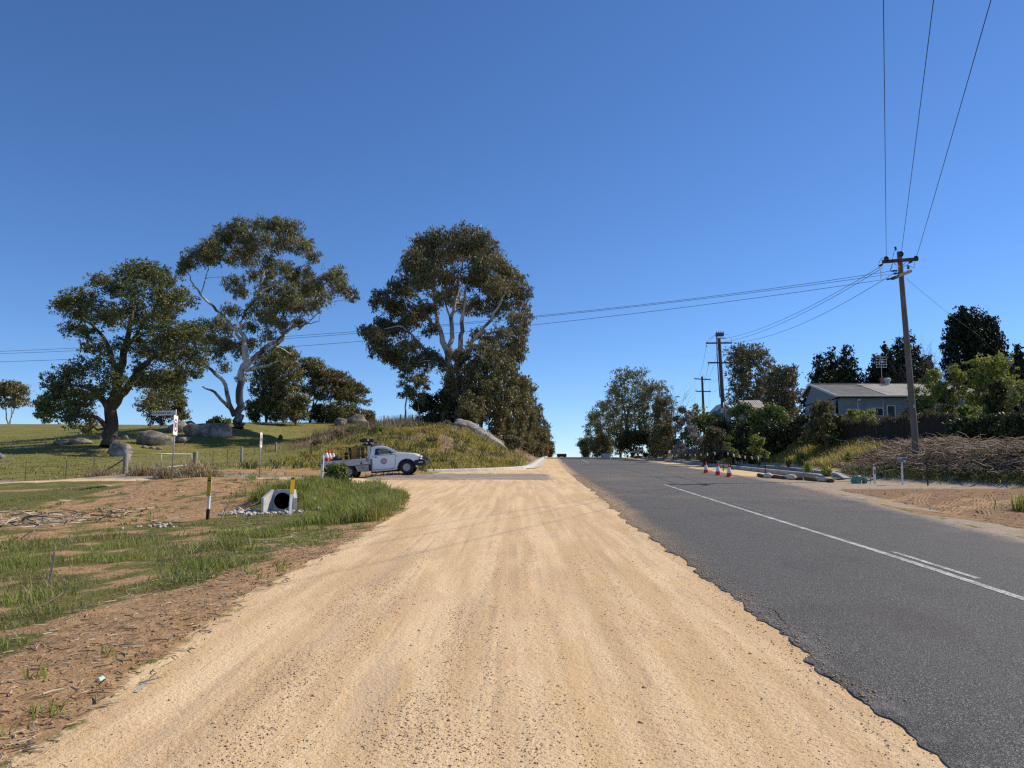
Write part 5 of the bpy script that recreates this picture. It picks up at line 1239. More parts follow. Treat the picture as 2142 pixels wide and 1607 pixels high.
# ================================================================== PADDOCK FENCE, GATE AND SIGNS
steel_dark = pm('rusty_picket', (.10, .085, .07), (.16, .13, .10), .8, .2, 20)
gate_m = pm('galvanised_gate', (.50, .52, .46), (.40, .42, .38), .5, .4, 10, .1)
def post(par, q, top_py, Y, px, r=.08, mat=wood_grey, name='post', sq=False):
    b = Vector(par.location); q = Vector(q); zt = W(px, top_py, Y).z; hgt = max(.4, zt - q.z); s_ = random.uniform(-.02, .02)
    mb = MB()
    if sq: mb.box(rel(q, b) + Vector((0, 0, hgt / 2 - .05)), (.035, .035, hgt + .1), (0, s_, .6))
    else: mb.tube([rel(q, b) - Vector((0, 0, .15)), rel(q, b) + Vector((s_ * hgt, 0, hgt * .97)), rel(q, b) + Vector((s_ * hgt, 0, hgt))], [r, r * .95, r * .78], 10)
    mb.build(name, mat, par, not sq, 40); return rel(q, b) + Vector((0, 0, hgt))
def fence(label, rows, strands, wire_r=.006, cat='fence'):
    o = thing('paddock_fence', label, cat, G(rows[0][0], rows[0][1], rows[0][3])); tops = []
    for px, bot, top, Y, kind in rows:
        q = G(px, bot, Y)
        if kind == 'w': tops.append(post(o, q, top, Y, px, .10))
        elif kind == 's': tops.append(post(o, q, top, Y, px, .15))
        else: tops.append(post(o, q, top, Y, px, 0, steel_dark, 'picket', True))
    for k in range(strands):
        MB().tube([t_ - Vector((0, 0, .08 + k * .26)) for t_ in tops], wire_r, 4).build('wire', wire_m, o)
    return o, tops
f1, tp = fence('wire fence of thin pickets running left from the paddock gate', [(262, 993, 948, 42, 's'), (195, 999, 957, 42, 'p'), (137, 1002, 962, 42, 'p'), (52, 1010, 965, 42, 'p'), (-40, 1016, 972, 42, 'p')], 4)
e = rel(G(200, 995, 41.6), f1.location); MB().tube([rel(G(262, 993, 42), f1.location) + Vector((0, 0, .85)), e], .035, 6).build('stay', steel_dark, f1)
f2, tp2 = fence('wire fence climbing the hill right of the paddock gate', [(408, 976, 945, 45, 's'), (445, 974, 943, 49, 'p'), (475, 970, 940, 53, 'p'), (505, 968, 935, 58, 'w'), (531, 962, 930, 64, 'p'), (555, 956, 927, 70, 'p'), (577, 950, 925, 77, 'w'), (606, 942, 921, 83, 'p'), (631, 935, 914, 89, 'p'), (657, 927, 907, 96, 'w'), (678, 918, 900, 100, 'p'), (697, 910, 895, 104, 'p'), (718, 905, 889, 106, 'w'), (765, 893, 880, 108, 'w')], 4)
f3, tp3 = fence('fence on the skyline left of the thin sapling', [(785, 886, 872, 112, 'p'), (803, 886, 869, 108, 'w'), (813, 886, 871, 108, 'p'), (826, 886, 870, 106, 'p'), (838, 886, 867, 104, 'w'), (863, 886, 868, 100, 'w'), (880, 886, 869, 98, 'p')], 3)
gt = thing('paddock_gate', 'pale galvanised mesh gate between two thick timber posts', 'gate', G(271, 991, 42.05))
b = gt.location; ga = rel(W(271, 948.5, 42.05), b); gb = rel(W(401, 950, 44.4), b); gd = rel(G(401, 976, 44.4), b) + Vector((0, 0, .18)); gc = Vector((0, 0, .12)); 
for a_0, b_0 in ((ga, gb), (gb, gd), (gd, gc), (gc, ga)): MB().tube([a_0, b_0], .024, 8).build('rail', gate_m, gt, True)
m0, m1 = ga.lerp(gb, .5), gc.lerp(gd, .5); MB().tube([m0, m1], .02, 6).build('rail', gate_m, gt, True)
mb = MB()
for k in range(1, 8): mb.tube([gc.lerp(ga, k / 8), gd.lerp(gb, k / 8)], .0035, 3)
for k in range(1, 20): mb.tube([gc.lerp(gd, k / 20), ga.lerp(gb, k / 20)], .003, 3)
tag(mb.build('mesh', gate_m, gt), kind='stuff')

def text_mesh(s, size, name, mat, par, loc, rot, bold=0):
    cu = bpy.data.curves.new(name, 'FONT'); cu.body = s; cu.size = size; cu.align_x = 'CENTER'; cu.align_y = 'CENTER'; cu.extrude = .0015; cu.offset = bold; cu.resolution_u = 3
    o = bpy.data.objects.new('tmp', cu); COL.objects.link(o); dg = bpy.context.evaluated_depsgraph_get(); me = bpy.data.meshes.new_from_object(o.evaluated_get(dg)); bpy.data.objects.remove(o)
    me.name = name; me.materials.clear(); me.materials.append(mat); x = link(name, me, par); x.location = loc; x.rotation_euler = rot; return x
sign_white = pm('sign_white', (.80, .80, .79), (.75, .75, .74), .45, 0, 3, .02)
sign_shade_grey = pm('street_sign_face', (.66, .66, .68), (.58, .58, .60), .5, 0, 3, .02)  # grey-white: the plate's shade is worked into its colour
sign_red = pm('sign_red', (.30, .02, .03), (.26, .02, .03), .45, 0, 5, .02)
sign_black = pm('sign_black', (.02, .02, .022), (.03, .03, .03), .5, 0, 5, .02)
sign_back = pm('sign_back', (.28, .29, .30), (.22, .22, .23), .5, .5, 5, .02)
def rounded(w_, h_, r, n=4):
    p = []
    for cx_, cy_, a0 in ((w_ / 2 - r, h_ / 2 - r, 0), (-w_ / 2 + r, h_ / 2 - r, 90), (-w_ / 2 + r, -h_ / 2 + r, 180), (w_ / 2 - r, -h_ / 2 + r, 270)):
        p += [(cx_ + r * math.cos(math.radians(a0 + 90 * k / n)), cy_ + r * math.sin(math.radians(a0 + 90 * k / n))) for k in range(n + 1)]
    return p
def ring(mb, ro, ri, z, n=40, d=.002):
    vo = [(ro * math.cos(2 * math.pi * k / n), ro * math.sin(2 * math.pi * k / n)) for k in range(n)]; vi = [(ri * math.cos(2 * math.pi * k / n), ri * math.sin(2 * math.pi * k / n)) for k in range(n)]
    for k in range(n):
        j = (k + 1) % n; mb.face([(*vo[k], z), (*vo[j], z), (*vi[j], z), (*vi[k], z)])
def speed_sign(par, loc, yaw, s=1.0, roll=0):
    """Plate standing in its local xy plane, its face along local +z."""
    rot = (Matrix.Rotation(yaw, 4, 'Z') @ Matrix.Rotation(math.pi / 2, 4, 'X') @ Matrix.Rotation(roll, 4, 'Z')).to_euler()
    mb = MB(); mb.prism(rounded(.6 * s, .8 * s, .06 * s), -.004, 0, 'z'); pl = mb.build('speed_plate', sign_white, par); pl.location = loc; pl.rotation_euler = rot
    mb = MB(); ring(mb, .265 * s, .205 * s, .002); mb.build('ring', sign_red, pl)
    text_mesh('80', .30 * s, 'digits', sign_black, pl, (0, 0, .002), (0, 0, 0), .006)
    mb = MB(); mb.prism(rounded(.6 * s, .8 * s, .06 * s), -.007, -.0045, 'z'); mb.build('plate_back', sign_back, pl)
    return pl
b = G(359, 1004, 31.5); top = W(368, 857, 31.5); s1 = thing('street_sign', 'street name sign reading BOUNDARY RD with a speed limit plate on the same leaning pole', 'road sign', b)
MB().tube([(0, 0, -.1), rel(top, b)], .031, 10).build('pole', galv, s1, True)
rot = (math.pi / 2, 0, math.radians(2))
mb = MB(); L_ = 1.0; mb.prism([(-L_ / 2 + .07, -.092), (L_ / 2, -.092), (L_ / 2, .092), (-L_ / 2 + .07, .092), (-L_ / 2 - .01, 0)], -.006, .006, 'z'); np_ = mb.build('name_plate', sign_shade_grey, s1); np_.location = rel(W(341, 864.5, 31.47), b); np_.rotation_euler = (math.pi / 2, math.radians(-1.5), 0)
text_mesh('BOUNDARY RD', .118, 'lettering', sign_black, np_, (-.09, -.003, .0065), (0, 0, 0), .003)
mb = MB(); mb.box((.40, -.035, .0075), (.10, .012, .001)); mb.box((.40, .0, .0075), (.06, .012, .001)); mb.build('small_print', sign_black, np_)
speed_sign(s1, rel(W(367.5, 890, 31.45), b), math.radians(98), 1.0, math.radians(-2))
b = G(542, 999, 41.5); top = W(546.5, 906, 41.5); s2 = thing('speed_sign', 'second speed limit sign alone on a thin pole left of the white utility truck', 'road sign', b)
MB().tube([(0, 0, -.1), rel(top, b)], .031, 10).build('pole', galv, s2, True); speed_sign(s2, rel(W(546.5, 920.5, 41.45), b), math.radians(97), 1.0, math.radians(-2))

# roadside marker posts
post_white = pm('marker_white', (.80, .80, .78), (.70, .69, .66), .5, 0, 4, .05, grime=(.5, .44, .36), gs=4)
yellow = pm('marker_yellow', (.72, .42, .02), (.62, .36, .02), .5, 0, 4, .05)
refl = pm('reflector_dark', (.10, .02, .02), (.05, .02, .02), .25, 0, 6, .02)
def guide_post(name, label, px, py, Y, top, yaw, w_=.105, group=None, tilt=0):
    b = G(px, py, Y); hgt = W(px, top, Y).z - b.z; o = thing(name, label, 'guide post', b, group, (0, tilt, yaw))
    mb = MB(); mb.prism([(-w_ / 2, -.2), (w_ / 2, -.2), (w_ / 2, hgt - .03), (w_ / 2 - .03, hgt), (-w_ / 2 + .03, hgt), (-w_ / 2, hgt - .03)], -.022, .022); mb.build('post', post_white, o)
    MB().box((0, -.025, hgt - .24), (w_ * .55, .006, .20)).build('reflector', refl, o); return o
guide_post('guide_post', 'white guide post with dark reflector in front of the truck tray', 672, 1016, 30, 953, math.radians(-38), .12, None, .05)
guide_post('guide_post', 'white guide post between the green bag and the letterbox on the right', 1830, 1013, 34, 976, math.radians(20), .11, None, .02)
def marker(label, px, py, Y, top, yaw, burnt, tilt):
    b = G(px, py, Y); hgt = W(px, top, Y).z - b.z; o = thing('marker_post', label, 'marker post', b, 'yellow topped marker posts by the drain', (0, tilt, yaw))
    MB().box((0, 0, hgt * .5 - .1), (.075, .045, hgt + .1)).build('post', post_white, o)
    yh = .60; MB().box((0, -.026, hgt - yh / 2 + .03), (.125, .008, yh), None, .004).build('yellow_plate', yellow, o)
    MB().box((0, -.0315, hgt - .10), (.11, .002, .10 if not burnt else .03)).build('label', pm('label_tan' + str(int(burnt)), (.62, .45, .22) if not burnt else (.35, .2, .03), None, .5), o)
    MB().box((0, -.0325, hgt - .155), (.09, .002, .045)).build('band', sign_black, o)
    MB().lathe([(.012, 0), (.0001, .002)], (0, 0, 0), 8).build('bolt', sign_black, o).matrix_local = Matrix.Translation((0, -.0335, hgt - .07)) @ Matrix.Rotation(math.pi / 2, 4, 'X')
    if burnt: MB().box((0, 0, .06), (.079, .049, .42)).build('burnt_base', pm('charred', (.02, .018, .016), (.04, .035, .03), .9, 0, 20), o)
marker('yellow topped marker post standing in front of the concrete pipe headwall', 606, 1078, 21.3, 989, math.radians(40), False, .05)
marker('dark yellow marker post with a burnt black base left of the pipe headwall', 434, 1092, 20.8, 993, math.radians(-12), True, .02)
o = thing('wooden_stake', 'short grey timber stake leaning in the near grass', 'stake', G(104, 1206, 10.9), None, (0, .09, .5)); MB().box((0, 0, .17), (.03, .026, .5), None, .003).build('stake', wood_grey, o)

# ---- concrete pipe headwall
b = W(591, 1066, 23.3); b.z -= .05; hw = thing('headwall', 'small concrete pipe headwall with splayed wings in the drain', 'culvert', b)
cw = pm('headwall_concrete', (.56, .55, .52), (.46, .45, .42), .85, 0, 6, .25, .008, .2, grime=(.40, .36, .30), gs=3)
mb = MB(); n = 24; Wf, Ht_ = .30, .64; rh = .205; pc = (0, .31)
outer = []
for k in range(n):
    a = 2 * math.pi * k / n; c_, s_ = math.cos(a), math.sin(a)
    q = min(Wf / abs(c_) if abs(c_) > 1e-6 else 9, ((Ht_ - pc[1]) if s_ > 0 else (pc[1] + .12)) / abs(s_) if abs(s_) > 1e-6 else 9); outer.append((pc[0] + c_ * q, pc[1] + s_ * q))
inner = [(pc[0] + rh * math.cos(2 * math.pi * k / n), pc[1] + rh * math.sin(2 * math.pi * k / n)) for k in range(n)]
for y_ in (0, .11):
    vo = [mb.bm.verts.new((x, y_, z)) for x, z in outer]; vi = [mb.bm.verts.new((x, y_, z)) for x, z in inner]
    for k in range(n): mb.bm.faces.new((vo[k], vo[(k + 1) % n], vi[(k + 1) % n], vi[k]))
    if y_ == 0: v0 = vo
for k in range(n): mb.bm.faces.new((v0[k], v0[(k + 1) % n], vo[(k + 1) % n], vo[k]))
mb.build('front_wall', cw, hw)
for s_ in (-1, 1):
    mb = MB(); A0, A1, B0, B1_ = (s_ * .275, .0), (s_ * .37, .05), (s_ * .44, -.42), (s_ * .53, -.37)
    lo = [mb.bm.verts.new((*p, -.12)) for p in (A0, A1, B1_, B0)]; hi = [mb.bm.verts.new((*p, z)) for p, z in ((A0, .643), (A1, .643), (B1_, .40), (B0, .40))]
    mb.bm.faces.new(lo[::-1]); mb.bm.faces.new(hi)
    for k in range(4): mb.bm.faces.new((lo[k], lo[(k + 1) % 4], hi[(k + 1) % 4], hi[k]))
    mb.build('wing_wall', cw, hw)
mb = MB(); mb.lathe([(.245, -.05), (.245, .0), (.245, 1.6), (.200, 1.6), (.200, -.05), (.245, -.05)], (0, 0, .31), 28, 'y'); mb.build('pipe', concrete_grey, hw, True, 40)
mb = MB(); mb.lathe([(.0001, 1.55), (.21, 1.56)], (0, 0, .31), 20, 'y'); mb.build('pipe_end', black_m, hw)
n = 620; u1, u2 = rng.normal(0, .62, n), rng.normal(0, .40, n); xx = b.x - .25 + u1; yy = b.y - .55 + u2 - .0
k = ~((yy > b.y - .42) & (np.abs(xx - b.x) > .28) & (np.abs(xx - b.x) < .56)) & (yy < b.y + .1) | (np.abs(xx - b.x) > .7); xx, yy = xx[k], yy[k]
t = NT('white_rubble'); c = t.mix(t.attr('tint'), (.30, .26, .21), (.66, .60, .51)); t.bsdf(t.mix(t.sm(t.noise(t.pos(), 30, 3), .5, .75), c, (.36, .31, .25)), .9, 0, None, .15)
tag(stones(xx, yy, .022 + .05 * rng.random(len(xx)) ** 1.6, t.m, 'rubble', True, .7, .1, .25), kind='stuff')
n = 26; tag(stones(-8.9 + rng.normal(0, .28, n), 19.4 + rng.normal(0, .25, n), .03 + .03 * rng.random(n), t.m, 'rubble', True, .7, .2, .25), kind='stuff')
# dead stems, branches and litter by the drain
tw = bark_mat('dead_wood', (.13, .10, .075), (.24, .20, .16), (.36, .31, .26), 4, (.5, .7))
def stick(label, P, r=.012, group='dead sticks on the verge', side=2, seed=0):
    rr_ = np.random.default_rng(seed); P = [Vector(p) for p in P]; b = P[0]; mb = MB()
    q = curve(rel(P[0], b), rel(P[-1], b), rr_, .02, .07, 7); mb.tube(q, list(np.linspace(r, r * .4, 7)), 5)
    for k in range(side):
        j = 2 + k * 2; e = Vector(q[j]) + (Vector(q[-1]) - Vector(q[j])) * .6 + Vector(rr_.normal(size=3) * .16 * (P[-1] - P[0]).length); mb.tube([q[j], (Vector(q[j]) + e) / 2 + Vector((0, 0, .02)), e], [r * .5, r * .35, r * .2], 4)
    o = mb.build('dead_stick', tw, None); o.location = b; tag(o, label, 'stick', group)
stick('upright dead stem right of the burnt marker post', [G(461, 1096, 20.2), W(481, 1034, 20.4)], .016, seed=1)
stick('shorter dead stem leaning right beside the upright dead stem', [G(466, 1112, 19), W(476, 1070, 19.2)], .012, seed=2)
q = lambda px, py, Y, dz=.05: G(px, py, Y) + Vector((0, 0, dz))
for k, (a, c_, lab) in enumerate([((48, 1070, 22), (132, 1084, 21), 'long dead branch lying left in the bare soil'), ((140, 1092, 20.5), (166, 1066, 22), 'dead branch sticking up from the soil pile on the left'), ((20, 1080, 21), (70, 1094, 20), 'grey branch at the left edge of the soil'), ((60, 1122, 17), (90, 1104, 19), 'thin pale branch above the near grass'), ((207, 1085, 21), (262, 1090, 20.5), 'low dark branch in the middle of the bare soil')]):
    stick(lab, [q(*a), q(*c_, .12)], .03 - .003 * k, seed=10 + k)
for k, (a, c_, lab) in enumerate([((385, 1160, 12.2), (445, 1128, 14), 'long thin stick lying on the edge of the near grass'), ((80, 1255, 8.6), (150, 1228, 9.2), 'thin stick in the near grass on the left')]):
    stick(lab, [q(*a, .02), q(*c_, .04)], .007, seed=20 + k)
def litter(name, label, px, py, w_, d_, yaw, mat, cat='litter'):
    x, y = plane(px, py); z = hz(x, y); mb = MB()
    for k in range(4):
        u0, u1_ = -.5 + k / 4, -.25 + k / 4; f = lambda u: .012 + .014 * math.sin(u * 5 + 1)
        mb.face([(u0 * w_, -d_ / 2, f(u0)), (u1_ * w_, -d_ / 2, f(u1_)), (u1_ * w_, d_ / 2, f(u1_) + .006), (u0 * w_, d_ / 2, f(u0) + .006)])
    bmesh.ops.remove_doubles(mb.bm, verts=mb.bm.verts, dist=.0005)
    o = mb.build(name, mat); o.location = (x, y, z + .004); o.rotation_euler = (.1, 0, yaw); sm_ = o.modifiers.new('thick', 'SOLIDIFY'); sm_.thickness = .003; return tag(o, label, cat)
litter('litter', 'crumpled pale green wrapper lying on the bare verge', 210, 1421, .06, .035, -.5, pm('wrapper', (.45, .72, .66), (.6, .75, .7), .4, 0, 14))
x0, y0 = plane(284, 1447); x1, y1 = plane(308, 1424); mb = MB(); nn = 8
for k in range(nn):
    a0, a1 = k / nn, (k + 1) / nn; f = lambda a: (x0 + (x1 - x0) * a, y0 + (y1 - y0) * a)
    (xa, ya), (xb, yb) = f(a0), f(a1); wd = .014
    mb.face([(xa - wd, ya, hz(xa - wd, ya) + .005), (xa + wd, ya, hz(xa + wd, ya) + .005), (xb + wd, yb, hz(xb + wd, yb) + .005), (xb - wd, yb, hz(xb - wd, yb) + .005)])
tag(mb.build('paint_mark', pm('blue_paint', (.30, .36, .42), (.44, .40, .34), .8, 0, 30)), kind='structure')

# ================================================================== BOULDERS
t = NT('granite'); p = t.obj(); n1 = t.noise(p, 1.1, 6, .65); n2 = t.noise(p, 5, 5, .7)
c = t.mix(t.sm(n1, .40, .66), (.16, .145, .125), (.40, .37, .325)); c = t.mix(t.sm(n2, .54, .72), c, (.085, .08, .07)); c = t.mix(t.sm(t.noise(p, 2.3, 4), .6, .75), c, (.34, .31, .22))
t.bsdf(c, .9, 0, t.bump(n2, .8, .08), .15); granite = t.m
def boulder(label, px, py, Y, w_, h_, seed, dep=.8, cat='boulder', name='boulder', mat=None, amp=.28, rot=0, sub=3, group='granite boulders on the paddock'):
    b = G(px, py, Y); rx = w_ / 2 / F * Y; rz = h_ / F * Y * (1 if seed == 1 else .82)
    o = MB().blob((0, 0, rz * .32), (rx * 1.05, rx * dep, rz * .78), sub, amp, seed, 1.5, 9).build(name, mat or granite, None, True); o.location = b; o.rotation_euler = (0, rot, 0)
    return tag(o, label, cat, group)
boulder('pale upright boulder just behind the left gate post', 251, 958, 70, 46, 30, 1, .8)
boulder('long sloping slab boulder left of the street sign pole', 322, 930, 80, 84, 30, 2, .6, rot=.12)
boulder('dark flat rock at the left end of the shaded rocks by the big dark tree', 128, 948, 77, 34, 9, 3)
boulder('dark low rock in the shade of the big dark tree', 166, 945, 77, 42, 14, 4)
boulder('small round dark rock at the right end of the shaded rocks', 180, 940, 78, 16, 12, 5)
boulder('small dark rock peeping out right of the big dark tree trunk', 262, 925, 82, 18, 10, 6)
boulder('shadowed boulder behind the speed plate of the street sign', 375, 916, 88, 46, 26, 7)
boulder('rounded boulder in the middle of the boulder group', 408, 917, 86, 46, 30, 8)
boulder('largest boulder at the right of the boulder group', 450, 916, 86, 72, 30, 9, .7)
boulder('pale boulder tip at the far right end of the boulder group', 478, 909, 87, 22, 14, 10)
boulder('mossy brown boulder on top of the boulder group', 428, 902, 91, 60, 14, 11)
boulder('boulder with grass on top behind the middle of the group', 395, 905, 91, 40, 18, 12)
boulder('flat slab in front of the boulder group right of the street sign pole', 378, 925, 82, 40, 14, 13)
for k, (px, py, w_, lab) in enumerate([(303, 938, 14, 'left'), (318, 936, 12, 'middle'), (334, 933, 14, 'right')]): boulder(lab + ' of three small pale rocks below the long slab boulder', px, py, 77, w_, 7, 20 + k, sub=2)
boulder('boulder half cut off by the left edge of the picture', -2, 961, 62, 26, 13, 24)
boulder('grey boulder on the skyline right of the tree clump', 742, 893, 108, 46, 24, 25)
boulder('dark boulder beside the grey skyline boulder', 714, 894, 107, 30, 20, 26)
boulder('small pale rock low in the middle of the paddock', 168, 917, 96, 14, 5, 27, sub=2)
boulder('dark rotten tree stump standing alone on the green paddock', 587, 916, 92, 10, 12, 28, .9, 'tree stump', 'tree_stump', BK['dark'], .12, group=None)
# the rock slab at the cutting: a long plate lying down the end of the bank
a0, a1 = W(962, 888, 86), W(1064, 956, 79); mid = (a0 + a1) / 2 + Vector((0, -.2, .30)); d = a1 - a0
mb = MB(); mb.blob((0, 0, 0), (d.length * .56, 1.5, .85), 4, .16, 31, 1.6, 10)
o = mb.build('rock_slab', granite, None, True); zx = d.normalized(); zy = Vector((0.35, 1, 0)); zz_ = zx.cross(zy).normalized(); zy = zz_.cross(zx).normalized()
o.matrix_world = Matrix((( zx.x, zy.x, zz_.x, mid.x), (zx.y, zy.y, zz_.y, mid.y), (zx.z, zy.z, zz_.z, mid.z), (0, 0, 0, 1))); tag(o, 'long grey rock slab sloping down the end of the cutting to the road', 'rock')
boulder('lichen grey rock face at the top of the sloping rock slab', 968, 900, 84, 66, 17, 32, .6, 'rock', 'rock_face', None, .25, group=None)

# ================================================================== HOUSE AND SHED
board = pm('painted_board', (.245, .278, .30), (.205, .236, .258), .6, 0, 3, .1, .005, .3, grime=(.17, .19, .20), gs=.9)
roof_dark = pm('old_roof_sheet', (.17, .165, .155), (.115, .11, .105), .75, .1, 2.5, .1, .01, .3, (3, .5, 1), grime=(.24, .225, .20), gs=.8)
roof_pale = pm('pale_roof_sheet', (.44, .40, .345), (.37, .335, .285), .7, .1, 2.5, .1, .01, .3, (3, .5, 1), grime=(.30, .25, .20), gs=.8)
trim = pm('white_trim', (.70, .71, .70), (.60, .61, .60), .6, 0, 5)
t = NT('window_glass'); t.bsdf(t.mix(t.noise(t.obj(), 1.5, 3), (.020, .024, .03), (.05, .055, .06)), .12, 0, None, .6); win = t.m
Yh = 60.0; ex = W(1753, 829, Yh); ez = ex.z; x0 = ex.x - .3; rz = W(1701, 804, Yh + 4.9).z; bz = W(1686, 826, Yh + 6.5).z; x1 = 37.5; gz = min(hz(x0 + 1, Yh), hz(x1, Yh)) - .3
hb = Vector((x0, Yh, gz)); hs = thing('house', 'blue grey weatherboard house with long low iron roof behind the paling fence', 'house', hb)
wz = ez - gz - .12; rzz = rz - gz; bzz = bz - gz; wl = x1 - x0
def wall_boards(nm, a, c, base, height, par, nrm, tops=None):
    """Overlapping boards: each row a thin wedge."""
    mb = MB(); rows = int(height / .19); a = Vector(a); c = Vector(c); nrm = Vector(nrm)
    for k in range(rows):
        z0, z1 = base + k * .19, min(base + height, base + (k + 1) * .19)
        aa, cc = a, c
        if tops:
            f0, f1 = tops(z0 + .02)
            if f1 - f0 < .02: break
            aa, cc = a.lerp(c, f0), a.lerp(c, f1)
        up = Vector((0, 0, 1))
        p = [aa + up * z0 + nrm * .035, cc + up * z0 + nrm * .035, cc + up * z1 + nrm * .008, aa + up * z1 + nrm * .008]
        mb.face(p); mb.face([aa + up * z0, cc + up * z0, cc + up * z0 + nrm * .035, aa + up * z0 + nrm * .035])
    return tag(mb.build(nm, board, par), kind='stuff')
MB().box((wl / 2 + .35, 3.25, wz / 2), (wl - .4, 6.3, wz)).build('wall', board, hs)
wall_boards('weatherboards', (.3, .1, 0), (wl, .1, 0), 0, wz, hs, (0, -1, 0))
wall_boards('weatherboards', (.15, 6.4, 0), (.15, .1, 0), 0, wz, hs, (-1, 0, 0))
def gt_(z):
    h0 = wz; 
    if z <= h0: return 0, 1
    fy = (z - h0) / (rzz - h0); fb = (z - h0) / max(.1, (rzz - bzz + .5))
    return .24 * min(1, max(0, fb)), 1 - .76 * min(1, fy)
mb = MB(); mb.prism([(.1, wz - .02), (6.4, wz - .02), (4.9, rzz - .14)], .17, .30, 'x'); mb.build('gable_wall', board, hs)
wall_boards('weatherboards', (.15, 6.4, 0), (.15, .1, 0), wz, rzz - wz - .15, hs, (-1, 0, 0), gt_)
rf = MB(); 
for (ya, za, yb, zb) in ((-.45, ez - gz, 4.9, rzz), (4.9, rzz, 6.95, bzz - .1)):
    rf.prism([(ya, za - .02), (yb, zb - .02), (yb, zb - .06), (ya, za - .06)], .0, wl, 'x')
roof = rf.build('roof', roof_dark, hs)
split = W(1843, 829, Yh).x - x0; sw = .78; k = 0; x = .0
while x < wl - .1:
    w_ = min(sw, wl - x); mb = MB(); nr = 8; mt = roof_dark if x + w_ / 2 < split else roof_pale; lift = 0.0 if mt is roof_dark else .035
    prof = [(x + .004 + (w_ - .008) * j / nr, .022 if j % 2 else 0) for j in range(nr + 1)]
    for j in range(nr):
        (xa, ha), (xb, hb_) = prof[j], prof[j + 1]
        mb.face([(xa, -.5, ez - gz + ha + lift), (xb, -.5, ez - gz + hb_ + lift), (xb, 4.9, rzz + hb_ + lift), (xa, 4.9, rzz + ha + lift)])
    mb.build('roof_sheet', mt, roof); x += sw
MB().box((wl / 2, 4.9, rzz + .05), (wl, .28, .05)).build('ridge_cap', roof_pale, roof)
MB().tube([(0, -.56, ez - gz - .03), (wl, -.56, ez - gz - .03)], .065, 8).build('gutter', trim, hs)
MB().prism([(-.5, ez - gz - .12), (4.9, rzz - .12), (4.9, rzz + .06), (-.5, ez - gz + .06)], -.05, .0, 'x').build('barge_board', trim, hs)
MB().prism([(4.9, rzz - .12), (6.95, bzz - .2), (6.95, bzz - .02), (4.9, rzz + .06)], -.05, .0, 'x').build('barge_board', trim, hs)
MB().tube([(-.02, 4.9, rzz), (-.02, 4.9, rzz + .55)], [.04, .015], 6).build('finial', trim, hs)
px2x = lambda px, Y=Yh: W(px, 850, Y).x - x0
pz = lambda py, Y=Yh: W(1800, py, Y).z - gz
MB().tube([(px2x(1795), .03, .1), (px2x(1795), .03, wz - .1)], .045, 8).build('downpipe', trim, hs, True)
MB().tube([(px2x(1848), .05, .1), (px2x(1848), .05, wz - .1)], .02, 6).build('cover_strip', trim, hs)
MB().lathe([(.10, 0), (.10, .14), (.0001, .15)], (px2x(1797), -.1, wz - .25), 10).build('flood_light', trim, hs)
def window(xa, xb, za, zb, door=False):
    nm = 'door' if door else 'window'
    fr = MB(); w_ = xb - xa; h_ = zb - za; c_ = ((xa + xb) / 2, .05, (za + zb) / 2)
    for s_ in (-1, 1):
        fr.box((c_[0] + s_ * (w_ / 2 - .03), .04, c_[2]), (.06, .09, h_)); fr.box((c_[0], .04, c_[2] + s_ * (h_ / 2 - .03)), (w_ - .12, .09, .06))
    if w_ > .9: fr.box((c_[0] - w_ * .1, .045, c_[2]), (.05, .08, h_ - .12))
    f = fr.build(nm, trim, hs)
    MB().box((c_[0], .062, c_[2]), (w_ - .12, .02, h_ - .12)).build('pane', win, f)
    return f
window(px2x(1824), px2x(1848), pz(871), pz(853)); MB().box(((px2x(1824) + px2x(1832)) / 2, .035, (pz(871) + pz(853)) / 2), (.26, .03, .6)).build('blind', trim, hs)
window(px2x(1855), px2x(1873), pz(884), pz(848), True)
window(px2x(1955), px2x(1990), pz(872), pz(846))
b0 = (px2x(1857, 64.9), 5.1, rzz - .1)
ch = MB().box((b0[0], b0[1] + .1, b0[2] + .28), (.55, .5, .62)).build('chimney', pm('brick_red', (.30, .12, .075), (.22, .09, .06), .9, 0, 14), roof)
MB().box((b0[0], b0[1] + .1, b0[2] + .62), (.64, .58, .07)).build('chimney_cap', pm('brick_cap', (.35, .17, .11), (.28, .14, .1), .9), roof)
MB().lathe([(.17, -.1), (.17, .25), (.27, .30), (.27, .50), (.14, .58), (.0001, .6)], (px2x(1864, 64.0), 4.4, rzz - .1), 14).build('flue', galv, roof, True, 40)
an = px2x(1849, 64.9); at_ = W(1849, 750, 64.9).z - gz
MB().tube([(an, 5.0, rzz), (an, 5.0, at_ + .2)], .025, 6).build('antenna_mast', galv, hs)
mb = MB()
for k in range(5): mb.tube([(an - .42, 4.97, at_ - .75 + k * .22), (an + .46, 4.97, at_ - .75 + k * .22)], .016, 4)
for k in range(4): mb.tube([(an - .42 + k * .29, 4.99, at_ - .78), (an - .42 + k * .29, 4.99, at_ + .16)], .014, 4)
mb.tube([(an, 5.0, at_ - .3), (an, 4.4, at_ - .3)], .02, 4); tag(mb.build('antenna', galv, hs), kind='stuff')
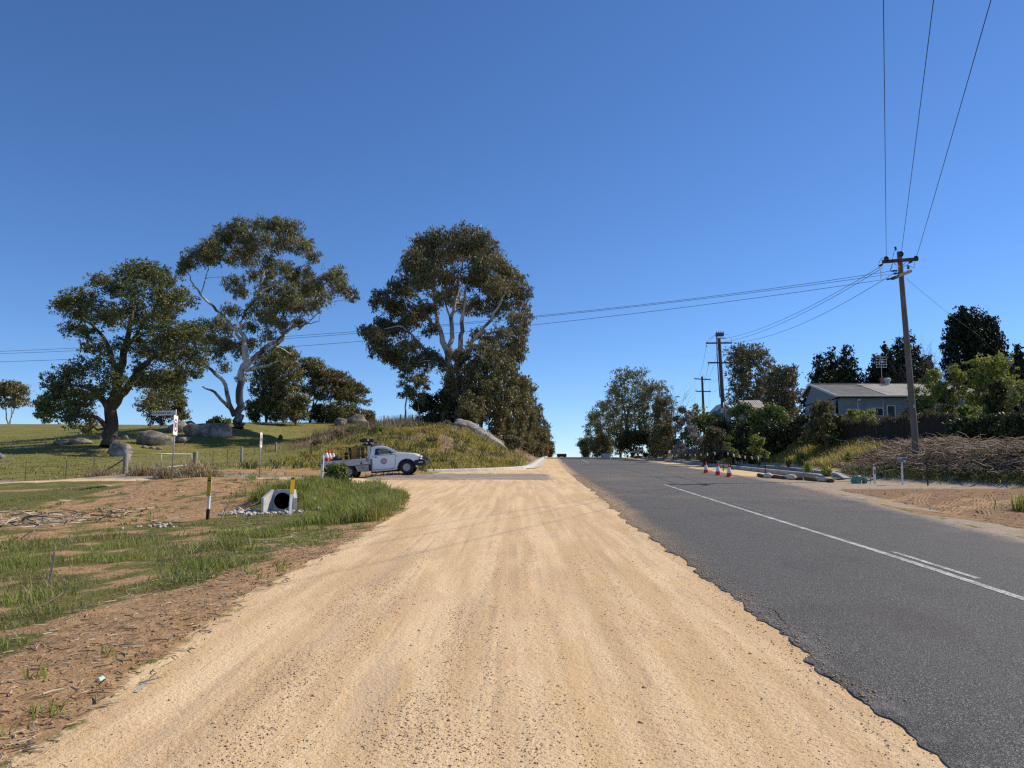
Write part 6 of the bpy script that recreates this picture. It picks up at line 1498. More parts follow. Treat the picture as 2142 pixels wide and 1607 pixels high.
# the pale shed and the little gable among the shrubs
rust = pm('rusty_roof', (.52, .48, .44), (.40, .34, .30), .7, .1, 2, .1, .01, .3, grime=(.34, .14, .09), gs=.55)
Ys = 84; sb = G(1580, 895, Ys); sh = thing('shed', 'low shed with a pale rust streaked iron roof left of the house', 'shed', sb); re_ = rel(W(1575, 838, Ys + 2.5), sb); le = rel(W(1560, 858, Ys), sb); xr = rel(W(1672, 858, Ys), sb).x
MB().box(((le.x + xr) / 2 + .2, 2.2, le.z / 2 - .06), (xr - le.x - .3, 4, le.z - .1)).build('wall', pm('shed_wall', (.34, .33, .31), (.26, .25, .24), .8), sh)
MB().prism([(-.2, le.z - .03), (2.5, re_.z - .03), (4.8, le.z - .03), (4.8, le.z + .02), (2.5, re_.z + .03), (-.2, le.z + .02)], le.x, xr, 'x').build('roof', rust, sh)
mb = MB()
for k in range(26): xx_ = le.x + (xr - le.x) * (k + .5) / 26; mb.tube([(xx_, -.2, le.z + .025), (xx_, 2.5, re_.z + .035)], .02, 4)
tag(mb.build('roof_ribs', rust, sh), kind='stuff')
Ys = 92; sb = G(1528, 890, Ys); sh = thing('cottage', 'small gabled end wall peeping out right of the transformer pole', 'cottage', sb); a_1 = rel(W(1512, 845, Ys), sb); a_2 = rel(W(1532, 860, Ys), sb); a_3 = rel(W(1496, 860, Ys), sb)
MB().prism([(a_3.x + .15, 0), (a_2.x - .15, 0), (a_2.x - .15, a_2.z - .05), (a_1.x, a_1.z - .08), (a_3.x + .15, a_3.z - .05)], 0, 3).build('wall', board, sh)
for e_0 in (a_2, a_3):
    d = e_0 - a_1; q = MB(); q.face([a_1 + Vector((0, -.3, .02)), e_0 + Vector((0, -.3, 0)), e_0 + Vector((0, 3.3, 0)), a_1 + Vector((0, 3.3, .02))]); o = q.build('roof', trim, sh); m_s = o.modifiers.new('thick', 'SOLIDIFY'); m_s.thickness = .10

# ---- paling fence overgrown with dead vine
pal_m = bark_mat('dark_paling', (.028, .022, .017), (.055, .043, .034), (.085, .066, .052), 2.5, (.5, .7))
fa, fb = G(1738, 930, 55.5), G(1996, 950, 45.5); pf = thing('paling_fence', 'dark weathered paling fence with dead vine on top between the house and the bank', 'fence', fa)
npal = 92; pm_v = []
for k in range(6):
    mb = MB(); mb.prism([(-.065, 0), (.065, 0), (.065, 1.62 - .03 * k), (.03, 1.66), (-.05, 1.64 - .02 * k), (-.065, 1.60)], -.012, .012); o = mb.build('paling', pal_m, pf); pm_v.append(o.data); bpy.data.objects.remove(o)
d = fb - fa; yaw = math.atan2(d.y, d.x)
for k in range(npal):
    p = fa + d * (k / (npal - 1)); z = hz(p.x, p.y); o = link('paling', pm_v[k % 6], pf); o.location = (p.x - fa.x, p.y - fa.y, z - fa.z - .1); o.rotation_euler = (0, random.uniform(-.04, .04), yaw + random.uniform(-.04, .04)); o.scale = (1, 1, random.uniform(.86, 1.08))
for hgt in (.45, 1.3):
    MB().tube([rel((*(fa + d * t_)[:2], hz(*(fa + d * t_)[:2]) + hgt), fa) + Vector((.05, .06, 0)) for t_ in np.linspace(0, 1, 8)], .04, 5).build('rail', pal_m, pf)
for t_ in (0, .33, .66, 1): 
    p = fa + d * t_; MB().box(rel((p.x, p.y + .1, hz(p.x, p.y) + .9), fa), (.11, .11, 1.9)).build('post', pal_m, pf)
V, Q, tv = leaves_mesh('x', [((fa + d * (k / 40)).x - fa.x, (fa + d * (k / 40)).y - fa.y - .05, hz((fa + d * (k / 40)).x, (fa + d * (k / 40)).y) - fa.z + 1.5 + .12 * math.sin(k), .28, .16, .20) for k in range(41)], 110, .16, .05, None, .6, 8, .2, (.0, .45), .35, 400)
o = link('dead_creeper', np_mesh('dead_creeper', V, Q, LM['brown'], False, None, {'tint': tv}), pf); tag(o, kind='stuff')

# ================================================================== RIGHT VERGE
cone_red = pm('cone_red', (.66, .045, .022), (.56, .04, .02), .5, 0, 4, .03, grime=(.40, .08, .05), gs=5)
cone_white = pm('cone_band', (.80, .80, .80), (.70, .70, .71), .4, 0, 4, .03)
cn = thing('traffic_cone', 'x', 'traffic cone', (0, 0, 0))
mb = MB(); mb.box((0, 0, .02), (.38, .38, .04), None, .012); mb.lathe([(.165, .04), (.150, .05), (.143, .075)], n=18); mb.build('base', cone_red, cn)
MB().lathe([(.152, .055), (.118, .245), (.0655, .53), (.032, .70), (.026, .71), (.0001, .712)], n=20).build('body', cone_red, cn, True, 40)
MB().lathe([(.1215, .235), (.1235, .24), (.073, .515), (.0705, .52)], n=20).build('reflective_band', cone_white, cn, True, 40)
for k, (px, py, Y, lab, ry) in enumerate([(1477, 986, 47.5, 'red and white traffic cone, farthest of the three along the kerb', .3), (1502, 990.5, 44.2, 'red and white traffic cone, middle one of the three along the kerb', 1.1), (1525.5, 995, 41.5, 'red and white traffic cone, nearest of the three along the kerb', .6)]):
    p = G(px, py, Y); gc_ = 'traffic cones along the kerb'
    if k == 0: cn.location = p; cn.rotation_euler = (0, 0, ry); cn['label'] = lab; cn['group'] = gc_
    else: dup(cn, p, lab, (0, 0, ry), gc_)
coir = pm('coir', (.24, .125, .045), (.14, .07, .03), .95, 0, 22, .8, .03)
bag_m = pm('sandbag_canvas', (.60, .54, .42), (.50, .45, .35), .9, 0, 9, .4, .02, grime=(.40, .33, .24), gs=4)
def line_at(px, py): x, y = plane(px, py); return Vector((x, y, hz(x, y)))
for (xa, ya, xb, yb, lab) in [(1586, 997, 1601, 999.5, 'short end of brown coir log left of the first sandbag'), (1613, 1000, 1648, 1003, 'brown coir log between the first and second sandbag'), (1661, 1003, 1678, 1005, 'short brown coir log right of the second sandbag'), (1684, 1005, 1716, 1007.5, 'brown coir log left of the last sandbag'), (1728, 1008, 1742, 1010, 'right end of the coir logs beyond the last sandbag')]:
    a, c_ = line_at(xa, ya), line_at(xb, yb); up = Vector((0, 0, .085)); mb = MB(); q = [a.lerp(c_, t_) - a + up + Vector((0, 0, .012 * math.sin(9 * t_))) for t_ in (0, .04, .3, .6, .96, 1)]; mb.tube(q, [.055, .095, .10, .092, .095, .05], 10)
    o = mb.build('coir_log', coir, None, True); o.location = a; tag(o, lab, 'coir log', 'coir logs along the driveway edge')
a = line_at(1672, 1004.5); mb = MB()
for k in range(9): mb.tube([Vector((.1 + .09 * k, -.05 * (k % 3), .03)), Vector((.4 + .12 * k, -.12 - .04 * (k % 4), .05)), Vector((.75 + .12 * k, -.2 - .05 * (k % 3), .02))], .018, 4)
o = mb.build('frayed_matting', bag_m); o.location = a; tag(o, 'frayed pale matting strips beside the coir logs', 'matting')
for k, (px, py, lab) in enumerate([(1607, 1000.5, 'cream sandbag nearest the kerb end'), (1655, 1004, 'cream sandbag in the middle of the coir logs'), (1722, 1008.5, 'cream sandbag at the right end of the coir logs')]):
    p = line_at(px, py); bb = thing('sandbag', lab, 'sandbag', p, 'sandbags holding the coir logs', (0, 0, .3 + .5 * k)); MB().blob((0, 0, .13), (.20, .26, .15), 3, .18, 40 + k, 1.6).build('sack', bag_m, bb, True); MB().tube([(.02, .24, .17), (.03, .31, .20), (.05, .36, .17)], [.06, .035, .06], 8).build('tied_neck', bag_m, bb, True)
# star pickets and flag bunting along the kerb
flag_m = pm('white_flag', (.78, .77, .74), (.66, .65, .62), .7, 0, 5)
bt = thing('bunting', 'string of white flags hanging on black pickets behind the traffic cones', 'bunting', G(1513, 985, 47)); b = bt.location
pk = [(1387.5, 967, 945, 88), (1425, 974, 941, 71), (1513, 985, 928, 49), (1601, 993, 941, 42.5)]
tops = []
for px, py, ty, Y in pk:
    x = W(px, py, Y).x; q = Vector((x, Y, float(R(Y)) + .1)); zt = W(px, ty, Y).z; MB().box(rel((q.x, q.y, (q.z + zt) / 2), b), (.045, .045, zt - q.z)).build('picket', black_m, bt); tops.append(rel((q.x, q.y, zt - .25 * (zt - q.z)), b))
fm = None
for k in range(3):
    pts = along(tops[k], tops[k + 1], 14, .14); MB().tube(pts, .006, 4).build('string', wire_m, bt)
    for j in range(2, 14, 2 if k > 0 else 3):
        p = pts[j]
        if fm is None: mb = MB(); mb.prism([(-.05, 0), (.05, 0), (.04, -.19), (-.02, -.17)], -.004, .004); o = mb.build('flag', flag_m, bt); fm = o.data
        else: o = link('flag', fm, bt)
        o.location = p; o.rotation_euler = (random.uniform(-.25, .25), random.uniform(-.2, .2), random.uniform(-.6, .6))
bt2 = thing('bunting', 'far string of tiny white flags under the trees near the crest', 'bunting', G(1302, 955, 118)); b = bt2.location
pts = [rel(W(1296 + 52 * t_, 944 - 6 * t_ + 3 * math.sin(math.pi * t_), 116 - 16 * t_), b) for t_ in np.linspace(0, 1, 20)]
MB().tube(pts, .008, 4).build('string', wire_m, bt2)
for j in range(1, 19): o = link('flag', fm, bt2); o.location = pts[j]; o.rotation_euler = (0, random.uniform(-.2, .2), random.uniform(-.5, .5)); o.scale = (1.2, 1, 1.3)
# green bags, letterbox, picket
t = NT('green_geotextile'); t.bsdf(t.mix(t.noise(t.obj(), 6, 4), (.07, .20, .13), (.16, .34, .25)), .7, 0, t.bump(t.noise(t.obj(), 5, 4), .8, .06), .3); green_m = t.m
for k, (px, w_, h_, lab) in enumerate([(1792, .42, .36, 'crumpled green fabric bag at the foot of the right bank'), (1809, .20, .34, 'folded strip of green silt fabric right of the green bag')]):
    p = G(px, 1014, 34.5); gb_ = thing('fabric_bag', lab, 'bag', p, 'green bags by the driveway'); MB().blob((0, 0, h_ * .42), (w_ * .5, .16, h_ * .55), 3, .5, 60 + k, 1.5).build('fabric', green_m, gb_, True, 30)
    if k == 0: MB().blob((.08, -.05, h_ * .85), (.09, .06, .05), 2, .3, 66).build('white_lining', flag_m, gb_, True)
    MB().box((.21, -.1, .2), (.028, .028, .46)).build('stake', wood_grey, gb_)
p = G(1888, 1014, 33); lb = thing('letterbox', 'small grey letterbox on a white post below the near power pole', 'letterbox', p, None, (0, .03, .2)); hz_ = W(1886, 957, 33).z - p.z
MB().box((0, 0, hz_ / 2 - .12), (.05, .05, hz_ - .1)).build('post', post_white, lb); mb = MB(); mb.prism([(-.12, hz_ - .2), (.12, hz_ - .2), (.12, hz_ - .05), (.0, hz_ + .0), (-.12, hz_ - .05)], -.16, .16); mb.build('box', pm('letterbox_grey', (.24, .25, .25), (.18, .18, .18), .5, .2), lb); MB().box((0, -.163, hz_ - .10), (.16, .006, .02)).build('slot', sign_black, lb); MB().box((0, -.163, hz_ - .155), (.09, .004, .05)).build('number_plate', sign_white, lb)
p = G(1941, 1016, 32.5); o = MB().box((0, 0, .45), (.045, .045, 1.3)).build('star_picket', black_m); o.location = p; tag(o, 'single black picket in the grass right of the letterbox', 'picket')
# at the crest
bp = Vector((W(1175, 955, 134).x, 134, float(R(134)))); rb = thing('road_barrier', 'dark red road barrier standing on the road at the crest', 'barrier', bp)
bar_m = pm('barrier_red', (.26, .035, .025), (.18, .025, .02), .6); MB().box((0, 0, .30), (1.66, .35, .50), None, .04).build('body', bar_m, rb)
for s_ in (-1, 1): MB().box((s_ * .5, 0, .03), (.35, .5, .10), None, .01).build('foot', black_m, rb)
MB().box((0, 0, .575), (1.60, .22, .05)).build('top_rail', black_m, rb)
bp = Vector((W(1268, 959, 106).x, 106, float(R(106)))); sg = thing('road_work_sign', 'shaded pale back of a temporary road sign on the road near the right trees', 'road sign', bp)
MB().box((0, 0, .42), (1.26, .03, .64), (.12, 0, 0), .01).build('panel', pm('shaded_sign_panel', (.56, .59, .64), (.48, .51, .56), .5), sg)  # the panel's bluish shade is put into its colour
for s_ in (-1, 1): MB().tube([(s_ * .5, .05, .7), (s_ * .55, -.3, 0)], .02, 5).build('leg', galv, sg); MB().tube([(s_ * .5, .05, .7), (s_ * .55, .4, 0)], .02, 5).build('leg', galv, sg)
bp = Vector((W(1259.5, 959, 107).x, 107, float(R(107)))); o = MB().box((0, 0, .45), (.08, .08, .9)).build('marker_picket', black_m); o.location = bp; tag(o, 'dark picket beside the temporary road sign', 'picket')
# grass tuft at the right picture edge
xe, ye = plane(2142, 1068); tz = np.array([xe + .25] * 60) + rng.normal(0, .25, 60); ty = np.array([ye] * 60) + rng.normal(0, .25, 60)
o = blades(tz, ty, .42, .02, lush_leaf, 'grass_clump', 8, .06, .6); del o['kind']; tag(o, 'green grass clump at the right picture edge beside the churned dirt', 'grass clump')

# ================================================================== WHITE UTILITY TRUCK
t = NT('white_car_paint'); nz_ = t.noise(t.obj(), 2.2, 4); zc = t.xyz(t.obj())[2]
dirtm = t.ma('MULTIPLY', t.sm(t.ma('MULTIPLY_ADD', nz_, .35, t.ma('MULTIPLY', zc, -1)), -.45, .05), .55)
c = t.mix(dirtm, (.80, .81, .82), (.50, .40, .30)); bs = t.bsdf(c, t.ma('MULTIPLY_ADD', dirtm, .5, .28), 0, None, .5); bs.inputs['Coat Weight'].default_value = .4; white_paint = t.m
alu = pm('tray_aluminium', (.52, .51, .50), (.42, .41, .40), .45, .55, 5, .08, .004, .4, (.3, 1, 4), grime=(.40, .33, .26), gs=1.5)
plast = pm('black_plastic', (.022, .022, .023), (.035, .034, .033), .6, 0, 10, .1)
tyre_m = pm('tyre_rubber', (.022, .021, .020), (.045, .04, .035), .85, 0, 14, .2)
rim_m = pm('steel_rim', (.46, .44, .42), (.34, .33, .31), .5, .2, 8, .05)
box_m = pm('dusty_toolbox', (.46, .39, .33), (.38, .32, .27), .55, .3, 5, .08)
t = NT('car_glass'); tr_ = t.n('ShaderNodeBsdfTransparent'); tr_.inputs[0].default_value = (.72, .78, .76, 1); gl = t.n('ShaderNodeBsdfGlossy'); gl.inputs['Roughness'].default_value = .03; mx = t.n('ShaderNodeMixShader'); mx.inputs[0].default_value = .10
t.t.links.new(tr_.outputs[0], mx.inputs[1]); t.t.links.new(gl.outputs[0], mx.inputs[2]); t.t.links.new(mx.outputs[0], t.out.inputs[0]); car_glass = t.m
lamp_m = pm('headlight_lens', (.70, .72, .74), (.55, .57, .60), .15, .2, 6, .02)
TY = 42.4; tb = W(674.6, 1006, TY - .9); tb = Vector((tb.x, TY, tb.z)); TILT = -math.atan(.08)
tk = thing('utility_truck', 'white single cab utility truck with aluminium tray and black bull bar on the side road', 'truck', tb, None, (0, TILT, 0))
HW = .88
arch = [(4.53 + .47 * math.cos(math.radians(a)), .35 + .45 * math.sin(math.radians(a))) for a in (186, 165, 145, 125, 105, 88, 70, 50, 30, 10, -4)]
prof = [(2.62, .27), (2.9, .25), (3.98, .27)] + arch + [(5.12, .40), (5.32, .46), (5.40, .70), (5.37, .84), (5.22, .96), (4.98, 1.055), (4.6, 1.115), (4.22, 1.155), (4.02, 1.17), (2.60, 1.13)]
mb = MB(); nseg = 5; rings = []
for k in range(nseg + 1):
    u = -1 + 2 * k / nseg; ringv = []
    for x_, z_ in prof:
        yw = HW * u * (1 - .10 * max(0, (x_ - 4.7) / .7) ** 1.5 - .0 ); crown_ = .045 * (1 - u * u) if z_ > .95 and x_ > 4 else 0
        nose = -.07 * u * u if x_ > 5.1 else 0; ringv.append(mb.bm.verts.new((x_ + nose, yw, z_ + crown_)))
    rings.append(ringv)
for k in range(nseg):
    for j in range(len(prof)):
        j2 = (j + 1) % len(prof); mb.bm.faces.new((rings[k][j], rings[k][j2], rings[k + 1][j2], rings[k + 1][j]))
mb.bm.faces.new(rings[0]); mb.bm.faces.new(rings[-1][::-1])
body = mb.build('body', white_paint, tk, True, 32); bv = body.modifiers.new('bevel', 'BEVEL'); bv.width = .03; bv.segments = 2; bv.limit_method = 'ANGLE'; bv.angle_limit = math.radians(40)
yo = lambda z: .86 - max(0, z - 1.13) * .42
def side(polys, name, mat, par, th=.05, inset=0, both=True):
    mb = MB()
    for s_ in ((-1, 1) if both else (-1,)):
        for poly in polys:
            a = [mb.bm.verts.new((x_, s_ * (yo(z_) - inset), z_)) for x_, z_ in poly]; c_ = [mb.bm.verts.new((x_, s_ * (yo(z_) - inset - th), z_)) for x_, z_ in poly]; n_ = len(a)
            mb.bm.faces.new(a if s_ < 0 else a[::-1]); mb.bm.faces.new(c_[::-1] if s_ < 0 else c_)
            for j in range(n_): mb.bm.faces.new((a[j], a[(j + 1) % n_], c_[(j + 1) % n_], c_[j]))
    return mb.build(name, mat, par)
side([[(2.60, 1.12), (2.84, 1.12), (2.88, 1.50), (2.86, 1.56), (2.70, 1.56)]], 'rear_pillar', white_paint, tk)
side([[(3.97, 1.15), (4.06, 1.16), (3.42, 1.575), (3.34, 1.56), (3.36, 1.515)]], 'windscreen_pillar', white_paint, tk)
mb = MB()
for x_, z_, w_ in ((2.70, 1.545, .67), (2.74, 1.60, .62), (3.0, 1.625, .60), (3.3, 1.60, .62), (3.42, 1.555, .67)):
    mb.bm.verts.new((x_, -w_, z_)); mb.bm.verts.new((x_, -w_ * .5, z_ + .018)); mb.bm.verts.new((x_, w_ * .5, z_ + .018)); mb.bm.verts.new((x_, w_, z_))
mb.bm.verts.ensure_lookup_table()
for k in range(4):
    for j in range(3): mb.bm.faces.new([mb.bm.verts[i] for i in (k * 4 + j, k * 4 + j + 1, k * 4 + j + 5, k * 4 + j + 4)])
rf_ = mb.build('roof', white_paint, tk, True); sm_ = rf_.modifiers.new('thick', 'SOLIDIFY'); sm_.thickness = .035
side([[(2.86, 1.50), (3.38, 1.50), (3.34, 1.56), (2.84, 1.56)]], 'roof_rail', white_paint, tk, .05)
side([[(2.84, 1.12), (3.98, 1.15), (3.36, 1.51), (2.88, 1.51)]], 'side_window', car_glass, tk, .004, .025)
mb = MB(); mb.face([(4.0, -.80, 1.165), (4.0, .80, 1.165), (3.40, .67, 1.57), (3.40, -.67, 1.57)]); mb.build('windscreen', car_glass, tk)
mb = MB(); mb.box((2.66, 0, 1.16), (.04, 1.66, .12)); mb.box((2.71, 0, 1.545), (.04, 1.3, .06)); mb.build('rear_panel', white_paint, tk)
mb = MB(); mb.face([(2.67, -.7, 1.2), (2.67, .7, 1.2), (2.71, .62, 1.52), (2.71, -.62, 1.52)]); mb.build('rear_window', car_glass, tk)
for s_ in (-1, 1):
    d_ = MB(); d_.prism([(2.74, .36), (3.86, .36), (3.93, .62), (3.95, 1.10), (2.72, 1.085)], -.007, .007); dr_ = d_.build('door', white_paint, tk); dr_.location = (0, s_ * (HW + .004), 0); bv = dr_.modifiers.new('bevel', 'BEVEL'); bv.width = .006
    MB().box((2.92, s_ * .018, 1.02), (.17, .022, .03), None, .006).build('handle', plast, dr_)
    MB().tube([(2.735, s_ * .004, .355), (3.865, s_ * .004, .355), (3.935, s_ * .004, .62), (3.955, s_ * .004, 1.105), (2.715, s_ * .004, 1.09), (2.735, s_ * .004, .355)], .011, 4, False).build('door_seam', plast, dr_)  # raised black line added in place of the dark panel gap
    mb = MB(); ring(mb, .155, .118, 0, 28); o = mb.build('emblem_ring', sign_red, dr_); o.location = (3.33, s_ * .0085, .78); o.rotation_euler = (math.pi / 2, 0, 0)
    mb = MB(); ring(mb, .112, .001, 0, 28); o = mb.build('emblem_disc', pm('emblem_grey', (.34, .28, .29), (.55, .52, .52), .5, 0, 30, .02), dr_); o.location = (3.33, s_ * .0085, .78); o.rotation_euler = (math.pi / 2, 0, 0)
    mb = MB()
    for k in range(14):
        a = 2 * math.pi * k / 14; mb.box((.182 * math.cos(a), .182 * math.sin(a), 0), (.024, .024, .002), (0, 0, a))
    o = mb.build('emblem_lettering', sign_red, dr_); o.location = (3.33, s_ * .0085, .78); o.rotation_euler = (math.pi / 2, 0, 0)
    mr = MB().box((3.72, s_ * 1.0, 1.23), (.13, .16, .17), None, .03).build('mirror', plast, tk); MB().box((3.77, s_ * .92, 1.17), (.05, .12, .04)).build('mirror_arm', plast, mr)
    MB().box((3.78, s_ * 1.0, 1.29), (.03, .08, .03), None, .008).build('mirror_chrome', lamp_m, mr)
    MB().blob((5.20, s_ * .70, .865), (.19, .14, .075), 3, .04, 70).build('headlight', lamp_m, tk, True)
    MB().box((4.05, s_ * .885, 1.0), (.05, .01, .035)).build('side_badge', plast, tk)
    MB().box((2.66, s_ * .885, .62), (.05, .012, .66)).build('black_trim', plast, tk)
    MB().box((4.05, s_ * .80, .27), (.03, .22, .28)).build('mud_flap', plast, tk)
    ls = MB(); pts_ = [(4.53 + .475 * math.cos(math.radians(a)), s_ * (HW + .004), .35 + .455 * math.sin(math.radians(a))) for a in range(0, 181, 15)]; ls.tube(pts_, .022, 6); ls.build('wheel_arch_trim', plast, tk, True)
mb = MB(); mb.box((4.53, 0, .55), (.9, 1.4, .4)); mb.build('wheel_well', plast, tk)
MB().box((3.35, 0, .26), (1.5, 1.5, .12)).build('underbody', plast, tk)
MB().box((1.4, 0, .52), (2.8, .75, .14)).build('chassis', plast, tk)
# bull bar
mb = MB(); mb.prism([(4.95, .44), (5.30, .38), (5.55, .46), (5.56, .66), (5.36, .74), (4.95, .70)], -.90, .90); bb_ = mb.build('bull_bar', plast, tk); bv = bb_.modifiers.new('bevel', 'BEVEL'); bv.width = .035; bv.segments = 2
for s_ in (-1, 1):
    MB().tube([(5.52, s_ * .62, .62), (5.50, s_ * .62, .86), (5.40, s_ * .62, .99), (5.30, s_ * .64, .96), (5.24, s_ * .80, .80), (5.24, s_ * .84, .70)], .027, 7).build('bar_hoop', plast, bb_, True)
    MB().tube([(5.54, s_ * .2, .64), (5.50, s_ * .2, .92)], .025, 6).build('bar_upright', plast, bb_, True)
    MB().box((5.30, s_ * .905, .58), (.22, .01, .04)).build('bar_lamp', lamp_m, bb_)
MB().tube([(5.42, -.62, .985), (5.50, -.3, .96), (5.50, .3, .96), (5.42, .62, .985)], .027, 7).build('bar_rail', plast, bb_, True)
MB().box((5.41, 0, .84), (.03, 1.0, .16)).build('grille', plast, tk)
MB().box((5.2, -.4, .37), (.2, .1, .1)).build('tow_hook', galv, tk)
# wheels
def wheel(x_, s_):
    mb = MB(); mb.lathe([(.21, -.11), (.30, -.125), (.345, -.095), (.352, -.05), (.352, .05), (.345, .095), (.30, .125), (.21, .11)], n=32, axis='y', cap=False); wh = mb.build('wheel', tyre_m, tk, True, 35); wh.location = (x_, s_ * .78, .352)
    mb = MB(); mb.lathe([(.21, -.105), (.205, -.10), (.185, -.075), (.12, -.085), (.075, -.075), (.06, -.098), (.0001, -.10)] if s_ < 0 else [(.21, .105), (.205, .10), (.185, .075), (.12, .085), (.075, .075), (.06, .098), (.0001, .10)], n=28, axis='y', cap=False); rm = mb.build('rim', rim_m, wh, True, 40)
    for k in range(6):
        a = math.pi * k / 3; o = MB().lathe([(.0001, -.002), (.022, 0), (.0001, .002)], n=8, axis='y').build('rim_hole', plast, wh); o.location = (.15 * math.cos(a), s_ * .084, .15 * math.sin(a))
for x_ in (1.40, 4.53):
    for s_ in (-1, 1): wheel(x_, s_)
# tray
MB().box((1.25, 0, .70), (2.56, 1.80, .05)).build('tray_floor', alu, tk)
def tray_panel(nm, a, c_, par):
    a = Vector(a); c_ = Vector(c_); d = c_ - a; n_ = Vector((d.y, -d.x, 0)).normalized(); mb = MB()
    pr = [(0, .70), (.018, .70), (.018, .795), (.010, .80), (.010, .81), (.018, .815), (.018, .90), (.010, .905), (.010, .915), (.018, .92), (.018, 1.01), (.006, 1.025), (0, 1.02)]
    A = [mb.bm.verts.new(a + n_ * u + Vector((0, 0, v))) for u, v in pr]; Bq = [mb.bm.verts.new(c_ + n_ * u + Vector((0, 0, v))) for u, v in pr]
    for j in range(len(pr)): j2 = (j + 1) % len(pr); mb.bm.faces.new((A[j], A[j2], Bq[j2], Bq[j]))
    mb.bm.faces.new(A[::-1]); mb.bm.faces.new(Bq); return mb.build(nm, alu, par)
for s_ in (-1, 1):
    pn = tray_panel('side_panel', (-.02, -.90, 0) if s_ < 0 else (2.50, .90, 0), (2.50, -.90, 0) if s_ < 0 else (-.02, .90, 0), tk)
    for x_ in (.27, 1.20, 2.12): MB().box((x_, s_ * .925, .76), (.085, .02, .10), None, .006).build('latch', plast, pn)
    MB().box((2.44, s_ * .925, .93), (.05, .02, .18), None, .006).build('corner_latch', plast, pn)
    tbx = MB(); tbx.prism([(1.76, .69), (2.50, .69), (2.50, .335), (1.90, .335)], s_ * .90, s_ * .50); tb_ = tbx.build('toolbox', box_m, tk); MB().box((2.18, s_ * .905, .52), (.05, .014, .04)).build('lock', plast, tb_); MB().box((2.14, s_ * .903, .665), (.7, .008, .012)).build('lid_seam', plast, tb_)
    MB().prism([(1.02, .69), (1.76, .69), (1.72, .62), (1.06, .62)], s_ * .88, s_ * .62).build('mudguard', plast, tk)
    MB().box((2.545, s_ * .84, 1.17), (.09, .06, .98)).build('headboard_post', alu, tk)
    MB().box((.05, s_ * .6, .60), (.10, .30, .14), None, .01).build('tail_light', plast, tk)
tray_panel('tailgate', (-.03, .90, 0), (-.03, -.90, 0), tk)
for z_ in (1.05, 1.25, 1.45, 1.64): MB().box((2.545, 0, z_), (.04, 1.62, .04)).build('headboard_rail', alu, tk)
MB().box((.3, 0, .56), (.5, .1, .12)).build('tow_bar', plast, tk)
# load frame
fr_m = pm('frame_steel', (.09, .07, .055), (.14, .11, .08), .8, .3, 12)
lf_ = MB()
for s_ in (-1, 1):
    lf_.tube([(.40, s_ * .78, .72), (.40, s_ * .78, 1.67), (1.45, s_ * .78, 1.675), (2.5, s_ * .78, 1.67)], .016, 6)
    for x_ in (.86, 1.02, 1.45, 2.0): lf_.tube([(x_, s_ * .78, .72), (x_, s_ * .78, 1.665)], .012, 5)
    lf_.tube([(.40, s_ * .78, 1.2), (2.5, s_ * .78, 1.2)], .011, 5)
for x_ in (.40, 1.45, 2.5): lf_.tube([(x_, -.78, 1.67), (x_, .78, 1.67)], .014, 5)
lf_.build('load_frame', fr_m, tk)
# folded arrow board over the cab
ab = MB().box((2.52, 0, 1.98), (.62, 1.5, .17), (0, .10, 0), .02).build('arrow_board', plast, tk)
MB().box((2.22, 0, 2.02), (.36, 1.4, .13), (0, -.18, 0), .01).build('board_flap', plast, ab)
MB().box((2.46, 0, 1.76), (.62, 1.1, .07), (0, .06, 0), .01).build('board_base', plast, ab)
for s_ in (-1, 1):
    MB().tube([(2.12, s_ * .6, 1.75), (2.50, s_ * .6, 2.0)], .02, 5).build('board_strut', galv, ab); MB().tube([(2.82, s_ * .6, 1.95), (2.72, s_ * .6, 1.70)], .02, 5).build('board_strut', galv, ab); MB().box((2.50, s_ * .5, 1.70), (.07, .07, .16)).build('board_leg', plast, ab)
MB().box((2.54, -.765, 1.985), (.09, .01, .10)).build('board_plate', sign_white, ab)
for k in range(4): MB().box((2.30 + .12 * k, -.5, 1.82), (.09, .12, .05)).build('board_lamp', lamp_m if k % 2 else plast, ab)
# inside the cab
seat_m = pm('seat_cloth', (.035, .034, .033), (.05, .048, .046), .9, 0, 10)
for s_ in (-1, 1):
    st_ = MB().box((3.02, s_ * .40, .88), (.50, .50, .14), None, .04).build('seat', seat_m, tk); MB().box((2.80, s_ * .40, 1.12), (.13, .46, .46), (0, -.14, 0), .04).build('seat_back', seat_m, st_); MB().box((2.76, s_ * .40, 1.40), (.09, .26, .14), (0, -.1, 0), .03).build('headrest', seat_m, st_)
MB().box((3.86, 0, 1.08), (.22, 1.5, .16), None, .03).build('dashboard', plast, tk)
mb = MB(); mb.tube([(.17 * math.cos(a), .17 * math.sin(a), 0) for a in np.linspace(0, 2 * math.pi, 17)], .014, 6, False); o = mb.build('steering_wheel', plast, tk, True); o.location = (3.62, -.40, 1.12); o.rotation_euler = (0, -1.05, 0)
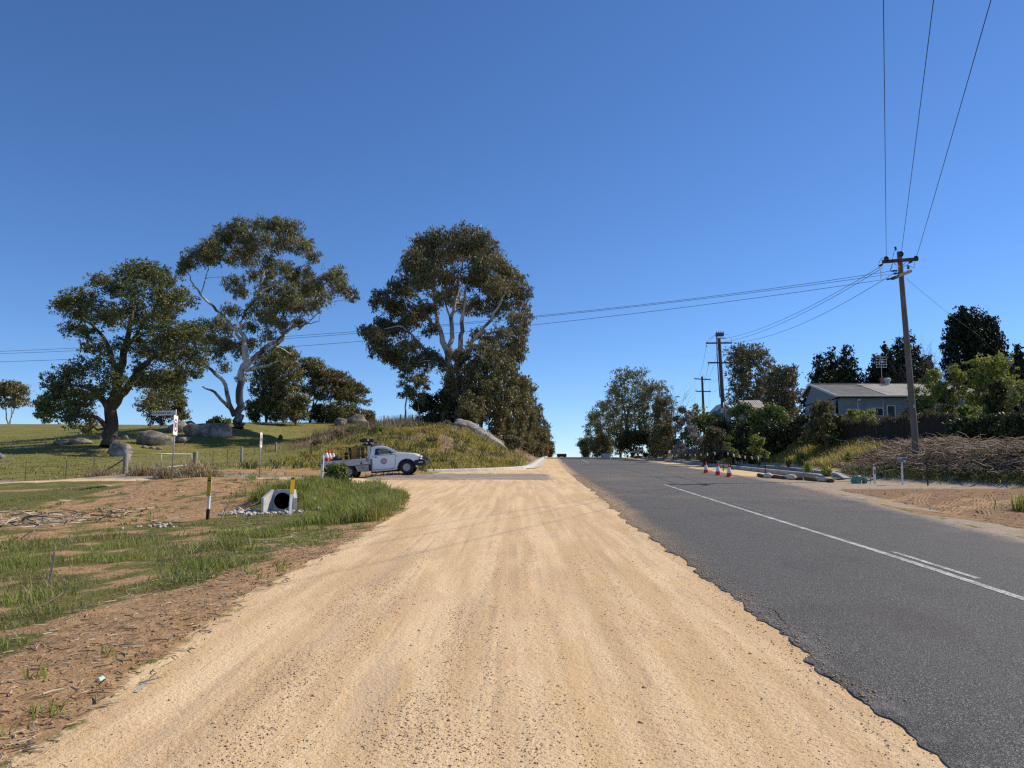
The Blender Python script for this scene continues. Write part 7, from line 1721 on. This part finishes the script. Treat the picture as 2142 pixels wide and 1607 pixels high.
# driver: one skinned body
def world(v): return tk.matrix_basis @ Vector(v)
bpy.context.view_layer.update()
pv = [(3.02, -.40, .98), (2.96, -.40, 1.14), (2.94, -.40, 1.26), (2.95, -.40, 1.345), (2.975, -.40, 1.42), (2.985, -.40, 1.475),
      (2.95, -.56, 1.25), (3.12, -.62, 1.08), (3.38, -.55, 1.14), (3.52, -.52, 1.18), (2.95, -.24, 1.25), (3.12, -.17, 1.08), (3.38, -.24, 1.14), (3.52, -.28, 1.18),
      (3.06, -.49, .97), (3.42, -.50, 1.0), (3.55, -.50, .70), (3.06, -.31, .97), (3.42, -.30, 1.0), (3.55, -.30, .70)]
pe = [(0, 1), (1, 2), (2, 3), (3, 4), (4, 5), (2, 6), (6, 7), (7, 8), (8, 9), (2, 10), (10, 11), (11, 12), (12, 13), (0, 14), (14, 15), (15, 16), (0, 17), (17, 18), (18, 19)]
pr_ = [.16, .15, .15, .055, .09, .085, .065, .05, .04, .038, .065, .05, .04, .038, .09, .075, .055, .09, .075, .055]
me = bpy.data.meshes.new('person'); me.from_pydata([(v[0] - 3.0, v[1] + .4, v[2] - .9) for v in pv], pe, []); pr_o = bpy.data.objects.new('person', me); COL.objects.link(pr_o)
sk = pr_o.modifiers.new('skin', 'SKIN'); 
for v, r_ in zip(me.skin_vertices[0].data, pr_): v.radius = (r_, r_)
me.skin_vertices[0].data[0].use_root = True
pr_o.modifiers.new('sub', 'SUBSURF').levels = 1; pr_o.modifiers['sub'].render_levels = 2
t = NT('skin_and_shirt'); zc = t.xyz(t.obj())[2]; t.bsdf(t.mix(t.sm(zc, .41, .43), t.mix(t.noise(t.obj(), 9, 3), (.03, .035, .05), (.05, .055, .07)), (.42, .26, .19)), .7); me.materials.append(t.m)
pr_o.location = world((3.0, -.40, .9)); pr_o.rotation_euler = (0, TILT, 0); tag(pr_o, 'driver in dark clothes seated behind the wheel of the white truck', 'person')
hr = MB().blob((-.035, 0, .545), (.10, .088, .085), 3, .08, 81).build('hair', pm('dark_hair', (.03, .022, .016), (.05, .035, .025), .8), pr_o, True)
# load on the tray: things of their own
def on_tray(name, label, cat, lx, ly, lz, rot=(0, 0, 0), group=None):
    o = thing(name, label, cat, world((lx, ly, lz)), group); o.rotation_euler = (rot[0], rot[1] + TILT, rot[2]); return o
gr_c = 'traffic cones carried on the truck tray'
for lx, ly, lz, lab in [(.20, -.45, .98, 'traffic cone at the tail of the truck tray, leftmost and tallest'), (.33, -.30, .93, 'traffic cone in the middle of the cones on the truck tray'), (.44, .05, .93, 'traffic cone partly hidden at the front of the cones on the truck tray')]:
    o = dup(cn, world((lx, ly, lz)), lab, (0, TILT - .05, .2), gr_c)
o = on_tray('sign_stack', 'stack of dark red folded signs under the cones on the truck tray', 'signs', .35, -.2, .95)
red2 = pm('crimson_sheet', (.30, .015, .03), (.20, .012, .022), .5, 0, 4)
for k in range(3): MB().box((-.05 + .08 * k, .02 * k, -.12 + .085 * k), (.78 - .1 * k, 1.0, .03), (.05 * k, .12 * (k - 1), .1 * k), .004).build('sign_sheet', red2, o); MB().box((-.05 + .08 * k, -.502, -.10 + .085 * k), (.2, .003, .02), (0, .1, 0)).build('white_mark', sign_white, o)
o = on_tray('tool_bag', 'black tool bag on the truck tray right of the red signs', 'bag', .72, -.35, .74); MB().blob((0, 0, .26), (.26, .3, .30), 3, .25, 91, 1.5).build('bag_body', plast, o, True); MB().tube([(-.05, -.1, .5), (.12, -.1, .44), (.28, -.1, .20)], .015, 5).build('strap', galv, o, True)
for lx, ly, hgt, wd, ty_, col, lab in [(1.22, -.45, .70, .17, .05, (.045, .04, .036), 'dark upright board at the left of the load frame on the truck'), (1.52, -.5, .93, .14, -.05, (.05, .035, .025), 'dark brown upright board left of the yellow one on the truck'), (1.64, -.55, .95, .30, .12, (.42, .26, .07), 'worn yellow upright board on the truck'), (1.90, -.5, .92, .18, .04, (.14, .145, .10), 'grey green upright board right of the yellow one on the truck'), (2.16, -.5, .90, .16, -.02, (.10, .08, .05), 'brown upright board nearest the truck cab')]:
    o = on_tray('upright_board', lab, 'board', lx, ly, .727, (0, ty_, .25), 'boards standing in the truck load frame'); MB().box((0, 0, hgt / 2), (wd, .025, hgt), None, .004).build('board', pm('board_' + str(int(lx * 100)), col, tuple(c_ * .7 for c_ in col), .8, 0, 5), o)
    MB().box((0, -.016, hgt * .75), (wd * .8, .006, .05)).build('batten', wood_grey, o)
